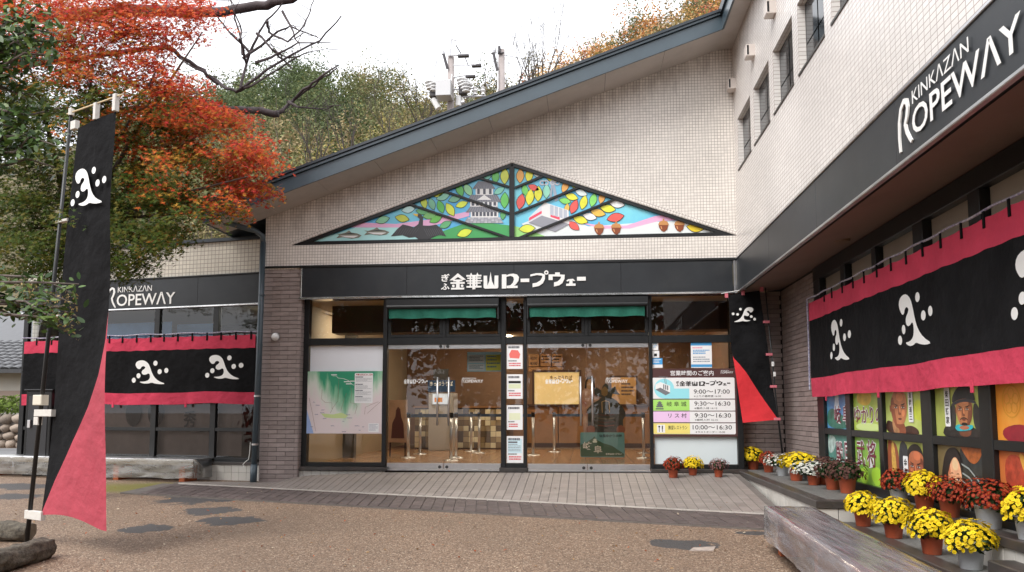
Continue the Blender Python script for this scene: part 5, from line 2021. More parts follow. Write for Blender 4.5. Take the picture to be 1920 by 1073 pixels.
# lettering on the door glass
def door_text(draw, label):
    mb = MB(); draw(mb)
    o = mb.build('door_lettering', LETTER)
    tag(o, label, 'lettering')
def zx(u, v): return GF.px(u, v, .008)
def dt1(mb):
    p, q = zx(757, 720), zx(802, 710); ropeway_kana(mb, GF, p[0], p[1], q[0], q[1], .006, 0, False)
def dt2(mb):
    p, q = zx(866, 719), zx(906, 708); ropeway_logo(mb, GF, p[0], p[1], q[0], q[1], .006)
def dt3(mb):
    p, q = zx(1022, 720), zx(1074, 710); ropeway_kana(mb, GF, p[0], p[1], q[0], q[1], .006, 0, False)
def dt4(mb):
    p, q = zx(1136, 719), zx(1177, 708); ropeway_logo(mb, GF, p[0], p[1], q[0], q[1], .006)
door_text(dt1, 'small white Japanese lettering on the door beside the map board')
door_text(dt2, 'small white English lettering on the door left of the paper notices')
door_text(dt3, 'small white Japanese lettering on the door right of the paper notices')
door_text(dt4, 'small white English lettering on the door nearest the hours board')

# ================================================================== INSIDE THE HALL
WOOD = mat('orange_wood', (.34, .17, .07), .4, var=.18, vscale=2.2)
DWOOD = mat('dark_wood', (.075, .035, .022), .45, var=.2, vscale=3)
SF = lambda y: Frame((0, y, 0), (1, 0, 0), (0, 0, 1), (0, -1, 0))
# back counter with whiteboard over it, its warm glow added
ct = thing('ticket_counter', (0, 20.8, .53), 'long orange wood ticket counter at the back of the hall', 'counter')
xa = -1.9
while xa < 2.9:
    mb = MB(); mb.bbox(SF(20.4), xa, .66, -.6, xa + 1.18, 1.62, 0, .006); mb.build('front_panel', WOOD, ct); xa += 1.2
mb = MB(); mb.box(-1.9, 20.42, .53, 2.95, 20.9, .658); mb.build('kick_board', DWOOD, ct)
mb = MB(); mb.box(-1.95, 20.3, 1.625, 2.95, 21.0, 1.68); mb.build('counter_top', DWOOD, ct)
tw = thing('ticket_whiteboard', (-.9, 21.4, 1.8), 'whiteboard with added warm glow with handwritten heading behind the second doors', 'window')
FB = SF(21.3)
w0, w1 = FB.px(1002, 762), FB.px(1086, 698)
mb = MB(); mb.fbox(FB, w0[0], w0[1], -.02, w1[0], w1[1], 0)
mb.build('glowing_sheet', mat('whiteboard_glow', (.75, .55, .25), .5, emit=(1.0, .66, .26, .22)), tw)  # warm lamp light on the whiteboard, put into its colour and emission
mb = MB()
for r4 in ((w0[0] - .06, w0[1] - .06, w1[0] + .06, w0[1]), (w0[0] - .06, w1[1], w1[0] + .06, w1[1] + .06), (w0[0] - .06, w0[1], w0[0], w1[1]), (w1[0], w0[1], w1[0] + .06, w1[1])):
    mb.fbox(FB, r4[0], r4[1], -.03, r4[2], r4[3], .04)
mb.build('frame', DWOOD, tw)
t0, t1 = FB.px(1031, 714, .01), FB.px(1073, 704, .01)
mb = MB(); put_text(mb, FB, 'きっぷうりば', t0[0], t0[1], t1[0], t1[1], .01, .02); mb.build('heading', ink('#6b4a22'), tw)
# price board
pb = thing('price_board', (-1, 21.3, 2.6), 'orange price board divided into panels above the whiteboard', 'sign')
p0_, p1_ = FB.px(990, 697), FB.px(1056, 664)
PW_, PH_ = (p1_[0] - p0_[0]) / 3, (p1_[1] - p0_[1])
for i in range(3):
    mb = MB(); mb.bbox(FB, p0_[0] + i * PW_ + .02, p0_[1] + PH_ * .3, -.02, p0_[0] + (i + 1) * PW_ - .02, p1_[1], .02, .004)
    o = mb.build('panel', mat('price_panel', (.42, .21, .08), .4), pb)
    mb = MB()
    for j, s in enumerate(('¥550', '¥300')):
        if i == 0:
            put_text(mb, FB, s, p0_[0] + PW_ * .18, p0_[1] + PH_ * (.68 - .3 * j), p0_[0] + PW_ * .8, p0_[1] + PH_ * (.86 - .3 * j), .022, .02)
        else:
            lines(mb, FB, p0_[0] + (i + .15) * PW_, p0_[1] + PH_ * .4, p0_[0] + (i + .85) * PW_, p0_[1] + PH_ * .9, 3, .022, i, .4)
    mb.build('print', ink('#2a1a10'), o)
mb = MB(); mb.bbox(FB, p0_[0] + .02, p0_[1], -.02, p1_[0] - .02, p0_[1] + PH_ * .25, .02, .004); mb.build('panel', MATS['price_panel'], pb)
# framed notice
fn = thing('framed_poster', (1.2, 21.3, 2.0), 'large amber framed poster on the back wall behind the warrior standee', 'poster')
q0, q1 = FB.px(1147, 760), FB.px(1192, 708)
mb = MB(); mb.bbox(FB, q0[0] - .05, q0[1] - .05, -.02, q1[0] + .05, q1[1] + .05, .03, .006); mb.build('frame', DWOOD, fn)
mb = MB(); mb.fbox(FB, q0[0], q0[1], .03, q1[0], q1[1], .034); mb.build('sheet', mat('amber_sheet', (.55, .30, .11), .5), fn)
mb = MB(); lines(mb, FB, lerp(q0[0], q1[0], .4), lerp(q0[1], q1[1], .3), lerp(q0[0], q1[0], .9), lerp(q0[1], q1[1], .8), 4, .036, 6, .5); mb.build('print', ink('#4a3a3a'), fn)
# patterned counter on the left
pc = thing('patterned_counter', (-3.6, 20.2, .53), 'checkered tile counter behind the first doors', 'counter')
PF = SF(19.6)
c0, c1 = PF.px(777, 835), PF.px(940, 765)
mb = MB(); mb.fbox(PF, c0[0], .53, -.8, c1[0], c1[1], -.03); mb.build('body', DWOOD, pc)
cols = ['#c8b896', '#7d6a4c', '#55483a', '#a89878', '#e0d4b8', '#8a7a5c']
nxt, nzt = 16, 7
rr = random.Random(2)
for i in range(nxt):
    for j in range(nzt):
        mb = MB()
        a = lerp(c0[0], c1[0], i / nxt); b = lerp(.56, c1[1] - .03, j / nzt)
        mb.bbox(PF, a + .004, b + .004, -.03, a + (c1[0] - c0[0]) / nxt - .004, b + (c1[1] - .59) / nzt - .004, -.01, .003)
        mb.build('tile', ink(rr.choice(cols)), pc)
mb = MB(); mb.fbox(PF, c0[0] - .03, c1[1], -.82, c1[0] + .03, c1[1] + .05, .03); mb.build('counter_top', WOOD, pc)
# ticket machine
tm = thing('ticket_machine', (-3.1, 18.9, .53), 'tall pale ticket machine with blue heading behind the first doors', 'machine')
TF = SF(18.8)
a0_, a1_ = TF.px(804, 700)[0], TF.px(851, 700)[0]
zt_ = TF.px(820, 737)[1]
mb = MB(); mb.bbox(TF, a0_, .53, -.6, a1_, zt_, 0, .01); mb.build('cabinet', mat('machine_grey', (.42, .40, .38), .4), tm)
b0_, b1_ = TF.px(811, 758, .02), TF.px(840, 739, .02)
mb = MB(); mb.bbox(TF, b0_[0], b0_[1], 0, b1_[0], b1_[1], .03, .004); mb.build('screen', mat('machine_screen', (.5, .5, .5), .3, emit=(.8, .9, 1, .25)), tm)
mb = MB(); flat(mb, rect(b0_[0] + .05, b0_[1] + .05, b0_[0] + .25, b0_[1] + .16), .032, TF); mb.build('orange_key', ink('#d98a2a'), tm)
s0_, s1_ = TF.px(802, 735, .02), TF.px(853, 713, .02)
mb = MB(); mb.bbox(TF, s0_[0], s0_[1], -.05, s1_[0], s1_[1], .02, .004); hd = mb.build('header', ink('#1c3a5e'), tm)
mb = MB(); put_text(mb, TF, 'きっぷうりば', s0_[0] + .05, lerp(s0_[1], s1_[1], .5), s1_[0] - .05, s1_[1] - .03, .022, .02); mb.build('header_text', LETTER, hd)
mb = MB(); mb.bbox(TF, lerp(s0_[0], s1_[0], .2), s1_[1] + .01, -.05, lerp(s0_[0], s1_[0], .75), TF.px(820, 692)[1], .02, .004)
hd2 = mb.build('upper_board', ink('#2c2a2a'), tm)
# light screen with notices
sn = thing('notice_screen', (-2.1, 15.2, 2.3), 'pale blue and yellow notice panel hanging inside the first doors', 'screen')
NF = SF(13.2)
s0_, s1_ = NF.px(876, 697), NF.px(941, 660)
mb = MB(); mb.fbox(NF, s0_[0], s0_[1], -.02, s1_[0], s1_[1], 0); mb.build('panel', ink('#a9cfdc'), sn)
for (x0, y0, x1, y1, col) in ((.54, .05, .97, .86, '#d6cf4e'), (.03, .05, .5, .38, '#d9ecf2'), (.03, .44, .5, .86, '#d9ecf2')):
    mb = MB(); flat(mb, rect(lerp(s0_[0], s1_[0], x0), lerp(s0_[1], s1_[1], y0), lerp(s0_[0], s1_[0], x1), lerp(s0_[1], s1_[1], y1)), .002, NF)
    o = mb.build('field', ink(col), sn)
    mb = MB(); lines(mb, NF, lerp(s0_[0], s1_[0], x0 + .03), lerp(s0_[1], s1_[1], y0 + .06), lerp(s0_[0], s1_[0], x1 - .03), lerp(s0_[1], s1_[1], y1 - .05), 4, .003, int(x0 * 90), .45)
    mb.build('print', ink('#5a7a86'), o)
# poster stand by the first door
ps = thing('poster_stand', (-4.2, 17.0, .53), 'brown poster stand with dark figure just inside the first doors', 'poster')
QF = SF(16.4)
g0, g1 = QF.px(728, 830), QF.px(764, 750)
mb = MB(); mb.bbox(QF, g0[0], g0[1], -.03, g1[0], g1[1], 0, .004); mb.build('board', mat('poster_brown', (.26, .15, .09), .6, col2=(.38, .25, .16), vscale=2.5), ps)
mb = MB(); gw_, gh_ = g1[0] - g0[0], g1[1] - g0[1]
flat(mb, [(g0[0] + gw_ * x, g0[1] + gh_ * y) for x, y in ((.15, .1), (.85, .1), (.8, .45), (.68, .6), (.62, .78), (.5, .84), (.4, .76), (.36, .6), (.2, .45))], .002, QF)
mb.build('figure_print', ink('#3a1c16'), ps)
for a in (g0[0] + .04, g1[0] - .04):
    mb = MB(); mb.fbox(QF, a - .015, .53, -.02, a + .015, g0[1], -.005); mb.build('leg', FRAME, ps)
# queue posts and belts
QP = [(-3.67, 15.85), (-3.73, 17.27), (-2.63, 15.06), (-2.68, 15.94), (-2.46, 17.85), (-2.75, 18.55), (-1.15, 17.08), (-.74, 18.49), (1.35, 18.2), (1.2, 16.2)]
QL = ['nearest the poster stand', 'behind the poster stand', 'nearest the door handles of the first doors', 'second behind the first door handles', 'in front of the checkered counter', 'farthest by the checkered counter', 'nearest the edge of the second doors', 'in front of the glowing whiteboard', 'beside the amber framed poster', 'close to the right end of the second doors']
def post(x, y, lab):
    t = thing('queue_post', (x, y, .53), 'steel queue post ' + lab, 'queue post', 'queue posts in the ticket hall')
    mb = MB(); mb.lathe([(0.0, .03), (.06, .028), (.15, .012), (.155, 0)], (x, y, .53), 20); mb.build('base', STEEL, t, smooth=True)
    mb = MB(); mb.tube([(x, y, .55), (x, y, 1.43)], .03, 12); mb.build('pole', STEEL, t, smooth=True)
    mb = MB(); mb.tube([(x, y, 1.37), (x, y, 1.47)], .042, 12); mb.build('cap', FRAME, t)
for (x, y), lab in zip(QP, QL):
    post(x, y, lab)
BELT = mat('blue_belt', (.035, .07, .14), .7)
for (i, j, lab) in ((0, 3, 'dark blue belt between the two posts near the first doors'), (4, 6, 'dark blue belt in front of the checkered counter'), (7, 8, 'dark blue belt in front of the ticket counter'), (1, 4, 'dark blue belt before the ticket machine')):
    (xa, ya), (xb, yb) = QP[i], QP[j]
    d = Vector((xb - xa, yb - ya, 0)).normalized()
    n_ = Vector((-d.y, d.x, 0)) * .004
    mb = MB()
    A, B = Vector((xa, ya, 0)) + d * .045, Vector((xb, yb, 0)) - d * .045
    vs = [A + n_, B + n_, B - n_, A - n_]
    mb.add([(*v[:2], 1.37) for v in vs] + [(*v[:2], 1.435) for v in vs], [(3, 2, 1, 0), (4, 5, 6, 7), (0, 1, 5, 4), (1, 2, 6, 5), (2, 3, 7, 6), (3, 0, 4, 7)])
    tag(mb.build('queue_belt', BELT), lab, 'belt', 'queue belts in the ticket hall')
# warrior photo standee
st = thing('warrior_standee', (.35, 16.0, .53), 'cutout standee of armoured warrior and robed lady over a green board', 'standee')
AF = SF(16.0)
def sp(x, y): return AF.px(1060 + x / 5.96, 690 + y / 5.96)
lo_, hi_ = sp(168, 998), sp(660, 722)
mb = MB(); mb.prism(AF, roundrect(lo_[0], lo_[1], hi_[0], hi_[1], .03), -.03, 0); bd = mb.build('board', ink('#5f8f93', .4), st)
mb = MB(); flat(mb, [sp(170, 860), sp(240, 830), sp(300, 790), sp(325, 765), (sp(345, 800)), sp(420, 840), sp(520, 870), sp(580, 910), sp(655, 960), sp(655, 990), sp(175, 990)], .002, AF); mb.build('mountain', ink('#3a5a44'), bd)
mb = MB(); put_text(mb, AF, '岐', *sp(198, 915), *sp(295, 825), .004, .015); put_text(mb, AF, '阜', *sp(318, 955), *sp(412, 868), .004, .015); ropeway_kana(mb, AF, *sp(450, 972), *sp(632, 950), .004, 0, False); mb.build('white_writing', LETTER, bd)
mb = MB(); put_text(mb, AF, '信長ゆかりの地', *sp(378, 775), *sp(632, 742), .004, .02); mb.build('dark_writing', ink('#233034'), bd)
mb = MB()
for (x0, x1, y0, y1) in ((308, 352, 835, 822), (314, 346, 815, 806), (318, 342, 800, 792), (304, 356, 822, 815), (310, 350, 806, 800)):
    flat(mb, rect(*sp(x0, y0), *sp(x1, y1)), .0045 + .0001 * (x0 % 9), AF)
mb.build('castle_print', ink('#c9d4cc'), bd)
lady = MB(); lady.prism(AF, [sp(150, 420), sp(170, 270), sp(210, 240), sp(220, 150), (sp(250, 100)), sp(290, 92), sp(325, 120), sp(338, 190), sp(335, 240), sp(380, 300), sp(380, 722), sp(205, 722), sp(190, 480), sp(140, 460)], -.06, -.035)
ly = lady.build('lady_panel', mat('robe_print', srgb('#8a5a4c'), .5, col2=srgb('#b59a84'), vscale=5), st)
mb = MB(); flat(mb, [sp(215, 230), sp(222, 150), sp(250, 102), sp(290, 94), sp(324, 122), sp(336, 235), sp(318, 235), sp(312, 160), sp(285, 122), sp(255, 130), sp(240, 165), sp(236, 230)], -.033, AF); mb.build('hair_print', INK, ly)
mb = MB(); a, b = sp(275, 170); mb.disc(AF, a, b, .085, .13, -.0345, -.033, 20); mb.build('face_opening', mat('warm_opening', (.42, .24, .11), .6), ly)
arm = MB(); arm.prism(AF, [sp(250, 700), sp(255, 520), sp(240, 470), sp(300, 400), sp(370, 360), sp(405, 330), sp(330, 300), sp(320, 240), sp(350, 215), sp(400, 250), sp(420, 200), sp(450, 170), sp(490, 205), sp(500, 240), sp(560, 205), sp(575, 260), sp(612, 300), sp(530, 290), sp(515, 330), sp(580, 370), sp(650, 450), sp(680, 520), sp(645, 580), sp(650, 720), sp(250, 722)], -.034, -.008)
wa = arm.build('warrior_panel', mat('armour_print', srgb('#241f1c'), .5, col2=srgb('#3f4038'), vscale=7), st)
mb = MB(); flat(mb, [sp(400, 240), sp(440, 205), sp(480, 240), sp(470, 300), sp(440, 320), sp(405, 300)], -.006, AF); mb.build('helmet_print', ink('#6b5432'), wa)
mb = MB()
for x in (408, 488):
    mb.ribbon(AF, [sp(x, 380), sp(x + (5 if x < 450 else 8), 500)], .012, -.007, -.005)
mb.ribbon(AF, [sp(408, 380), sp(448, 366), sp(488, 380)], .012, -.007, -.0048)
mb.build('cord_print', ink('#a98a5c'), wa)
for i, y in enumerate((520, 560, 600, 640)):
    mb = MB(); mb.ribbon(AF, [sp(360, y), sp(450, y + 12), sp(550, y)], .02, -.007, -.0055 + i * .0001); mb.build('lacing_print', ink(['#4a2a24', '#5a5240', '#4a2a24', '#6a3a2c'][i]), wa)
for x in (285, 620):
    mb = MB(); a, b = sp(x, 690); mb.disc(AF, a, b, .09, .09, -.007, -.005, 14); mb.build('knee_print', ink('#7a4a34'), wa)

# ================================================================== PRINTED WINDOW FILMS
PRF = LF.at(0, 0, -.014)
def film_at(bay, lower):
    ya, yb = bays[bay]
    z0, z1 = (Z_GB, Z_GM - .042) if lower else (Z_GM + .038, 2.2)
    return -ya, z0, -yb, z1


def film(bay, lower, label, bg, bg2, draw, vs=3.0):
    a0, z0, a1, z1 = film_at(bay, lower)
    F2 = PRF.at(a0, z0, 0)
    w, h = a1 - a0, z1 - z0
    t = thing('printed_window_film', F2.P(w / 2, 0), label, 'window print', 'printed films in the wing windows')
    mb = MB(); mb.fbox(F2, 0, 0, -.004, w, h, 0)
    mb.build('ground_print', mat('film_%d_%d' % (bay, lower), srgb(bg), .4, col2=srgb(bg2), vscale=vs), t)
    hv = h if lower else .445
    draw(t, F2, w, hv)
    return t


def chars(t, F2, s, boxes):
    ol, fl = MB(), MB()
    for ch, (x0, y0, x1, y1) in zip(s, boxes):
        put_text(ol, F2, ch, x0 - .012, y0 - .012, x1 + .012, y1 + .012, .003, .042)
        put_text(fl, F2, ch, x0, y0, x1, y1, .005, .008)
    ol.build('letter_outline', ink('#f2ece8'), t)
    fl.build('letter_fill', ink('#6e1f38'), t)


def blob(name, t, F2, pts, c, col, **k):
    # rounded outline through the given points
    Q = [(x, y) for x, y in pts]
    for _ in range(2):
        P2 = []
        for i in range(len(Q)):
            p, q = Q[i], Q[(i + 1) % len(Q)]
            P2 += [(p[0] * .75 + q[0] * .25, p[1] * .75 + q[1] * .25), (p[0] * .25 + q[0] * .75, p[1] * .25 + q[1] * .75)]
        Q = P2
    mb = MB(); flat(mb, Q, c, F2)
    return mb.build(name, ink(col, .45, **k), t)


def d_gifu(t, F2, w, h):
    blob('castle_hill', t, F2, [(0, 0), (w, 0), (w, h * .3), (w * .6, h * .42), (w * .3, h * .62), (0, h * .5)], .001, '#2f6a5c', var=.4, vscale=9)
    blob('castle_tower', t, F2, [(w * .32, h * .55), (w * .62, h * .55), (w * .56, h * .8), (w * .58, h), (w * .4, h), (w * .4, h * .8)], .0015, '#b9c9d6', var=.2, vscale=14)
    chars(t, F2, '岐阜', [(w * .36, h * .16, w * .66, h * .66), (w * .74, h * .16, w * 1.0, h * .68)])
def d_sengoku(t, F2, w, h):
    blob('spray', t, F2, [(0, h * .5), (w * .3, h * .6), (w * .4, h * .95), (0, h)], .001, '#9fb4b0', var=.4, vscale=16)
    chars(t, F2, '戦国', [(w * .38, h * .22, w * .68, h * .84), (w * .76, h * .22, w * 1.0, h * .84)])
def d_yukari(t, F2, w, h):
    blob('warm_flare', t, F2, [(w * .1, h * .75), (w * .5, h * .62), (w * .7, h * .8), (w * .6, h * 1.1), (w * .2, h * 1.1)], .001, '#c9a93a', var=.3, vscale=7)
    blob('pale_field', t, F2, [(w * .05, 0), (w * .95, 0), (w * .95, h * .2), (w * .1, h * .2)], .001, '#c3d68a')
    chars(t, F2, 'ゆかりの', [(w * .03, h * .2, w * .27, h * .62), (w * .3, h * .2, w * .55, h * .62), (w * .6, h * .2, w * .73, h * .62), (w * .8, h * .22, w * 1.0, h * .58)])
def d_busho(t, F2, w, h):
    for (x, y, s) in ((.3, .14, .2), (.75, .18, .22)):
        blob('leaf_crest', t, F2, [(w * (x - s), h * y), (w * x, h * (y - s)), (w * (x + s), h * y), (w * (x + s * .5), h * (y + s)), (w * (x - s * .5), h * (y + s))], .001, '#9cc63c')
    chars(t, F2, '武将', [(w * .06, h * .36, w * .36, h * .92), (w * .44, h * .38, w * .76, h * .94)])


def name_strip(t, F2, s, x0, y0, x1, y1):
    mb = MB(); flat(mb, roundrect(x0, y0, x1, y1, .014), .009, F2)
    o = mb.build('name_strip', ink('#ece8ea'), t)
    mb = MB(); put_vtext(mb, F2, s, x0 + .012, y0 + .02, x1 - .012, y1 - .02, .011, .012)
    mb.build('name_writing', INK, o)


def face(t, F2, cx, cy, fw, fh, skin, shade, hair, turn=.0, brow='#241610', beard=False, bald=False, lady=False, helmet=False):
    light = '#%02x%02x%02x' % tuple(min(255, int(int(skin[i:i + 2], 16) * 1.16)) for i in (1, 3, 5))
    def P(x, y): return (cx + x * fw, cy + y * fh)
    def sh(n_, pts, c, col, **k): return blob(n_, t, F2, [P(*p) for p in pts], c, col, **k)
    if lady:
        sh('hair_print', [(-.85, .5), (-.5, .95), (.1, 1.02), (.55, .8), (.62, .3), (.5, .5), (.1, .75), (-.3, .3), (-.42, -.6), (-.5, -1.3), (-1.1, -1.3), (-1.05, -.3)], .002, '#1d1413', var=.3, vscale=12)
    sh('neck_print', [(-.3, -.5), (.3, -.5), (.4, -1.2), (-.42, -1.2)], .0018, shade, var=.15, vscale=9)
    sh('face_print', [(-.5, .25), (-.46, -.25), (-.3, -.62), (0, -.8), (.26, -.66), (.44, -.28), (.5, .2), (.42, .62), (.1, .85), (-.3, .75)], .003, skin, var=.12, vscale=11)
    sh('cheek_shade', [(-.5, .25), (-.46, -.25), (-.3, -.62), (-.12, -.74), (-.2, -.3), (-.26, .1), (-.3, .5), (-.42, .5)] if turn >= 0 else [(.5, .25), (.46, -.25), (.3, -.62), (.12, -.74), (.2, -.3), (.26, .1), (.3, .5)], .0034, shade, var=.2, vscale=14)
    if lady:
        sh('front_hair', [(-.56, .0), (-.56, .6), (-.2, 1.0), (.25, 1.0), (.56, .55), (.52, .1), (.4, .55), (.12, .76), (-.2, .62), (-.42, .3)], .0052, '#1d1413', var=.3, vscale=12)
    if not lady:
        sh('ear_print', [(-.56, .1), (-.5, .2), (-.46, -.1), (-.52, -.16)], .0036, shade)
    mid = '#%02x%02x%02x' % tuple((int(skin[i:i + 2], 16) * 3 + int(shade[i:i + 2], 16) * 2) // 5 for i in (1, 3, 5))
    sh('brow_shadow', [(-.44, .22), (0, .12), (.44, .22), (.42, -.02), (.1, .0), (-.1, .0), (-.42, -.02)], .0038, mid, var=.2, vscale=16)
    sh('forehead_light', [(-.1, .7), (.25, .66), (.3, .38), (.05, .3), (-.15, .4)], .0037, light, var=.1, vscale=9)
    sh('cheek_light', [(.16, -.05), (.36, -.02), (.34, -.3), (.18, -.34)] if turn >= 0 else [(-.16, -.05), (-.36, -.02), (-.34, -.3), (-.18, -.34)], .004, light, var=.1, vscale=9)
    sh('jaw_shadow', [(-.32, -.6), (0, -.66), (.28, -.62), (.1, -.82), (-.14, -.82)], .004, shade, var=.2, vscale=12)
    for s in (-1, 1):
        ex = s * .21 + turn * .08
        sh('eye_white', [(ex - .11, .06), (ex, .11), (ex + .11, .05), (ex, .02)], .0042, '#e9ddd2')
        sh('iris', [(ex - .04, .1), (ex + .04, .1), (ex + .04, .02), (ex - .04, .02)], .0048, '#1b100c')
        if lady:
            sh('brow', [(ex - .13, .2), (ex, .26), (ex + .13, .22), (ex, .225)], .0048, brow)
        else:
            sh('brow', [(ex - .16, .2 + (.07 if s < 0 else -.02)), (ex, .2), (ex + .16, .2 + (-.04 if s < 0 else .08)), (ex + .02, .12)], .0048, brow)
        sh('eye_line', [(ex - .13, .07), (ex, .13), (ex + .13, .06), (ex, .1)], .005, '#20120c')
    nx = turn * .1
    sh('nose_light', [(nx - .05, .14), (nx + .04, .14), (nx + .07, -.16), (nx - .08, -.16)], .0044, light)
    sh('nose_shade', [(nx - .1, -.2), (nx - .06, .1), (nx - .03, .1), (nx - .04, -.14), (nx + .1, -.19), (nx + .06, -.26), (nx - .06, -.26)], .0047, shade)
    sh('mouth', [(nx - .15, -.42), (nx, -.37), (nx + .15, -.42), (nx, -.48)], .0045, '#8a3328' if lady else '#6b2f24')
    if beard:
        sh('moustache', [(nx - .2, -.36), (nx, -.29), (nx + .2, -.36), (nx + .24, -.46), (nx + .1, -.37), (nx, -.36), (nx - .1, -.37), (nx - .24, -.46)], .0052, hair)
        sh('beard', [(-.2, -.58), (0, -.54), (.2, -.58), (.1, -.86), (-.1, -.86)], .0052, hair, var=.3, vscale=20)
    if not bald and not lady and not helmet:
        sh('hair_print', [(-.54, .3), (-.5, .75), (-.1, 1.0), (.35, .9), (.54, .35), (.4, .6), (.1, .72), (-.3, .66)], .0045, hair, var=.3, vscale=15)
    if helmet:
        hm = sh('helmet_print', [(-.72, .32), (-.66, .7), (-.3, 1.12), (.1, 1.2), (.5, .98), (.72, .42), (.4, .5), (0, .56), (-.4, .48)], .0055, '#26262a', var=.35, vscale=12)
        sh('neck_guard', [(-.55, .35), (-.8, .3), (-.95, -.4), (-1.1, -1.0), (-.6, -.9), (-.48, -.3)], .0026, '#33302e', var=.4, vscale=18)
        sh('neck_guard', [(.55, .35), (.8, .3), (.98, -.4), (1.1, -1.0), (.6, -.9), (.48, -.3)], .0026, '#2a2826', var=.4, vscale=18)
        sh('visor', [(-.75, .34), (0, .58), (.75, .42), (.7, .3), (0, .44), (-.7, .22)], .006, '#3d3c40')


def d_p1(t, F2, w, h):
    blob('leaf_crest', t, F2, [(w * .68, h * .42), (w * .78, h * .8), (w * .95, h * .7), (w * .92, h * .45), (w * .98, h * .3), (w * .8, h * .3)], .001, '#bcc83e', var=.15)
    blob('robe_print', t, F2, [(w * -.0, -.02), (w * .85, -.02), (w * .82, h * .12), (w * .62, h * .2), (w * .4, h * .1), (w * .1, h * .3), (0, h * .26)], .0015, '#3f241a', var=.4, vscale=10)
    blob('collar_print', t, F2, [(w * .16, h * .3), (w * .22, h * .34), (w * .4, -.01), (w * .2, -.01)], .0022, '#a97a52', var=.3, vscale=16)
    face(t, F2, w * .36, h * .56, w * .44, h * .55, '#b8764e', '#8a4a30', '#2a1a14', .6, bald=True)
    name_strip(t, F2, '斎藤道三', w * .62, h * .26, w * .735, h * .99)
def d_p2(t, F2, w, h):
    blob('robe_print', t, F2, [(0, 0), (w * .34, 0), (w * .3, h * .9), (w * .1, h * 1.0), (0, h)], .001, '#8a4a30', var=.4, vscale=9)
    blob('robe_stripe', t, F2, [(w * .12, 0), (w * .26, 0), (w * .2, h * .98), (w * .1, h * .98)], .0014, '#c49a4a', var=.3, vscale=24)
    blob('armour_print', t, F2, [(w * .3, 0), (w * .62, 0), (w * .56, h * .98), (w * .3, h * 1.0)], .0012, '#2f3036', var=.4, vscale=14)
    blob('cloak_print', t, F2, [(w * .55, 0), (w, 0), (w, h * .6), (w * .9, h * .5)], .0013, '#23243a', var=.4, vscale=12)
    face(t, F2, w * .73, h * .52, w * .38, h * .46, '#a8603f', '#6b3524', '#1d1512', -.5, beard=True)
    name_strip(t, F2, '金森長近', w * .43, -.02, w * .55, h * .72)
def d_p3(t, F2, w, h):
    blob('armour_print', t, F2, [(w * .12, -.02), (w * .2, h * .25), (w * .45, h * .2), (w * .75, h * .22), (w, h * .1), (w, -.02)], .0015, '#241f1d', var=.5, vscale=14)
    face(t, F2, w * .62, h * .52, w * .34, h * .42, '#a86c46', '#6e3f2a', '#1c1410', -.2, beard=True, helmet=True)
    blob('teal_cord', t, F2, [(w * .42, h * .2), (w * .5, h * .26), (w * .62, h * .22), (w * .8, h * .26), (w * .78, h * .16), (w * .6, h * .12), (w * .46, h * .12)], .007, '#2aa3ad', var=.2, vscale=30)
    blob('chin', t, F2, [(w * .5, h * .2), (w * .62, h * .24), (w * .74, h * .2), (w * .66, h * .15), (w * .56, h * .15)], .0074, '#a8664a')
    name_strip(t, F2, '柴田勝家', w * .23, h * .2, w * .345, h * .98)
def d_p4(t, F2, w, h):
    blob('armour_print', t, F2, [(w * .4, -.02), (w, -.02), (w, h * 1.05), (w * .45, h * 1.05), (w * .5, h * .5)], .001, '#26292a', var=.5, vscale=12)
    blob('orange_cloth', t, F2, [(w * .5, h * .98), (w * .7, h * .72), (w * .85, h * .78), (w * .98, h * 1.05), (w * .5, h * 1.05)], .0016, '#9c5426', var=.4, vscale=16)
    for k in range(3):
        mb = MB(); mb.ribbon(F2, [(w * .5, h * (.72 - k * .14)), (w * .65, h * (.66 - k * .14)), (w * .82, h * (.5 - k * .15)), (w * .95, h * (.25 - k * .12))], .014, .0016, .0022)
        mb.build('armour_edge', ink('#8c9492'), t)
    blob('green_plate', t, F2, [(w * .55, h * .3), (w * .75, h * .22), (w * .95, h * .05), (w * .9, h * .0), (w * .6, h * .18)], .0026, '#2f6a58', var=.3, vscale=15)
    face(t, F2, w * .36, h * .42, w * .30, h * .55, '#d9a07c', '#b26f50', '#1d1413', .4, lady=True)
    name_strip(t, F2, '濃姫', w * .55, -.03, w * .67, h * .36)
def d_p5(t, F2, w, h):
    mb = MB()
    mb.ring(F2, w * .25, h * .68, .13, .118, .0016, .002, 28)
    for k in range(5):
        th = R(90 + 72 * k)
        mb.ring(F2, w * .25 + .062 * math.cos(th), h * .68 + .062 * math.sin(th), .045, .037, .0016, .002 + k * .00004, 16)
    mb.build('round_crest', ink('#c98a2a'), t)
    blob('red_mantle', t, F2, [(w * .05, h * .2), (w * .42, h * .32), (w * .7, h * .1), (w * .7, -.02), (w * .15, -.02)], .002, '#8a1f2c', var=.3, vscale=8)
    face(t, F2, w * .78, h * .55, w * .5, h * .6, '#c08a60', '#7d4a30', '#231812', .4, beard=True)
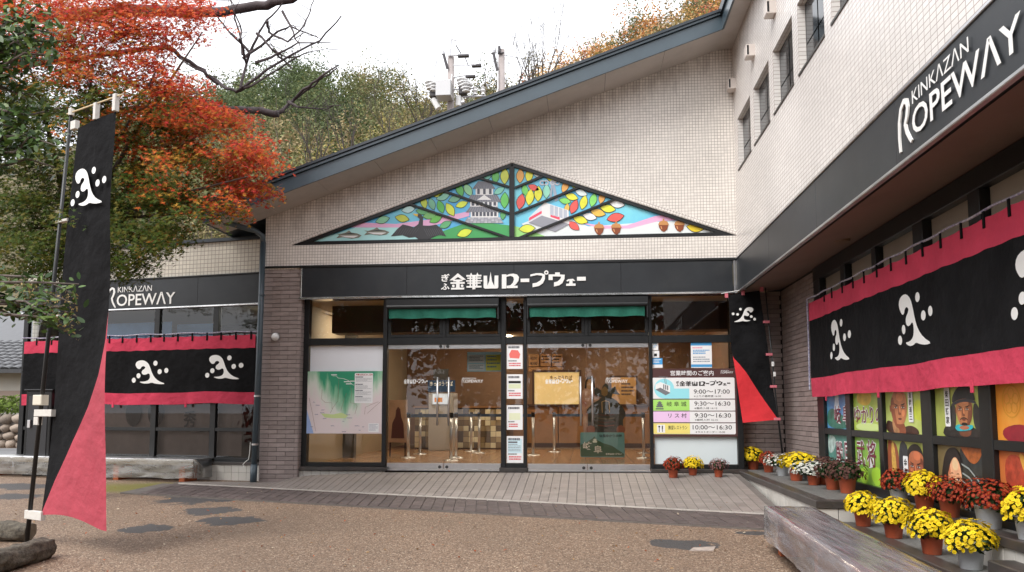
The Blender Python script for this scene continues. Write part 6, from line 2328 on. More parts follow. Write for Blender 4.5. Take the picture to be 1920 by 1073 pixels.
def d_p6(t, F2, w, h):
    blob('red_armour', t, F2, [(w * .1, h * .95), (w * .38, h * .95), (w * .52, h * .45), (w * .3, h * .3), (w * .08, h * .5)], .0016, '#9c3a24', var=.4, vscale=14)
    blob('gold_edge', t, F2, [(w * .3, h * .98), (w * .4, h * .98), (w * .56, h * .5), (w * .5, h * .42)], .002, '#c8923c')
    blob('dark_armour', t, F2, [(0, -.02), (w, -.02), (w, h * .6), (w * .7, h * .35), (w * .3, h * .38), (0, h * .2)], .0024, '#1f1c1e', var=.5, vscale=10)
    for k in range(3):
        mb = MB(); mb.ribbon(F2, [(w * .5, h * (.5 - .05 * k)), (w * .7, h * (.3 - .08 * k)), (w * .95, h * (.02 - .0 * k))], .012, .003, .0036); mb.build('armour_edge', ink('#b9b2aa'), t)


film(0, 0, 'blue window print with castle and two large characters', '#2f6fa8', '#5f9fc8', d_gifu)
film(0, 1, 'teal window print with two characters, lower left of the row', '#2f6a66', '#5f9488', d_sengoku)
film(1, 0, 'green window print with a line of kana', '#8fae3c', '#b8c860', d_yukari)
film(1, 1, 'bright green window print with two characters and leaf crests', '#8fb04a', '#5f9a34', d_busho)
film(2, 0, 'window print of a bald moustached lord on pale green', '#a9b85c', '#bcc878', d_p1)
film(2, 1, 'window print of a bearded warrior in dark armour, lower pane', '#8a9448', '#a8b050', d_p2)
film(3, 0, 'window print of a helmeted warrior with teal chin cord', '#8f9a4a', '#b0b862', d_p3)
film(3, 1, 'window print of a long haired lady beside dark armour', '#6a5a3c', '#7d7048', d_p4)
film(4, 0, 'orange window print with round flower crest and half a face', '#d07a24', '#e0983c', d_p5)
film(4, 1, 'orange window print with red and black armour', '#a8502c', '#c87838', d_p6)

# ================================================================== TALL BANNER FLAGS
TAPE = mat('white_tape', (.62, .60, .56), .6, dirt=.5, dirt_col=(.35, .25, .24), dscale=20)
REDF = mat('banner_red_faded', (.40, .052, .078), .9, var=.16, vscale=1.6, bump=.6, bscale=6, bdist=.05)
REDB = mat('banner_red_bright', (.66, .028, .038), .9, var=.1, vscale=2.2, bump=.4, bscale=8, bdist=.03)


def flag(label, fr, left, right, cutl, cutr, m_red, wave, seed, emb, mirror, grp):
    """left / right: edge polylines in frame coordinates from top to bottom; cut: red boundary as (s, t) path."""
    t = thing('banner_flag', fr.P(*left[-1]), label, 'banner flag', grp)
    def along(pl, s):
        L_ = [0]
        for i in range(len(pl) - 1):
            L_.append(L_[-1] + (Vector(pl[i + 1]) - Vector(pl[i])).length)
        d = s * L_[-1]
        return (float(np.interp(d, L_, [p[0] for p in pl])), float(np.interp(d, L_, [p[1] for p in pl])))
    rr = random.Random(seed)
    p0, p1 = rr.uniform(0, 6), rr.uniform(0, 6)
    def cf(s, q): return wave * (math.sin(s * 7 + q * 2.5 + p0) * (.3 + s) + .5 * math.sin(s * 15 + q * 5 + p1) * q)
    def pos(s, q):
        a, b = along(left, s), along(right, s)
        return lerp(a[0], b[0], q), lerp(a[1], b[1], q) + .055 * s ** 10 * math.sin(math.pi * min(1, q * 1.1)), cf(s, q)
    NS, NQ = 90, 16
    blk, red = MB(), MB()
    def cutq(s):      # share of the width that is black at height s
        return float(np.interp(s, cutl, cutr))
    for i in range(NS):
        s0, s1 = i / NS, (i + 1) / NS
        k0, k1 = cutq(s0), cutq(s1)
        for j in range(NQ):
            q0, q1 = j / NQ, (j + 1) / NQ
            if k0 > 0 or k1 > 0:
                blk.add([fr.P(*pos(s0, q0 * k0)), fr.P(*pos(s1, q0 * k1)), fr.P(*pos(s1, q1 * k1)), fr.P(*pos(s0, q1 * k0))], [(0, 1, 2, 3)])
            if k0 < 1 or k1 < 1:
                red.add([fr.P(*pos(s0, lerp(k0, 1, q0))), fr.P(*pos(s1, lerp(k1, 1, q0))), fr.P(*pos(s1, lerp(k1, 1, q1))), fr.P(*pos(s0, lerp(k0, 1, q1)))], [(0, 1, 2, 3)])
    for mb, nm, mm in ((blk, 'black_cloth', BLK), (red, 'red_cloth', m_red)):
        me = mb.mesh(nm)
        bm = bmesh.new(); bm.from_mesh(me); bmesh.ops.remove_doubles(bm, verts=bm.verts, dist=.0004); bm.to_mesh(me); bm.free()
        ob(nm, me, mm, t, smooth=True)
    emblem(MB(), fr, *emb, lambda a, b: .02 + wave * 1.2, mirror).build('crest', LETTER, t)
    return t


pb_ = onG(50, 1018)
aN = Vector((.9, -.44, 0)).normalized()
NFr = Frame(pb_, aN, (0, 0, 1), (aN.y, -aN.x, 0))
n2 = lambda u, v: NFr.px(u, v)
GF1 = None
fl = flag('tall black banner flag with faded red corner standing by the logs', NFr,
          [n2(146, 240), n2(128, 420), n2(112, 600), n2(94, 800), n2(78, 966)], [n2(217, 209), n2(207, 400), n2(199, 600), n2(200, 800), n2(203, 996)],
          [0, .49, .56, .64, .72, .81, .91, .985, 1], [1, 1, .965, .86, .68, .42, .17, .02, 0], REDF, .02, 2, (n2(141, 388)[0], n2(170, 390)[1], n2(207, 340)[0] - n2(141, 388)[0], .41), False, 'banner flags on poles')
mb = MB(); mb.tube([NFr.P(0, -.02), NFr.P(*n2(92, 620)), NFr.P(*n2(134, 208))], [.022, .02, .016], 10); mb.build('pole', FRAME, fl, smooth=True)
mb = MB(); p, q = n2(126, 214), n2(230, 177); mb.tube([NFr.P(*p), NFr.P(*q)], .008, 8); mb.build('crossbar', mat('bamboo_rod', (.62, .5, .3), .5), fl)
mb = MB(); p = n2(134, 208); mb.tube([NFr.P(p[0], p[1] - .05), NFr.P(p[0], p[1] + .02)], .028, 10); mb.build('pole_cap', TAPE, fl)
for (u0, v0, u1, v1) in ((136, 226, 146, 245), (178, 193, 184, 226), (214, 176, 221, 210), (108, 410, 130, 420), (90, 590, 115, 598), (68, 768, 101, 781), (50, 960, 82, 972), (67, 782, 76, 797)):
    p, q = n2(u0, v1), n2(u1, v0)
    mb = MB(); mb.bbox(NFr, p[0], p[1], -.02, q[0], q[1], .026, .003); mb.build('tie_tape', TAPE, fl)
p, q = n2(70, 741), n2(85, 760)
mb = MB(); mb.bbox(NFr, p[0], q[1], -.03, q[0], p[1], .045, .006); mb.build('clip_box', mat('cream_plastic', (.62, .58, .48), .4), fl)

N2 = Frame((0, 12.25, 0), (1, 0, 0), (0, 0, 1), (0, -1, 0))
n3 = lambda u, v: N2.px(u, v)
fr2 = flag('smaller black banner flag with bright red corner beside the hours board', N2,
           [n3(1366, 554), n3(1370, 640), n3(1378, 700), n3(1393, 793)], [n3(1422, 545), n3(1436, 640), n3(1446, 720), n3(1457, 787)],
           [0, .485, .60, .75, .9, 1], [0, 0, 0, 0, 0, 0], REDB, .008, 4, (n3(1372, 604)[0], n3(1372, 605)[1], n3(1416, 580)[0] - n3(1372, 600)[0], .24), True, 'banner flags on poles')
# its black cloth: the red triangle lies to the left of the diagonal
for c_ in list(fr2.children):
    if c_.name.startswith(('black_cloth', 'red_cloth')):
        bpy.data.objects.remove(c_)
def edge2(pl, s):
    v = np.interp(s, np.linspace(0, 1, len(pl)), [p[0] for p in pl]), np.interp(s, np.linspace(0, 1, len(pl)), [p[1] for p in pl])
    return float(v[0]), float(v[1])
Lp = [n3(*edge2([(1366, 554), (1370, 640), (1379, 700), (1393, 793)], s)) for s in np.linspace(0, 1, 40)]
Rp = [n3(*edge2([(1424, 545), (1436, 625), (1446, 705), (1459, 787)], s)) for s in np.linspace(0, 1, 40)]
blk, red = MB(), MB()
for i in range(39):
    s0, s1 = i / 39, (i + 1) / 39
    for j in range(8):
        for (mb_, lo0, hi0, lo1, hi1) in ((red, 0, max(0, (s0 - .5) / .5), 0, max(0, (s1 - .5) / .5)), (blk, max(0, (s0 - .5) / .5), 1, max(0, (s1 - .5) / .5), 1)):
            if hi0 - lo0 < 1e-6 and hi1 - lo1 < 1e-6:
                continue
            def pp_(k, lo, hi, q):
                q = lerp(lo, hi, q)
                a, b = Lp[k], Rp[k]
                return N2.P(lerp(a[0], b[0], q), lerp(a[1], b[1], q), .01 * math.sin(k * .3 + q * 3))
            mb_.add([pp_(i, lo0, hi0, j / 8), pp_(i + 1, lo1, hi1, j / 8), pp_(i + 1, lo1, hi1, (j + 1) / 8), pp_(i, lo0, hi0, (j + 1) / 8)], [(0, 1, 2, 3)])
blk.build('black_cloth', BLK, fr2, smooth=True)
red.build('red_cloth', REDB, fr2, smooth=True)
mb = MB(); p, q, r_ = n3(1435, 540), n3(1456, 760), n3(1472, 900)
mb.tube([N2.P(*p), N2.P(*q), N2.P(r_[0], .57)], [.010, .013, .018], 8); mb.build('pole', FRAME, fr2, smooth=True)
mb = MB(); p, q = n3(1352, 551), n3(1434, 536); mb.tube([N2.P(*p, .01), N2.P(*q, .01)], .006, 6); mb.build('crossbar', WHITE, fr2)
PINKT = mat('pink_tape', (.6, .16, .2), .7)
for (u, v) in ((1362, 553), (1393, 548), (1428, 541), (1437, 604), (1442, 665), (1450, 725), (1457, 786)):
    p = n3(u, v); mb = MB(); mb.bbox(N2, p[0] - .05, p[1] - .02, -.02, p[0] + .05, p[1] + .02, .024, .003) if v > 560 else mb.bbox(N2, p[0] - .025, p[1] - .05, -.01, p[0] + .025, p[1] + .02, .02, .003)
    mb.build('tie_tape', PINKT, fr2)
for (u, v) in ((1449, 683), (1452, 702)):
    p = n3(u, v); mb = MB(); mb.bbox(N2, p[0] - .018, p[1] - .035, -.01, p[0] + .018, p[1] + .035, .03, .006); mb.build('clip_box', WHITE, fr2)
p = n3(1472, 870); mb = MB(); mb.lathe([(.0, .12), (.1, .12), (.13, .05), (.14, 0)], (p[0], 12.25, .565), 16); mb.build('weight_base', mat('grey_base', (.35, .35, .35), .7), fr2)

# ================================================================== WRAPPED BENCHES
def plastic_mat(scl, rough=.13, ior=1.4, dif=(.50, .49, .52)):
    """Clear sheeting drawn tight: long fine wrinkles along the bench."""
    m = bpy.data.materials.new('clear_plastic_sheet')
    m.use_nodes = True
    N, L = m.node_tree.nodes, m.node_tree.links
    N.remove(N['Principled BSDF'])
    t = N.new('ShaderNodeBsdfTransparent'); t.inputs[0].default_value = (.86, .86, .87, 1)
    d = N.new('ShaderNodeBsdfDiffuse'); d.inputs[0].default_value = (*dif, 1)
    g_ = N.new('ShaderNodeBsdfGlossy'); g_.inputs['Roughness'].default_value = rough
    tc = N.new('ShaderNodeTexCoord')
    mp = N.new('ShaderNodeMapping'); mp.inputs['Scale'].default_value = scl; L.new(tc.outputs['Object'], mp.inputs[0])
    nz = N.new('ShaderNodeTexNoise'); nz.inputs['Scale'].default_value = 1.0; nz.inputs['Detail'].default_value = 3; nz.inputs['Distortion'].default_value = .4; L.new(mp.outputs[0], nz.inputs[0])
    bp = N.new('ShaderNodeBump'); bp.inputs['Strength'].default_value = .55; bp.inputs['Distance'].default_value = .012; L.new(nz.outputs[0], bp.inputs['Height'])
    L.new(bp.outputs[0], g_.inputs['Normal']); L.new(bp.outputs[0], d.inputs['Normal'])
    mr = N.new('ShaderNodeMapRange'); mr.inputs[1].default_value = .35; mr.inputs[2].default_value = .65; mr.inputs[3].default_value = .22; mr.inputs[4].default_value = .48; L.new(nz.outputs[0], mr.inputs[0])
    m1 = N.new('ShaderNodeMixShader'); L.new(mr.outputs[0], m1.inputs[0]); L.new(t.outputs[0], m1.inputs[1]); L.new(d.outputs[0], m1.inputs[2])
    fr = N.new('ShaderNodeFresnel'); fr.inputs[0].default_value = ior; L.new(bp.outputs[0], fr.inputs['Normal'])
    ad = N.new('ShaderNodeMath'); ad.operation = 'ADD'; ad.inputs[1].default_value = .07; L.new(fr.outputs[0], ad.inputs[0])
    m2 = N.new('ShaderNodeMixShader'); L.new(ad.outputs[0], m2.inputs[0]); L.new(m1.outputs[0], m2.inputs[1]); L.new(g_.outputs[0], m2.inputs[2])
    L.new(m2.outputs[0], N['Material Output'].inputs[0])
    return m


BWOOD = mat('weathered_bench_wood', (.07, .05, .05), .7, rnd=.5, col2=(.42, .2, .17), vscale=2.0, bump=.3, bscale=30)
TANW = mat('tan_bench_wood', (.22, .17, .10), .7, col2=(.34, .28, .19), vscale=3, bump=.3, bscale=30)
RUST = mat('orange_bench_leg', (.42, .10, .03), .6, var=.25, vscale=8)


def bench(label, fr, L_, W, H, skirt, wood, seed, nl=3):
    """fr: origin at the far ground corner; a along the length, b up, c across the width."""
    t = thing('wrapped_bench', fr.P(L_ / 2, 0, W / 2), label, 'bench', 'benches wrapped in clear plastic')
    for k in range(3):
        mb = MB(); mb.bbox(Frame(fr.P(0, H - .02), fr.a, fr.c, fr.b), .03, W * k / 3 + .012, -.07, L_ - .03, W * (k + 1) / 3 - .004, 0, .008); mb.build('slat', wood, t)
    for k in range(nl):
        a = lerp(.22, L_ - .35, k / (nl - 1))
        mb = MB(); mb.fbox(fr, a, -.03, .06, a + .11, H - .091, W - .06); mb.build('leg', RUST, t)
    rr = random.Random(seed)
    sx = rr.uniform(0, 50)
    mb = MB()
    NA, NB = int(L_ / .03), 30
    # cross-section: down the front, over the top, down the back
    def sec(q):
        if q < .3: return (-.012, lerp(skirt, H + .0, q / .3))
        if q < .7: return (lerp(-.012, W + .012, (q - .3) / .4), H + .012)
        return (W + .012, lerp(H, skirt, (q - .7) / .3))
    for i in range(NA + 1):
        for j in range(NB + 1):
            q = j / NB
            c, b = sec(q)
            a = lerp(-.015, L_ + .015, i / NA)
            n1 = mnoise.noise(Vector((a * 1.6 + sx, q * 9 + a * .8, 0)))
            n2_ = mnoise.noise(Vector((a * 9 + sx, q * 16 + a * 5, 3)))
            side = 1 if (q < .3 or q > .7) else .35
            off = (.028 * n1 + .004 * n2_) * side
            if q < .3: c -= abs(off) + (.3 - q) * .03; b += (.03 * n1 if q < .05 else 0)
            elif q > .7: c += abs(off)
            else: b += abs(off) * .7
            mb.v.append(tuple(fr.P(a, b, c)))
    W_ = NB + 1
    mb.f = [(i * W_ + j, (i + 1) * W_ + j, (i + 1) * W_ + j + 1, i * W_ + j + 1) for i in range(NA) for j in range(NB)]
    # ends
    for i in (0, NA):
        row = [i * W_ + j for j in range(W_)]
        mb.f.append(tuple(row if i == 0 else row[::-1]))
    mb.build('plastic_wrap', plastic_mat((26, 1.5, 16)) if abs(fr.a.y) > .5 else plastic_mat((1.5, 26, 16), .28, 1.2, (.36, .34, .30)), t, smooth=True)
    return t


fl_ = onZ(1436, 952, .58)
nr_ = onZ(1600, 1061, .58)
d_ = Vector((nr_.x - fl_.x, nr_.y - fl_.y, 0)).normalized()
bt_fr = Frame((fl_.x, fl_.y, .195), d_, (0, 0, 1), Vector((0, 0, 1)).cross(d_))
bench('wrapped bench near the potted chrysanthemums, plastic sheet over reddish boards', bt_fr, 3.3, .44, .385, .1, BWOOD, 3)
bl = WF2.px(376, 905, .52)
lb_fr = Frame(WF2.P(-1.0, .315, .50), -WF2.a, (0, 0, 1), WF2.c * -1)
bench('wrapped bench along the foot of the low wing, plastic over tan boards', lb_fr, 4.6, .44, .37, .06, TANW, 8, 4)

# ================================================================== LOGS BESIDE THE BANNER
BARK = mat('grey_bark_log', (.038, .032, .026), .95, col2=(.15, .13, .10), vscale=22, bump=1.0, bscale=60)
CUTW = mat('cut_log_end', (.16, .125, .09), .9, col2=(.24, .2, .15), vscale=20, bump=.5, bscale=40)


def log(label, A, B, r0, r1, seed):
    A, B = Vector(A), Vector(B)
    t = thing('log', (A + B) / 2, label, 'log', 'weathered logs around the banner pole')
    rr = random.Random(seed)
    n, seg = 60, 40
    d = (B - A).normalized(); x = d.orthogonal().normalized(); y = d.cross(x)
    mb = MB()
    for i in range(n + 1):
        p = A.lerp(B, i / n); r_ = lerp(r0, r1, i / n)
        if i == 0: r_ *= .93
        for k in range(seg):
            th = 2 * math.pi * k / seg
            v = x * math.cos(th) + y * math.sin(th)
            q = r_ * (1 + .22 * mnoise.noise(p * 6 + v * 2 + Vector((seed, 0, 0))) + .10 * mnoise.noise(p * 5 + v * 7) + .06 * mnoise.noise(p * 24 + v * 6))
            mb.v.append(tuple(p + v * q))
    mb.f = [(i * seg + k, i * seg + (k + 1) % seg, (i + 1) * seg + (k + 1) % seg, (i + 1) * seg + k) for i in range(n) for k in range(seg)]
    mb.build('bark', BARK, t, smooth=True)
    for (i, P_) in ((0, A), (n, B)):
        e = MB(); e.v = [tuple(P_)] + [mb.v[i * seg + k] for k in range(seg)]
        e.f = [(0, 1 + k, 1 + (k + 1) % seg) if i else (0, 1 + (k + 1) % seg, 1 + k) for k in range(seg)]
        e.build('cut_end', CUTW, t)
g1_ = onG(88, 1045); g2_ = onG(-140, 1120)
log('nearest log with dark cut end beside the banner pole', (g1_.x, g1_.y, g1_.z + .09), (g2_.x, g2_.y, g2_.z + .1), .098, .1, 1)
g1_ = onG(40, 1020); g2_ = onG(-160, 1018)
log('log lying behind the nearest one at the banner pole', (g1_.x, g1_.y + .12, g1_.z + .10), (g2_.x, g2_.y + .2, g2_.z + .1), .09, .095, 2)
g1_ = onG(62, 1062); g2_ = onG(-150, 1095)

# ================================================================== POTTED CHRYSANTHEMUMS
FLOWM = leaf_mat('flower_petal', .6, .15)
GREENL = leaf_mat('mum_leaf', .5, .2)
TERRA = mat('terracotta_plastic', (.50, .105, .045), .5, var=.15, vscale=9, rnd=.14, dirt=.45, dirt_col=(.2, .13, .09), dscale=9)
GREYP = mat('pale_grey_pot', (.50, .52, .54), .45, var=.08, vscale=6, rnd=.08, dirt=.4, dirt_col=(.28, .26, .22), dscale=8)
SOIL = mat('potting_soil', (.03, .02, .015), .95)


def tint_mesh(name, vs, fs, cols, m):
    """Mesh with one colour per face."""
    me = bpy.data.meshes.new(name)
    vs = np.asarray(vs, dtype=np.float32)
    me.vertices.add(len(vs)); me.vertices.foreach_set('co', vs.ravel())
    fs = [np.asarray(f) for f in fs] if not isinstance(fs, np.ndarray) else fs
    if isinstance(fs, np.ndarray):
        k = fs.shape[1]; nl = fs.size
        ls = np.arange(0, nl, k); lt = np.full(len(fs), k); li = fs.ravel()
    else:
        lt = np.array([len(f) for f in fs]); ls = np.concatenate([[0], np.cumsum(lt)[:-1]]); li = np.concatenate(fs); nl = len(li)
    me.loops.add(nl); me.loops.foreach_set('vertex_index', li.astype(np.int32))
    me.polygons.add(len(lt)); me.polygons.foreach_set('loop_start', ls.astype(np.int32)); me.polygons.foreach_set('loop_total', lt.astype(np.int32))
    me.update(calc_edges=True)
    at = me.attributes.new('tint', 'FLOAT_COLOR', 'FACE')
    c4 = np.ones((len(lt), 4), dtype=np.float32); c4[:, :3] = cols
    at.data.foreach_set('color', c4.ravel())
    me.materials.append(m)
    return me


def bloom_mesh(seed, petal, centre, n=170, rx=.172, hz=.13, droop=.5, fsz=.017, open_=1.0):
    r2 = np.random.default_rng(seed)
    vs, fs, cs = [], [], []
    gold = math.pi * (3 - math.sqrt(5))
    for i in range(n):
        t = (i + .5) / n
        cz = 1 - t * (1 + droop)
        if cz < -1: continue
        rr_ = math.sqrt(max(0, 1 - cz * cz)) if cz > 0 else 1 - .25 * (-cz)
        th = i * gold + r2.normal(0, .15)
        lump = 1 + .13 * math.sin(2 * th + seed * 1.3) * rr_ + .09 * math.sin(3 * th + seed) + .06 * math.sin(5 * th + cz * 4 + seed * 2) + r2.normal(0, .05)
        nrm = Vector((rr_ * math.cos(th), rr_ * math.sin(th), max(cz, -.2) * 1.0 + .35)).normalized()
        p = Vector((rr_ * math.cos(th) * rx * lump, rr_ * math.sin(th) * rx * lump, cz * hz * lump))
        nrm = (nrm + Vector(r2.normal(0, .22, 3))).normalized()
        x = nrm.orthogonal().normalized(); y = nrm.cross(x)
        s = fsz * r2.uniform(.75, 1.2)
        ph = r2.uniform(0, 6.28)
        o = len(vs)
        col = np.array(petal) * r2.uniform(.72, 1.15)
        k = 9
        vs.append(p + nrm * s * .12)
        for j in range(2 * k):
            a = ph + math.pi * j / k
            q = s if j % 2 == 0 else s * .74
            vs.append(p + (x * math.cos(a) + y * math.sin(a)) * q + nrm * s * (.34 * open_ if j % 2 == 0 else .1))
        for j in range(2 * k):
            fs.append((o, o + 1 + j, o + 1 + (j + 1) % (2 * k))); cs.append(col)
        o = len(vs)
        vs.append(p + nrm * s * .42)
        for j in range(6):
            a = ph + math.pi * j / 3
            vs.append(p + (x * math.cos(a) + y * math.sin(a)) * s * .36 + nrm * s * .26)
        for j in range(6):
            fs.append((o, o + 1 + j, o + 1 + (j + 1) % 6)); cs.append(np.array(centre) * r2.uniform(.8, 1.1))
    return tint_mesh('blooms', [tuple(v) for v in vs], np.array(fs), np.clip(np.array(cs), 0, 1), FLOWM)


def mum_leaves(seed, rx=.158, hz=.115, n=420):
    r2 = np.random.default_rng(seed + 100)
    vs, fs, cs = [], [], []
    for i in range(n):
        d = r2.normal(0, 1, 3); d /= np.linalg.norm(d)
        if d[2] < -.75: d[2] *= -1
        q = r2.uniform(.6, .97)
        p = Vector((d[0] * rx * q, d[1] * rx * q, d[2] * hz * q - .01))
        nrm = (Vector(d) + Vector(r2.normal(0, .5, 3))).normalized()
        x = nrm.orthogonal().normalized(); y = nrm.cross(x)
        a = r2.uniform(0, 6.28); x, y = x * math.cos(a) + y * math.sin(a), y * math.cos(a) - x * math.sin(a)
        l, w = r2.uniform(.02, .036), r2.uniform(.010, .016)
        o = len(vs)
        vs += [p - x * l, p - x * l * .2 - y * w + nrm * .003, p + x * l, p - x * l * .2 + y * w + nrm * .003]
        fs.append((o, o + 1, o + 2, o + 3)); cs.append(np.array((.028, .055, .018)) * r2.uniform(.6, 1.5))
    return tint_mesh('foliage', [tuple(v) for v in vs], np.array(fs), np.array(cs), GREENL)


KIND = {'yellow': ((.88, .66, .02), (.78, .50, .012)), 'red': ((.30, .028, .014), (.42, .10, .02)), 'white': ((.72, .72, .68), (.6, .6, .42)), 'purple': ((.22, .07, .11), (.16, .10, .06)), 'brown': ((.12, .05, .045), (.10, .07, .035)), 'mauve': ((.27, .12, .13), (.2, .14, .06))}
_bl, _fo, _pt = {}, {}, {}
MUM_N = 0


def pot_mesh(kind):
    if kind in _pt: return _pt[kind]
    mb = MB()
    if kind == 'terra':
        mb.lathe([(.0, .0), (.066, .0), (.07, .004), (.088, .148), (.096, .15), (.098, .17), (.094, .176), (.088, .174), (.084, .15)], seg=28)
    else:
        mb.lathe([(.0, .0), (.07, .0), (.074, .004), (.094, .155), (.106, .158), (.108, .17), (.104, .175), (.094, .172), (.09, .15)], seg=28)
    me = mb.mesh('pot')
    for p in me.polygons: p.use_smooth = True
    me.materials.append(TERRA if kind == 'terra' else GREYP)
    s = MB(); s.lathe([(.086, .15), (.05, .155), (.0, .158)], seg=16)
    ms = s.mesh('soil'); ms.materials.append(SOIL)
    _pt[kind] = (me, ms)
    return _pt[kind]


def mum(label, x, y, z, col, pot='terra', sc=1.0, sx=1.0, lean=(0, 0), hz=1.0, k=0):
    t = thing('potted_chrysanthemum', (x, y, z), label, 'flower pot', 'potted chrysanthemums')
    t.rotation_euler.z = 0.0 if lean != (0, 0) else random.uniform(-.4, .4)
    t.scale = (sc, sc, sc)
    me, ms = pot_mesh(pot)
    for nm, m_ in (('pot', me), ('soil', ms)):
        o = bpy.data.objects.new(nm, m_); COL.objects.link(o); o.parent = t
    global MUM_N
    MUM_N += 1
    k = MUM_N
    key_ = (col, k)
    if key_ not in _bl:
        pc, cc = KIND[col]
        dense = {'yellow': 280, 'red': 290, 'white': 240, 'purple': 200, 'brown': 230, 'mauve': 200}[col]
        _bl[key_] = bloom_mesh(sorted(KIND).index(col) * 11 + k * 5, pc, cc, dense, fsz=.0198 if col == 'yellow' else .0165)
        _fo[key_] = mum_leaves(sorted(KIND).index(col) * 7 + k)
    for nm, m_ in (('foliage', _fo[key_]), ('blooms', _bl[key_])):
        o = bpy.data.objects.new(nm, m_); COL.objects.link(o); o.parent = t
        o.location = (lean[0], lean[1], .222)
        o.scale = (sx, 1, hz)
        o.rotation_euler = (-lean[1] * 1.2, lean[0] * 1.2, 0)
        o['kind'] = 'stuff'
    return t


mum('dark red chrysanthemum in a terracotta pot, leftmost of three by the frosted panel', 1.33, 12.03, ramp_z(1.33, 12.03) + .006, 'red', sc=.88, k=0)
mum('yellow chrysanthemum, middle of three pots by the frosted panel', 1.655, 12.26, ramp_z(1.65, 12.26) + .006, 'yellow', sc=.80, k=1)
mum('dusty mauve chrysanthemum, rightmost of three pots by the frosted panel', 2.02, 12.10, ramp_z(2.02, 12.1) + .006, 'mauve', sc=.78, k=0)
ZL = .561
mum('yellow chrysanthemum at the far end of the ledge under the small banner', 2.70, 12.86, ZL, 'yellow', sc=1.0, sx=1.2, lean=(-.04, -.02), k=2)
mum('red chrysanthemum in terracotta pot, second along the far ledge', 2.81, 12.30, ZL, 'red', sc=.88, k=1)
mum('white chrysanthemum in grey pot beside the red one on the far ledge', 2.86, 11.66, ZL, 'white', 'grey', .92, sx=1.3, hz=.9, k=0)
mum('small purple chrysanthemum peeping behind the big yellow one', 3.03, 11.25, ZL, 'purple', 'grey', .8, k=1)
mum('broad yellow chrysanthemum in terracotta pot in the middle of the ledge', 2.85, 10.87, ZL, 'yellow', sc=1.05, sx=1.45, lean=(.05, 0), k=0)
mum('brown faded chrysanthemum behind the white one near the windows', 3.05, 10.35, ZL, 'brown', sc=1.0, k=1)
mum('white chrysanthemum sprawling over a low terracotta pot', 2.90, 10.25, ZL, 'white', sc=.9, sx=1.5, lean=(-.03, -.05), hz=.85, k=1)
mum('faded brown chrysanthemum, first of two touching terracotta pots', 2.96, 9.68, ZL, 'brown', sc=1.02, k=0)
mum('faded brown chrysanthemum, second of two touching terracotta pots', 3.0, 9.28, ZL, 'brown', sc=1.08, k=2)
ZU = .602
mum('red chrysanthemum in pale grey pot under the two character print', 3.08, 8.02, ZU, 'red', 'grey', .92, .95, k=2)
mum('yellow chrysanthemum in tall terracotta pot on the upper ledge', 3.09, 7.47, ZU, 'yellow', sc=.97, sx=.95, k=1)
mum('red chrysanthemum in terracotta pot under the long haired lady print', 3.09, 6.97, ZU, 'red', sc=.94, sx=.95, k=0)
mum('large red chrysanthemum in pale grey pot on the upper ledge', 3.09, 6.33, ZU, 'red', 'grey', 1.04, .95, k=1)
mum('yellow chrysanthemum cut by the right edge of the picture', 3.10, 5.80, ZU, 'yellow', 'grey', 1.0, .95, k=2)
ZP = .352
mum('yellow chrysanthemum in terracotta pot, farthest of the front row on the lower step', 2.77, 8.14, ZP, 'yellow', sc=.95, k=0)
mum('yellow chrysanthemum in terracotta pot, second of the front row', 2.79, 7.42, ZP, 'yellow', sc=.98, hz=1.05, k=2)
mum('yellow chrysanthemum in terracotta pot, third of the front row', 2.78, 6.62, ZP, 'yellow', sc=.98, k=1)
mum('yellow chrysanthemum in grey pot, nearest of the front row', 2.80, 6.03, ZP, 'yellow', 'grey', .97, sx=1.05, k=0)

# ================================================================== LEAF FIELDS
LEAFM = leaf_mat('maple_leaf', .6, .28, spec=.1)
EVERM = leaf_mat('glossy_leaf', .35, .12, spec=.35)
FARM = leaf_mat('far_leaf', .7, .25)


def basis(nrm):
    """Two unit vectors across each normal."""
    h = np.where(np.abs(nrm[:, 2:3]) < .9, np.array([[0, 0, 1.0]]), np.array([[1.0, 0, 0]]))
    x = np.cross(h, nrm); x /= np.linalg.norm(x, axis=1, keepdims=True)
    return x, np.cross(nrm, x)


def leaf_field(name, P, Nn, size, cols, m, outline, bend=.0, g=rng):
    """Leaves with a given outline (list of (x, y), fan about the first point) at P facing Nn."""
    n = len(P)
    Nn = Nn / np.maximum(np.linalg.norm(Nn, axis=1, keepdims=True), 1e-6)
    x, y = basis(Nn)
    a = g.uniform(0, 2 * math.pi, n)[:, None]
    x, y = x * np.cos(a) + y * np.sin(a), y * np.cos(a) - x * np.sin(a)
    o = np.array(outline)
    k = len(o)
    s = size[:, None, None]
    V = P[:, None, :] + s * (x[:, None, :] * o[None, :, 0:1] + y[:, None, :] * o[None, :, 1:2]) - s * bend * Nn[:, None, :] * (o[None, :, 0:1] ** 2 + o[None, :, 1:2] ** 2)
    idx = np.arange(n * k).reshape(n, k)
    me = tint_mesh(name, V.reshape(-1, 3), idx, cols, m)
    return me


# five-pointed maple leaf as one outline
MAPLE = []
for i in range(5):
    a = R(90 + (i - 2) * 52)
    l = [.62, .9, 1.05, .9, .62][i]
    a1 = R(90 + (i - 2) * 52 - 26)
    MAPLE.append((.34 * math.cos(a1), .34 * math.sin(a1) if i else .0))
    MAPLE.append((l * math.cos(a), l * math.sin(a)))
MAPLE.append((-.2, -.02))
MAPLE[0] = (.2, -.02)
MAPLE = MAPLE[::1]
OVAL = [(-1, 0), (-.5, -.38), (.1, -.46), (.65, -.3), (1.05, 0), (.65, .3), (.1, .46), (-.5, .38)]
DIAM = [(-1, 0), (0, -.55), (1, 0), (0, .55)]


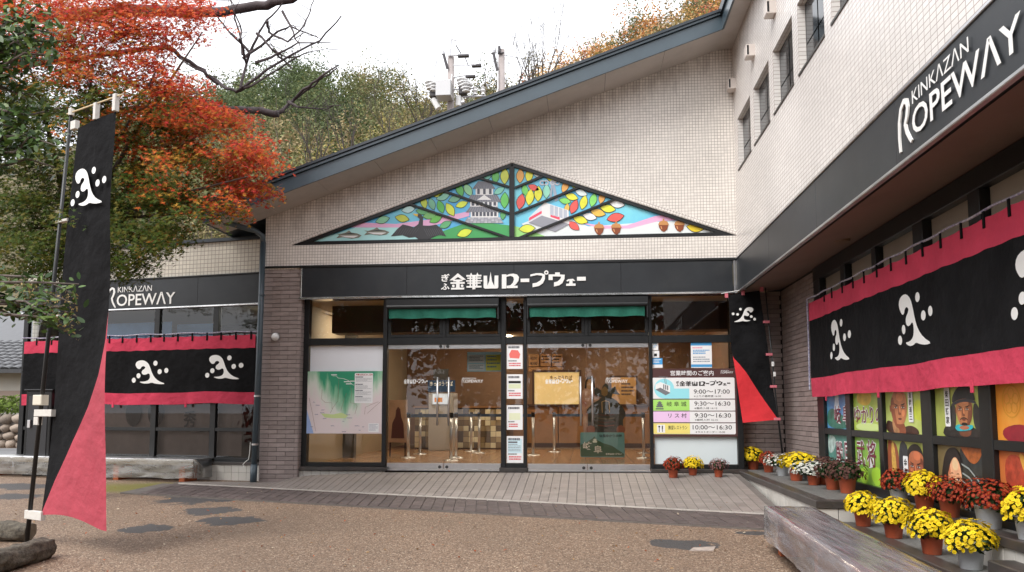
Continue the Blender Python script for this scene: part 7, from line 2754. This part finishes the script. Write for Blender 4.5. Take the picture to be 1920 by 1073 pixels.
def limb_tree(mb, p, d, l, r0, depth, rr, spread=.5, up=.1, n=3, min_r=.004, shrink=.68, tips=None):
    """Recursive bare branching."""
    pts, rad = [Vector(p)], [r0]
    d = Vector(d).normalized()
    k = 5
    for i in range(k):
        d = (d + Vector((rr.uniform(-1, 1), rr.uniform(-1, 1), rr.uniform(-1, 1))) * .16 + Vector((0, 0, up * .3))).normalized()
        pts.append(pts[-1] + d * l / k)
        rad.append(lerp(r0, r0 * .55, (i + 1) / k))
    mb.tube(pts, rad, 7 if r0 > .05 else (5 if r0 > .012 else 3), cap=False)
    if depth <= 0:
        if tips is not None: tips.append((pts[-1], d))
        return
    for c in range(n):
        t = rr.uniform(.45, 1.0) if c else 1.0
        i = min(k, max(1, int(round(t * k))))
        v = Vector((rr.uniform(-1, 1), rr.uniform(-1, 1), rr.uniform(-.6, 1))).normalized()
        nd = (d * (1 - spread) + v * spread + Vector((0, 0, up))).normalized()
        limb_tree(mb, pts[i], nd, l * shrink * rr.uniform(.8, 1.15), max(min_r, rad[i] * .72), depth - 1, rr, spread, up, n, min_r, shrink, tips)


BARKT = mat('tree_bark', (.085, .065, .055), .9, col2=(.16, .13, .115), vscale=9, bump=.8, bscale=40)
BARKD = mat('dark_bark', (.045, .035, .032), .9, var=.3, vscale=9, bump=.6, bscale=40)

# ------------------------------------------------------------------ maple
YM = 9.6
TX = onY(120, 800, 10.3).x
maple = thing('maple_tree', (TX, 10.3, gz(10.3)), 'japanese maple turning from dark green to orange and red', 'tree')
def mp(u, v, y=YM): return onY(u, v, y)
tr_ = MB()
trunk_pts = [(TX, 10.3, .1), (TX + .06, 10.25, 1.4), (TX + .12, 10.2, 2.6), (TX + .16, 10.1, 3.7)]
tr_.tube(trunk_pts, [.13, .11, .10, .085], 12)
tr_.build('trunk', BARKT, maple, smooth=True)
lm_ = MB()
ends = [(330, 300), (470, 330), (420, 220), (300, 120), (180, 60), (60, 150), (260, 430), (60, 430), (160, 330), (380, 60), (30, 40), (360, 400)]
for i, (u, v) in enumerate(ends):
    e = mp(u, v, YM + random.Random(i).uniform(-.8, .8))
    s = Vector(trunk_pts[3])
    mid = s.lerp(e, .5) + Vector((0, 0, .25))
    lm_.tube([s, s.lerp(mid, .6) + Vector((0, 0, .1)), mid, mid.lerp(e, .55), e], [.045, .034, .026, .016, .007], 7)
lm_.build('limbs', BARKT, maple, smooth=True)
# sprays: layered drifts of leaves, hue turning with height and exposure
MP = np.array
poly = [(-60, -40), (360, -40), (395, 30), (360, 75), (300, 100), (330, 135), (400, 175), (455, 205), (490, 260), (505, 300), (512, 320), (505, 360), (460, 378), (415, 402), (360, 424), (330, 455), (285, 500), (240, 520), (190, 505), (120, 520), (-60, 520)]


def inside(p, poly_):
    x, y = p; c = False
    for i in range(len(poly_)):
        (x0, y0), (x1, y1) = poly_[i], poly_[i - 1]
        if (y0 > y) != (y1 > y) and x < (x1 - x0) * (y - y0) / (y1 - y0) + x0: c = not c
    return c


RED_ = [(.47, .055, .025), (.51, .085, .022), (.55, .13, .028), (.41, .032, .028)]
ORG_ = [(.54, .13, .03), (.52, .09, .03), (.34, .17, .03), (.42, .22, .03)]
GRN_ = [(.055, .088, .012), (.04, .068, .012), (.085, .10, .014), (.12, .105, .018)]
rr = random.Random(21)
P_, N_, S_, C_ = [], [], [], []
cnt = 0
while cnt < 840:
    u, v = rr.uniform(-60, 525), rr.uniform(-40, 520)
    if cnt > 760: u, v = rr.uniform(-40, 390), rr.uniform(-40, 190)
    if not inside((u, v), poly): continue
    # thin out the top right so that sky shows through
    if v < 130 and u > 250 and rr.random() < .35: continue
    if v > 400 and u > 250 and rr.random() < .3: continue
    cnt += 1
    c0 = mp(u, v, YM + rr.gauss(0, .55))
    # redness field: right and upper parts have turned, the lower left is still green
    red = (u - 190) / 330 + (250 - v) / 420 + rr.gauss(0, .2)
    if v < 150: red = max(red, .62 + rr.gauss(0, .15))
    n_l = rr.randint(75, 110)
    rad = rr.uniform(.2, .4)
    tilt = Vector((rr.gauss(0, .25), rr.gauss(-.15, .25), 1)).normalized()
    x = tilt.orthogonal().normalized(); y = tilt.cross(x)
    for i in range(n_l):
        q = math.sqrt(rr.random()) * rad; th = rr.uniform(0, 6.283)
        p = c0 + x * (q * math.cos(th)) + y * (q * math.sin(th)) + tilt * rr.gauss(0, .05) - Vector((0, 0, .35 * q * q / rad))
        P_.append(p[:])
        nn = tilt + Vector((rr.gauss(.1, .5), rr.gauss(-.65, .5), rr.gauss(0, .3)))
        N_.append(nn[:])
        S_.append(rr.uniform(.036, .058))
        rv = red + rr.gauss(0, .14)
        pal = RED_ if rv > .62 else (ORG_ if rv > .30 else GRN_)
        cc = np.array(pal[rr.randrange(4)]) * rr.uniform(.75, 1.2)
        C_.append(cc)
me = leaf_field('crown', MP(P_), MP(N_), MP(S_), MP(C_), LEAFM, MAPLE, .12)
o = ob('crown', me, None, maple)
o['kind'] = 'stuff'

# ------------------------------------------------------------------ bare cherry tree reaching over the maple
cherry = thing('bare_cherry_tree', (-13.2, 12.0, gz(12)), 'leafless cherry tree with a pruned dark limb against the white sky', 'tree')
CY = 11.3
def cp(u, v, dy=0): return onY(u, v, CY + dy)
CHB = mat('cherry_bark', (.04, .03, .032), .85, col2=(.085, .066, .068), vscale=7, bump=.6, bscale=30)
t_ = MB(); t_.tube([(-13.2, 12.0, .1), (-13.0, 11.9, 2.0), (-12.6, 11.7, 3.8), cp(-150, 160)], [.28, .24, .2, .16], 12)
t_.build('trunk', CHB, cherry, smooth=True)
limbs = [([(-60, 40), (120, 30), (250, 18), (340, 22), (420, 22), (500, 8), (560, -8), (640, -40)], .10, .06),
         ([(-150, 160), (0, 130), (180, 105), (310, 88), (370, 125), (410, 158), (445, 172), (520, 118), (600, 75), (640, 30)], .05, .010),
         ([(-150, 160), (60, 210), (220, 210), (340, 196), (400, 205), (450, 207), (490, 208), (522, 213)], .06, .055),
         ([(522, 213), (545, 190), (580, 160), (610, 138), (634, 122)], .03, .012),
         ([(520, 215), (560, 180), (600, 150), (632, 128)], .022, .010)]
for pts, r0, r1 in limbs:
    mb = MB()
    L3 = [cp(u, v, .25 * math.sin(i * 1.7)) for i, (u, v) in enumerate(pts)]
    S2 = []
    for i in range(len(L3) - 1):
        for k in range(4): S2.append(L3[i].lerp(L3[i + 1], k / 4) + Vector((random.gauss(0, .012), 0, random.gauss(0, .012))))
    S2.append(L3[-1])
    mb.tube(S2, [lerp(r0, r1, i / (len(S2) - 1)) for i in range(len(S2))], 9)
    mb.build('limb', CHB, cherry, smooth=True)
shoots = [[(455, 100), (448, 60), (438, 20), (425, -20)], [(450, 168), (462, 120), (450, 75), (452, 60), (440, 20), (430, -10)], [(462, 118), (480, 70), (500, 40), (530, 5), (540, -10)], [(455, 110), (490, 85), (520, 60), (545, 50), (590, 68), (600, 72)],
          [(482, 62), (510, 92), (540, 112), (560, 105)], [(470, 100), (430, 60), (400, 20), (385, -20)], [(500, 40), (505, 62), (540, 78), (570, 48), (582, 20), (590, -5)], [(480, 118), (520, 102), (560, 82), (620, 80)], [(510, 92), (530, 110), (548, 130)],
          [(410, 160), (380, 135), (350, 120), (322, 90)], [(445, 172), (470, 160), (520, 130), (570, 100), (610, 92)], [(400, 205), (380, 185), (350, 160), (340, 150)], [(540, 190), (560, 200), (600, 205), (640, 198)], [(530, 20), (550, 60), (565, 95)]]
rr = random.Random(5)
for pts in shoots:
    mb = MB()
    L3 = [cp(u, v, rr.uniform(-.3, .3)) for (u, v) in pts]
    S2 = []
    for i in range(len(L3) - 1):
        for k in range(3): S2.append(L3[i].lerp(L3[i + 1], k / 3) + Vector((rr.gauss(0, .01), 0, rr.gauss(0, .01))))
    S2.append(L3[-1])
    mb.tube(S2, [lerp(.024, .006, i / (len(S2) - 1)) for i in range(len(S2))], 6)
    for p in S2[2::2]:
        d = Vector((rr.uniform(-1, 1), rr.uniform(-.4, .4), rr.uniform(-.2, 1))).normalized()
        e = p + d * rr.uniform(.12, .45)
        mb.tube([p, p.lerp(e, .5) + Vector((rr.gauss(0, .02), 0, rr.gauss(0, .02))), e], [.007, .005, .003], 4)
    mb.build('shoot', CHB, cherry)

# ------------------------------------------------------------------ glossy evergreen at the left edge
cam_t = thing('evergreen_shrub', (-5.3, 5.2, gz(5.2)), 'glossy broad leaved evergreen reaching in at the left edge', 'shrub')
YC = 4.9
def ep(u, v, d=0): return onY(u, v, YC + d)
tb = MB(); tb.tube([(-5.3, 5.2, .05), (-5.2, 5.2, 1.2), (-5.1, 5.1, 2.4), (-5.0, 5.0, 3.6)], [.09, .08, .06, .04], 10)
tb.build('trunk', BARKT, cam_t, smooth=True)
rr = random.Random(8)
br = MB()
P_, N_, S_, C_ = [], [], [], []
def twig(pts, leafn, size, spread):
    L3 = [ep(u, v, rr.uniform(-.15, .15)) for u, v in pts]
    br.tube(L3, [lerp(.014, .004, i / (len(L3) - 1)) for i in range(len(L3))], 6)
    for _ in range(leafn):
        t = rr.uniform(.15, 1.05) * (len(L3) - 1)
        i = min(len(L3) - 2, int(t))
        p = L3[i].lerp(L3[i + 1], t - i) + Vector((rr.gauss(0, spread), rr.gauss(0, spread), rr.gauss(0, spread)))
        P_.append(p[:]); N_.append((rr.gauss(0, .6), rr.gauss(-.5, .6), rr.gauss(.7, .5))); S_.append(size * rr.uniform(.7, 1.2))
        C_.append(np.array(rr.choice([(.055, .105, .022), (.075, .14, .028), (.04, .08, .025), (.12, .18, .04)])) * rr.uniform(.7, 1.25))
for k in range(26):
    v0 = rr.uniform(20, 330)
    u1 = rr.uniform(20, 150) * (1 - .3 * abs(v0 - 170) / 170)
    twig([(-90, v0 + rr.uniform(-20, 60)), (-20, v0 + rr.uniform(-10, 30)), (u1 * .5, v0 + rr.uniform(-15, 15)), (u1, v0 + rr.uniform(-25, 20))], 70, .031, .055)
for k in range(12):
    v0 = rr.uniform(525, 600)
    u1 = rr.uniform(70, 152)
    twig([(-70, v0 - 15), (-10, v0 - 10), (u1 * .55, v0 + rr.uniform(-12, 12)), (u1, v0 + rr.uniform(-10, 45))], 34, .033, .035)
br.build('twigs', BARKT, cam_t)['kind'] = 'stuff'
me = leaf_field('leaves', MP(P_), MP(N_), MP(S_), MP(C_), EVERM, OVAL, .12)
o = ob('leaves', me, None, cam_t); o['kind'] = 'stuff'
# pale seed clusters on the lower sprays
P_, N_, S_, C_ = [], [], [], []
for k in range(420):
    u, v = rr.uniform(20, 148), rr.uniform(530, 640)
    if v > 560 + (u - 20) * .62 or v < 535 + (u - 70) * .2: continue
    p = ep(u, v, rr.gauss(0, .1)); P_.append(p[:]); N_.append((rr.gauss(0, 1), rr.gauss(0, 1), rr.gauss(0, 1))); S_.append(rr.uniform(.007, .013)); C_.append(np.array((.36, .27, .12)) * rr.uniform(.7, 1.2))
me = leaf_field('seed_heads', MP(P_), MP(N_), MP(S_), MP(C_), FARM, DIAM, .0)
o = ob('seed_heads', me, None, cam_t); o['kind'] = 'stuff'

# ================================================================== HILLSIDE
RU = [-600, 0, 380, 430, 560, 640, 690, 730, 780, 830, 900, 960, 1040, 1100, 1200, 1330, 1500, 2200]
RV = [330, 200, 130, 98, 102, 118, 110, 122, 156, 176, 165, 145, 122, 92, 34, -20, -60, -60]


def hill_z(x, y):
    u = 1097 + 1440 * x / max(y, 1)
    crest = float(np.interp(u, RU, RV))
    s = float(np.interp(y, [24, 34, 50, 80, 100, 160], [.06, .38, .66, .93, .98, .55]))
    return 1.5 + (771 - crest) / 1440 * min(y, 100) * s - 2.0


hx = np.linspace(-95, 70, 90)
hy = np.concatenate([np.linspace(24, 100, 50), np.linspace(105, 170, 8)])
hill = sheet(lambda x, y: max(hill_z(x, y), .2), hx, hy).build('hill', mat('forest_floor', (.075, .065, .03), .95, col2=(.13, .10, .05), vscale=.4), smooth=True)
structure(hill)

# woodland covering it: thousands of leafy crowns that read as one mass
g2 = np.random.default_rng(11)
def roof_v(u): return float(np.interp(u, [440, 900, 1340], [395, 200, 40]))
GREENF = np.array([(.095, .13, .055), (.12, .15, .065), (.08, .11, .05), (.15, .16, .065)])
OLIVE = np.array([(.22, .20, .09), (.27, .21, .11), (.17, .18, .08), (.30, .24, .13), (.15, .17, .075), (.33, .28, .10)])
AUT = np.array([(.50, .24, .10), (.44, .29, .09), (.52, .20, .12), (.18, .18, .07), (.55, .34, .15), (.12, .14, .06)])
P_, N_, S_, C_ = [], [], [], []
trunks = MB()
n_t = 0
tries = 0
while n_t < 560 and tries < 20000:
    tries += 1
    y = 30 + 66 * g2.uniform() ** .8
    u = g2.uniform(120, 1420)
    x = (u - 1097) * y / 1440
    z = hill_z(x, y)
    r_ = g2.uniform(1.0, 1.7) * (1.0 if y < 45 else 1.45)
    hc = r_ * g2.uniform(.9, 1.4)
    vtop = 771 - 1440 * (z + hc * 2 - 1.5) / y
    if vtop > roof_v(u) + 25 or z < 1.0: continue
    n_t += 1
    far_green = u < 640 and y > 62
    if far_green: pal = GREENF
    elif u > 980: pal = AUT if g2.random() < .6 else OLIVE
    else: pal = OLIVE if g2.random() < .86 else GREENF
    base = pal[g2.integers(len(pal))]
    nl = int(480 if y > 60 else 720)
    sparse = (not far_green) and u < 900
    if sparse: nl = int(nl * .8)
    c = np.array([x, y, z + hc + .4])
    # a crown is several lumps
    lumps = g2.normal(0, .45, (6, 3)) * [r_, r_, hc]
    li = g2.integers(0, 6, nl)
    d = g2.normal(0, 1, (nl, 3)); d /= np.linalg.norm(d, axis=1, keepdims=True)
    q = g2.uniform(.5, 1, (nl, 1)) ** .5
    pts = c + lumps[li] + d * q * [r_ * .62, r_ * .62, hc * .62]
    P_.append(pts); N_.append(d + g2.normal(0, .5, (nl, 3)) + [0, 0, .4])
    S_.append(g2.uniform(.06, .135, nl) * (1.0 if y < 45 else 1.55) * (.85 if sparse else 1))
    C_.append(np.clip(base * g2.uniform(.6, 1.45, (nl, 1)), 0, 1))
    if y < 60 and g2.random() < .7:
        for _ in range(3):
            a = g2.uniform(-1, 1, 3) * [r_, r_, .4]
            trunks.tube([(x, y, z - .5), (x + a[0] * .4, y + a[1] * .4, z + hc), (x + a[0] * 1.0, y + a[1], z + hc * 2.3)], [.07, .045, .012], 4, cap=False)
me = leaf_field('forest', np.concatenate(P_), np.concatenate(N_), np.concatenate(S_), np.concatenate(C_), FARM, DIAM, .1, g2)
fo = ob('forest', me, None)
tag(fo, 'autumn woodland of green, olive and orange crowns covering the hillside', 'forest', kind='stuff')
tk = trunks.build('stems', BARKT, fo); tk['kind'] = 'stuff'

# bare trees standing out against the sky behind the eave
bare = [(1000, 172, 100, 30, 'thin bare tree right of the concrete poles'), (1022, 165, 70, 31, 'forked bare tree rising highest behind the eave'), (968, 180, 118, 29, 'short bare sapling just right of the second pole'),
        (900, 225, 175, 27, 'bare leaning tree behind the pole switchgear'), (790, 250, 150, 33, 'slanting bare tree left of the pole switchgear'), (740, 290, 190, 30, 'bare bushy tree low on the brown slope'), (660, 300, 205, 31, 'bare twiggy tree above the middle of the eave'), (590, 320, 230, 29, 'bare twiggy tree beside the red maple tips')]
for i, (u, vb, vt, y, lab) in enumerate(bare):
    b_, t_ = onY(u, vb + 60, y), onY(u, vt, y)
    h_ = t_.z - b_.z
    t = thing('bare_tree', b_, lab, 'tree', 'leafless trees behind the eave')
    rr = random.Random(40 + i)
    mb = MB(); mb.tube([b_ - Vector((0, 0, 2)), b_, b_ + Vector((rr.uniform(-.2, .2), 0, h_ * .3))], [.07, .06, .05], 7); mb.build('trunk', BARKD, t)
    mb = MB()
    for k in range(4):
        limb_tree(mb, b_ + Vector((0, 0, h_ * (.1 + .06 * k))), (rr.uniform(-.5, .5), rr.uniform(-.4, .4), 1), h_ * .55, .035, 3, rr, .38, .22, 3, .007, .6)
    mb.build('branches', BARKD, t)

# ================================================================== UTILITY POLES
CONC = mat('weathered_concrete', (.34, .30, .29), .85, var=.15, vscale=2, dirt=.4, dirt_col=(.2, .16, .15))
GALV = mat('galvanised_steel', (.48, .48, .50), .45, .6)
PORC = mat('white_porcelain', (.74, .74, .74), .25)
DARKM = mat('dark_switchgear', (.05, .045, .05), .5)
UF = Frame((0, 26, 0), (1, 0, 0), (0, 0, 1), (0, -1, 0))
def up8(x, y): return UF.px(780 + x / 6.311, 60 + y / 6.311)
def pole(label, xc, ytop):
    a, b = up8(xc, ytop)
    t = thing('utility_pole', (a, 26, 1.0), label, 'utility pole', 'concrete utility poles behind the eave')
    mb = MB(); mb.tube([(a, 26, .5), (a, 26, b)], [.19, .115], 16); mb.build('pole', CONC, t, smooth=True)
    return t, a
t1, a1_ = pole('concrete utility pole carrying a white box and switchgear', 415, 300)
def ubox(t, x0, y0, x1, y1, c0, c1, m, nm):
    p, q = up8(x0, y1), up8(x1, y0)
    mb = MB(); mb.bbox(UF, p[0], p[1], c0, q[0], q[1], c1, .015); return mb.build(nm, m, t)
def utube(t, pts, r_, m, nm, c=.15):
    mb = MB(); mb.tube([UF.P(*up8(*p), c) for p in pts], r_, 8); return mb.build(nm, m, t)
ubox(t1, 272, 650, 447, 840, .1, .65, mat('pale_grey_box', (.55, .55, .56), .4), 'switch_box')
for (cx, y0) in ((195, 640), (235, 660), (565, 610), (590, 640), (610, 670)):
    p = up8(cx, y0)
    mb = MB()
    for k in range(3):
        mb.lathe([(.02, .02), (.21 - .03 * k, .0), (.21 - .03 * k, -.03), (.03, -.06)], (p[0], 25.7, p[1] - k * .11), 14)
    mb.build('insulator', PORC, t1)
for (x0, x1) in ((160, 290), (455, 700)):
    utube(t1, [(x0, 700), (x1, 690)], .03, GALV, 'crossarm')
ubox(t1, 180, 690, 265, 800, .0, .3, DARKM, 'cutout_switch')
ubox(t1, 520, 690, 610, 770, .0, .3, DARKM, 'cutout_switch')
utube(t1, [(215, 815), (275, 925)], .11, PORC, 'arrester')
utube(t1, [(515, 785), (512, 900)], .11, PORC, 'arrester')
utube(t1, [(545, 860), (585, 850)], .07, GALV, 'clamp')
utube(t1, [(428, 110), (410, 305)], .03, GALV, 'top_rod')
utube(t1, [(425, 112), (490, 128)], .02, GALV, 'top_arm')
utube(t1, [(330, 265), (380, 455)], .05, DARKM, 'bracket')
utube(t1, [(330, 255), (330, 290)], .06, GALV, 'bracket_cap')
utube(t1, [(385, 305), (500, 300)], .025, GALV, 'upper_arm')
ubox(t1, 500, 280, 630, 312, .0, .15, DARKM, 'line_switch')
ubox(t1, 590, 525, 705, 555, .0, .15, DARKM, 'line_switch')
ubox(t1, 665, 395, 775, 428, .0, .15, DARKM, 'line_switch')
utube(t1, [(450, 560), (600, 535)], .03, GALV, 'middle_arm')
utube(t1, [(445, 420), (720, 412)], .018, GALV, 'upper_arm')
utube(t1, [(590, 325), (625, 420), (670, 410)], .018, DARKM, 'jumper_wire')
utube(t1, [(480, 180), (540, 280)], .02, DARKM, 'jumper_wire')
utube(t1, [(560, 790), (830, 778)], .04, GALV, 'lower_arm')
for x in (705, 800):
    p = up8(x, 765); mb = MB(); mb.lathe([(.02, .3), (.09, .26), (.05, .2), (.1, .14), (.05, .08), (.07, 0)], (p[0], 25.85, p[1]), 12); mb.build('insulator', PORC, t1)
utube(t1, [(440, 540), (425, 660)], .025, PORC, 'conduit', .25)
t2, a2_ = pole('plain concrete utility pole right of the switchgear pole', 1012, 215)
utube(t2, [(922, 270), (940, 360), (968, 480)], .05, DARKM, 'bracket')
utube(t2, [(918, 245), (922, 275)], .07, GALV, 'bracket_cap')
utube(t2, [(970, 280), (1050, 270)], .03, DARKM, 'band')
utube(t2, [(990, 195), (992, 265)], .05, DARKM, 'cap_fitting')
utube(t2, [(975, 480), (975, 700), (955, 760)], .025, PORC, 'conduit')
# wires
for i, (pa, pb2, lab) in enumerate((((1012, 268), (2600, 330), 'overhead wire running right from the plain pole'), ((410, 300), (1012, 250), 'overhead wire strung between the two poles'))):
    A, B = UF.P(*up8(*pa)), UF.P(*up8(*pb2))
    mb = MB(); mb.tube([A.lerp(B, k / 10) - Vector((0, 0, .25 * math.sin(math.pi * k / 10))) for k in range(11)], .012, 4)
    if i == 1: continue
    tag(mb.build('overhead_wire', DARKM), lab, 'wire')

# ================================================================== LEFT BACKGROUND
HW = mat('cream_plaster', (.68, .64, .57), .85, var=.06, vscale=1.5)
RTILE = mat('dark_roof_tile', (.035, .035, .038), .35, var=.3, vscale=6, rnd=.15)
house = thing('white_house', (-18, 23, .8), 'small cream walled house with dark tiled roof beyond the low wing', 'house')
mb = MB(); mb.box(-26, 22, .6, -13.5, 27, 2.76); mb.build('wall', HW, house)
mb = MB(); mb.box(-26.02, 21.96, 1.7, -13.48, 22.0, 2.12); mb.build('pink_band', mat('pinkish_render', (.5, .38, .32), .8), house)
mb = MB(); mb.box(-26.02, 21.95, .6, -13.48, 21.995, 1.69); mb.build('base_course', mat('grey_render', (.38, .36, .33), .8), house)
mb = MB(); mb.prism(Frame((0, 0, 0), (0, 1, 0), (0, 0, 1), (1, 0, 0)), [(21.2, 2.62), (27.6, 5.2), (27.6, 5.35), (21.2, 2.74)], -26.5, -13.0)
rf = mb.build('roof', RTILE, house)
_pt_t = None
for r_ in range(9):
    for i in range(24):
        if _pt_t is None:
            q = MB(); n_ = 6
            for k in range(n_ + 1):
                th = math.pi * k / n_
                q.v += [(-.14 * math.cos(th), 0, .055 * math.sin(th)), (-.14 * math.cos(th), .34, .055 * math.sin(th))]
            q.f = [(2 * k, 2 * k + 1, 2 * k + 3, 2 * k + 2) for k in range(n_)] + [tuple(2 * k for k in range(n_ + 1))]
            _pt_t = q.mesh('roof_tile'); _pt_t.materials.append(RTILE)
        o = bpy.data.objects.new('roof_tile', _pt_t); COL.objects.link(o); o.parent = rf
        yy = 21.2 + r_ * .3
        o.location = (-20.4 + i * .3, yy, 2.75 + (yy - 21.2) * .403)
        o.rotation_euler = (math.atan(.403) - .05, 0, 0)
# road, hedge and stone retaining wall
mb = sheet(lambda x, y: yard_z(x, y) + .012, np.linspace(-40, -10.9, 20), np.linspace(14.6, 19.2, 8))
structure(mb.build('road', mat('grey_road', (.15, .15, .155), .8, var=.15, vscale=3)))
sw = thing('stone_wall', (-16, 19.6, .5), 'low rubble stone wall below the clipped hedge', 'wall')
mb = MB(); mb.box(-24, 19.55, .2, -12.2, 20.3, 1.3); mb.build('wall_core', GROUT, sw)
STN = mat('field_stone', (.26, .21, .17), .9, rnd=.35, var=.25, vscale=5, bump=.6, bscale=20)
rr = random.Random(3)
bm = bmesh.new(); bmesh.ops.create_icosphere(bm, subdivisions=2, radius=1)
for v in bm.verts: v.co *= 1 + .18 * mnoise.noise(v.co * 1.7)
sm = bpy.data.meshes.new('stone'); bm.to_mesh(sm); bm.free(); sm.materials.append(STN)
for p in sm.polygons: p.use_smooth = True
for r_ in range(4):
    x = -19.5 + r_ * .17
    while x < -12.4:
        w = rr.uniform(.13, .25)
        o = bpy.data.objects.new('stone', sm); COL.objects.link(o); o.parent = sw
        o.matrix_parent_inverse = Matrix.Translation(-sw.location)
        o.location = (x + w, 19.56, .58 + r_ * .23 + rr.uniform(-.03, .03)); o.scale = (w, .2, rr.uniform(.11, .15)); o.rotation_euler = (0, rr.uniform(-.3, .3), rr.uniform(-.2, .2))
        x += w * 1.85
n_ = 5200
P_ = np.column_stack([g2.uniform(-21, -12.4, n_), g2.uniform(19.5, 20.6, n_), 0 * g2.uniform(size=n_)])
P_[:, 2] = 1.3 + .62 * np.sqrt(np.clip(1 - ((P_[:, 1] - 20.0) / .62) ** 2, 0, 1)) * g2.uniform(.3, 1.05, n_)
me = leaf_field('hedge', P_, g2.normal(0, .7, (n_, 3)) + [0, -.4, .6], g2.uniform(.04, .075, n_), np.array([.11, .16, .03]) * g2.uniform(.5, 1.5, (n_, 1)), FARM, DIAM, .1, g2)
o = ob('hedge', me, None); tag(o, 'bright green clipped hedge on top of the stone wall', 'hedge')
# black cabinet by the end of the low wing
cb = thing('black_cabinet', (-10.85, 13.35, .33), 'tall black cabinet standing at the end of the low wing', 'cabinet')
CBF = Frame((0, 13.2, 0), (1, 0, 0), (0, 0, 1), (0, -1, 0))
c0, c1 = CBF.px(42, 872), CBF.px(98, 730)
mb = MB(); mb.bbox(CBF, c0[0], .33, -.5, c1[0], c1[1] - .03, 0, .01); mb.build('body', FRAME, cb)
mb = MB(); mb.bbox(CBF, c0[0] - .03, c1[1] - .03, -.53, c1[0] + .03, c1[1], .03, .01); mb.build('top_board', FRAME, cb)
mb = MB(); mb.bbox(CBF, c0[0] + .06, .45, .0, c1[0] - .06, c1[1] - .12, .012, .006); mb.build('door', mat('charcoal_door', (.03, .032, .036), .3), cb)
p = CBF.px(57, 795); mb = MB(); mb.bbox(CBF, p[0] - .03, p[1] - .07, .012, p[0] + .03, p[1] + .07, .05, .005); mb.build('handle', STEEL, cb)

# ================================================================== TREES BEHIND THE VIEWER (seen mirrored in the glass)
P_, N_, S_, C_ = [], [], [], []
tk2 = MB()
for i in range(34):
    x = -24 + i * 1.45 + g2.uniform(-.6, .6); y = g2.uniform(-13, -7)
    hz_ = g2.uniform(6.5, 10.0); r_ = g2.uniform(1.7, 2.6)
    nl = 800
    lumps = g2.normal(0, .5, (7, 3)) * [r_, r_, hz_ * .35]
    d = g2.normal(0, 1, (nl, 3)); d /= np.linalg.norm(d, axis=1, keepdims=True)
    P_.append(np.array([x, y, hz_ * .62]) + lumps[g2.integers(0, 7, nl)] + d * g2.uniform(.4, 1, (nl, 1)) * [r_ * .7, r_ * .7, hz_ * .3])
    N_.append(d + g2.normal(0, .5, (nl, 3))); S_.append(g2.uniform(.14, .30, nl))
    pal = [np.array((.05, .07, .025)), np.array((.06, .05, .02)), np.array((.30, .05, .03))][0 if i % 5 else 2]
    C_.append(pal * g2.uniform(.5, 1.4, (nl, 1)))
    tk2.tube([(x, y, -.3), (x + .2, y, hz_ * .4), (x, y, hz_ * .8)], [.16, .13, .05], 8)
me = leaf_field('grove', np.concatenate(P_), np.concatenate(N_), np.concatenate(S_), np.concatenate(C_), FARM, DIAM, .1, g2)
gr = ob('grove', me, None)
tag(gr, 'mixed grove behind the viewer, seen only mirrored in the door glass', 'trees', kind='stuff')
o = tk2.build('stems', BARKT, gr); o['kind'] = 'stuff'

# fallen leaves and loose grit lying on the yard
n_ = 900
P_ = np.column_stack([g2.uniform(-8, 2.3, n_), g2.uniform(5.5, 12, n_), np.zeros(n_)])
keep = np.array([p[1] < y_out(p[0]) - .05 or g2.random() < .12 for p in P_])
P_ = P_[keep]; n_ = len(P_)
P_[:, 2] = [gz(p[1]) + (.012 if p[1] < y_out(p[0]) else (.05 if p[1] < y_in(p[0]) else ramp_z(p[0], p[1]) - gz(p[1]) + .014)) for p in P_]
cols = np.array([(.30, .16, .07), (.22, .12, .05), (.42, .26, .12), (.40, .10, .04), (.5, .42, .32)])[g2.integers(0, 5, n_)] * g2.uniform(.6, 1.2, (n_, 1))
me = leaf_field('fallen_leaves', P_, g2.normal(0, .25, (n_, 3)) + [0, 0, 1], g2.uniform(.008, .022, n_), cols, FARM, OVAL, .3, g2)
o = ob('fallen_leaves', me, None); tag(o, 'small dry fallen leaves scattered over the brown yard', 'leaves', kind='stuff')
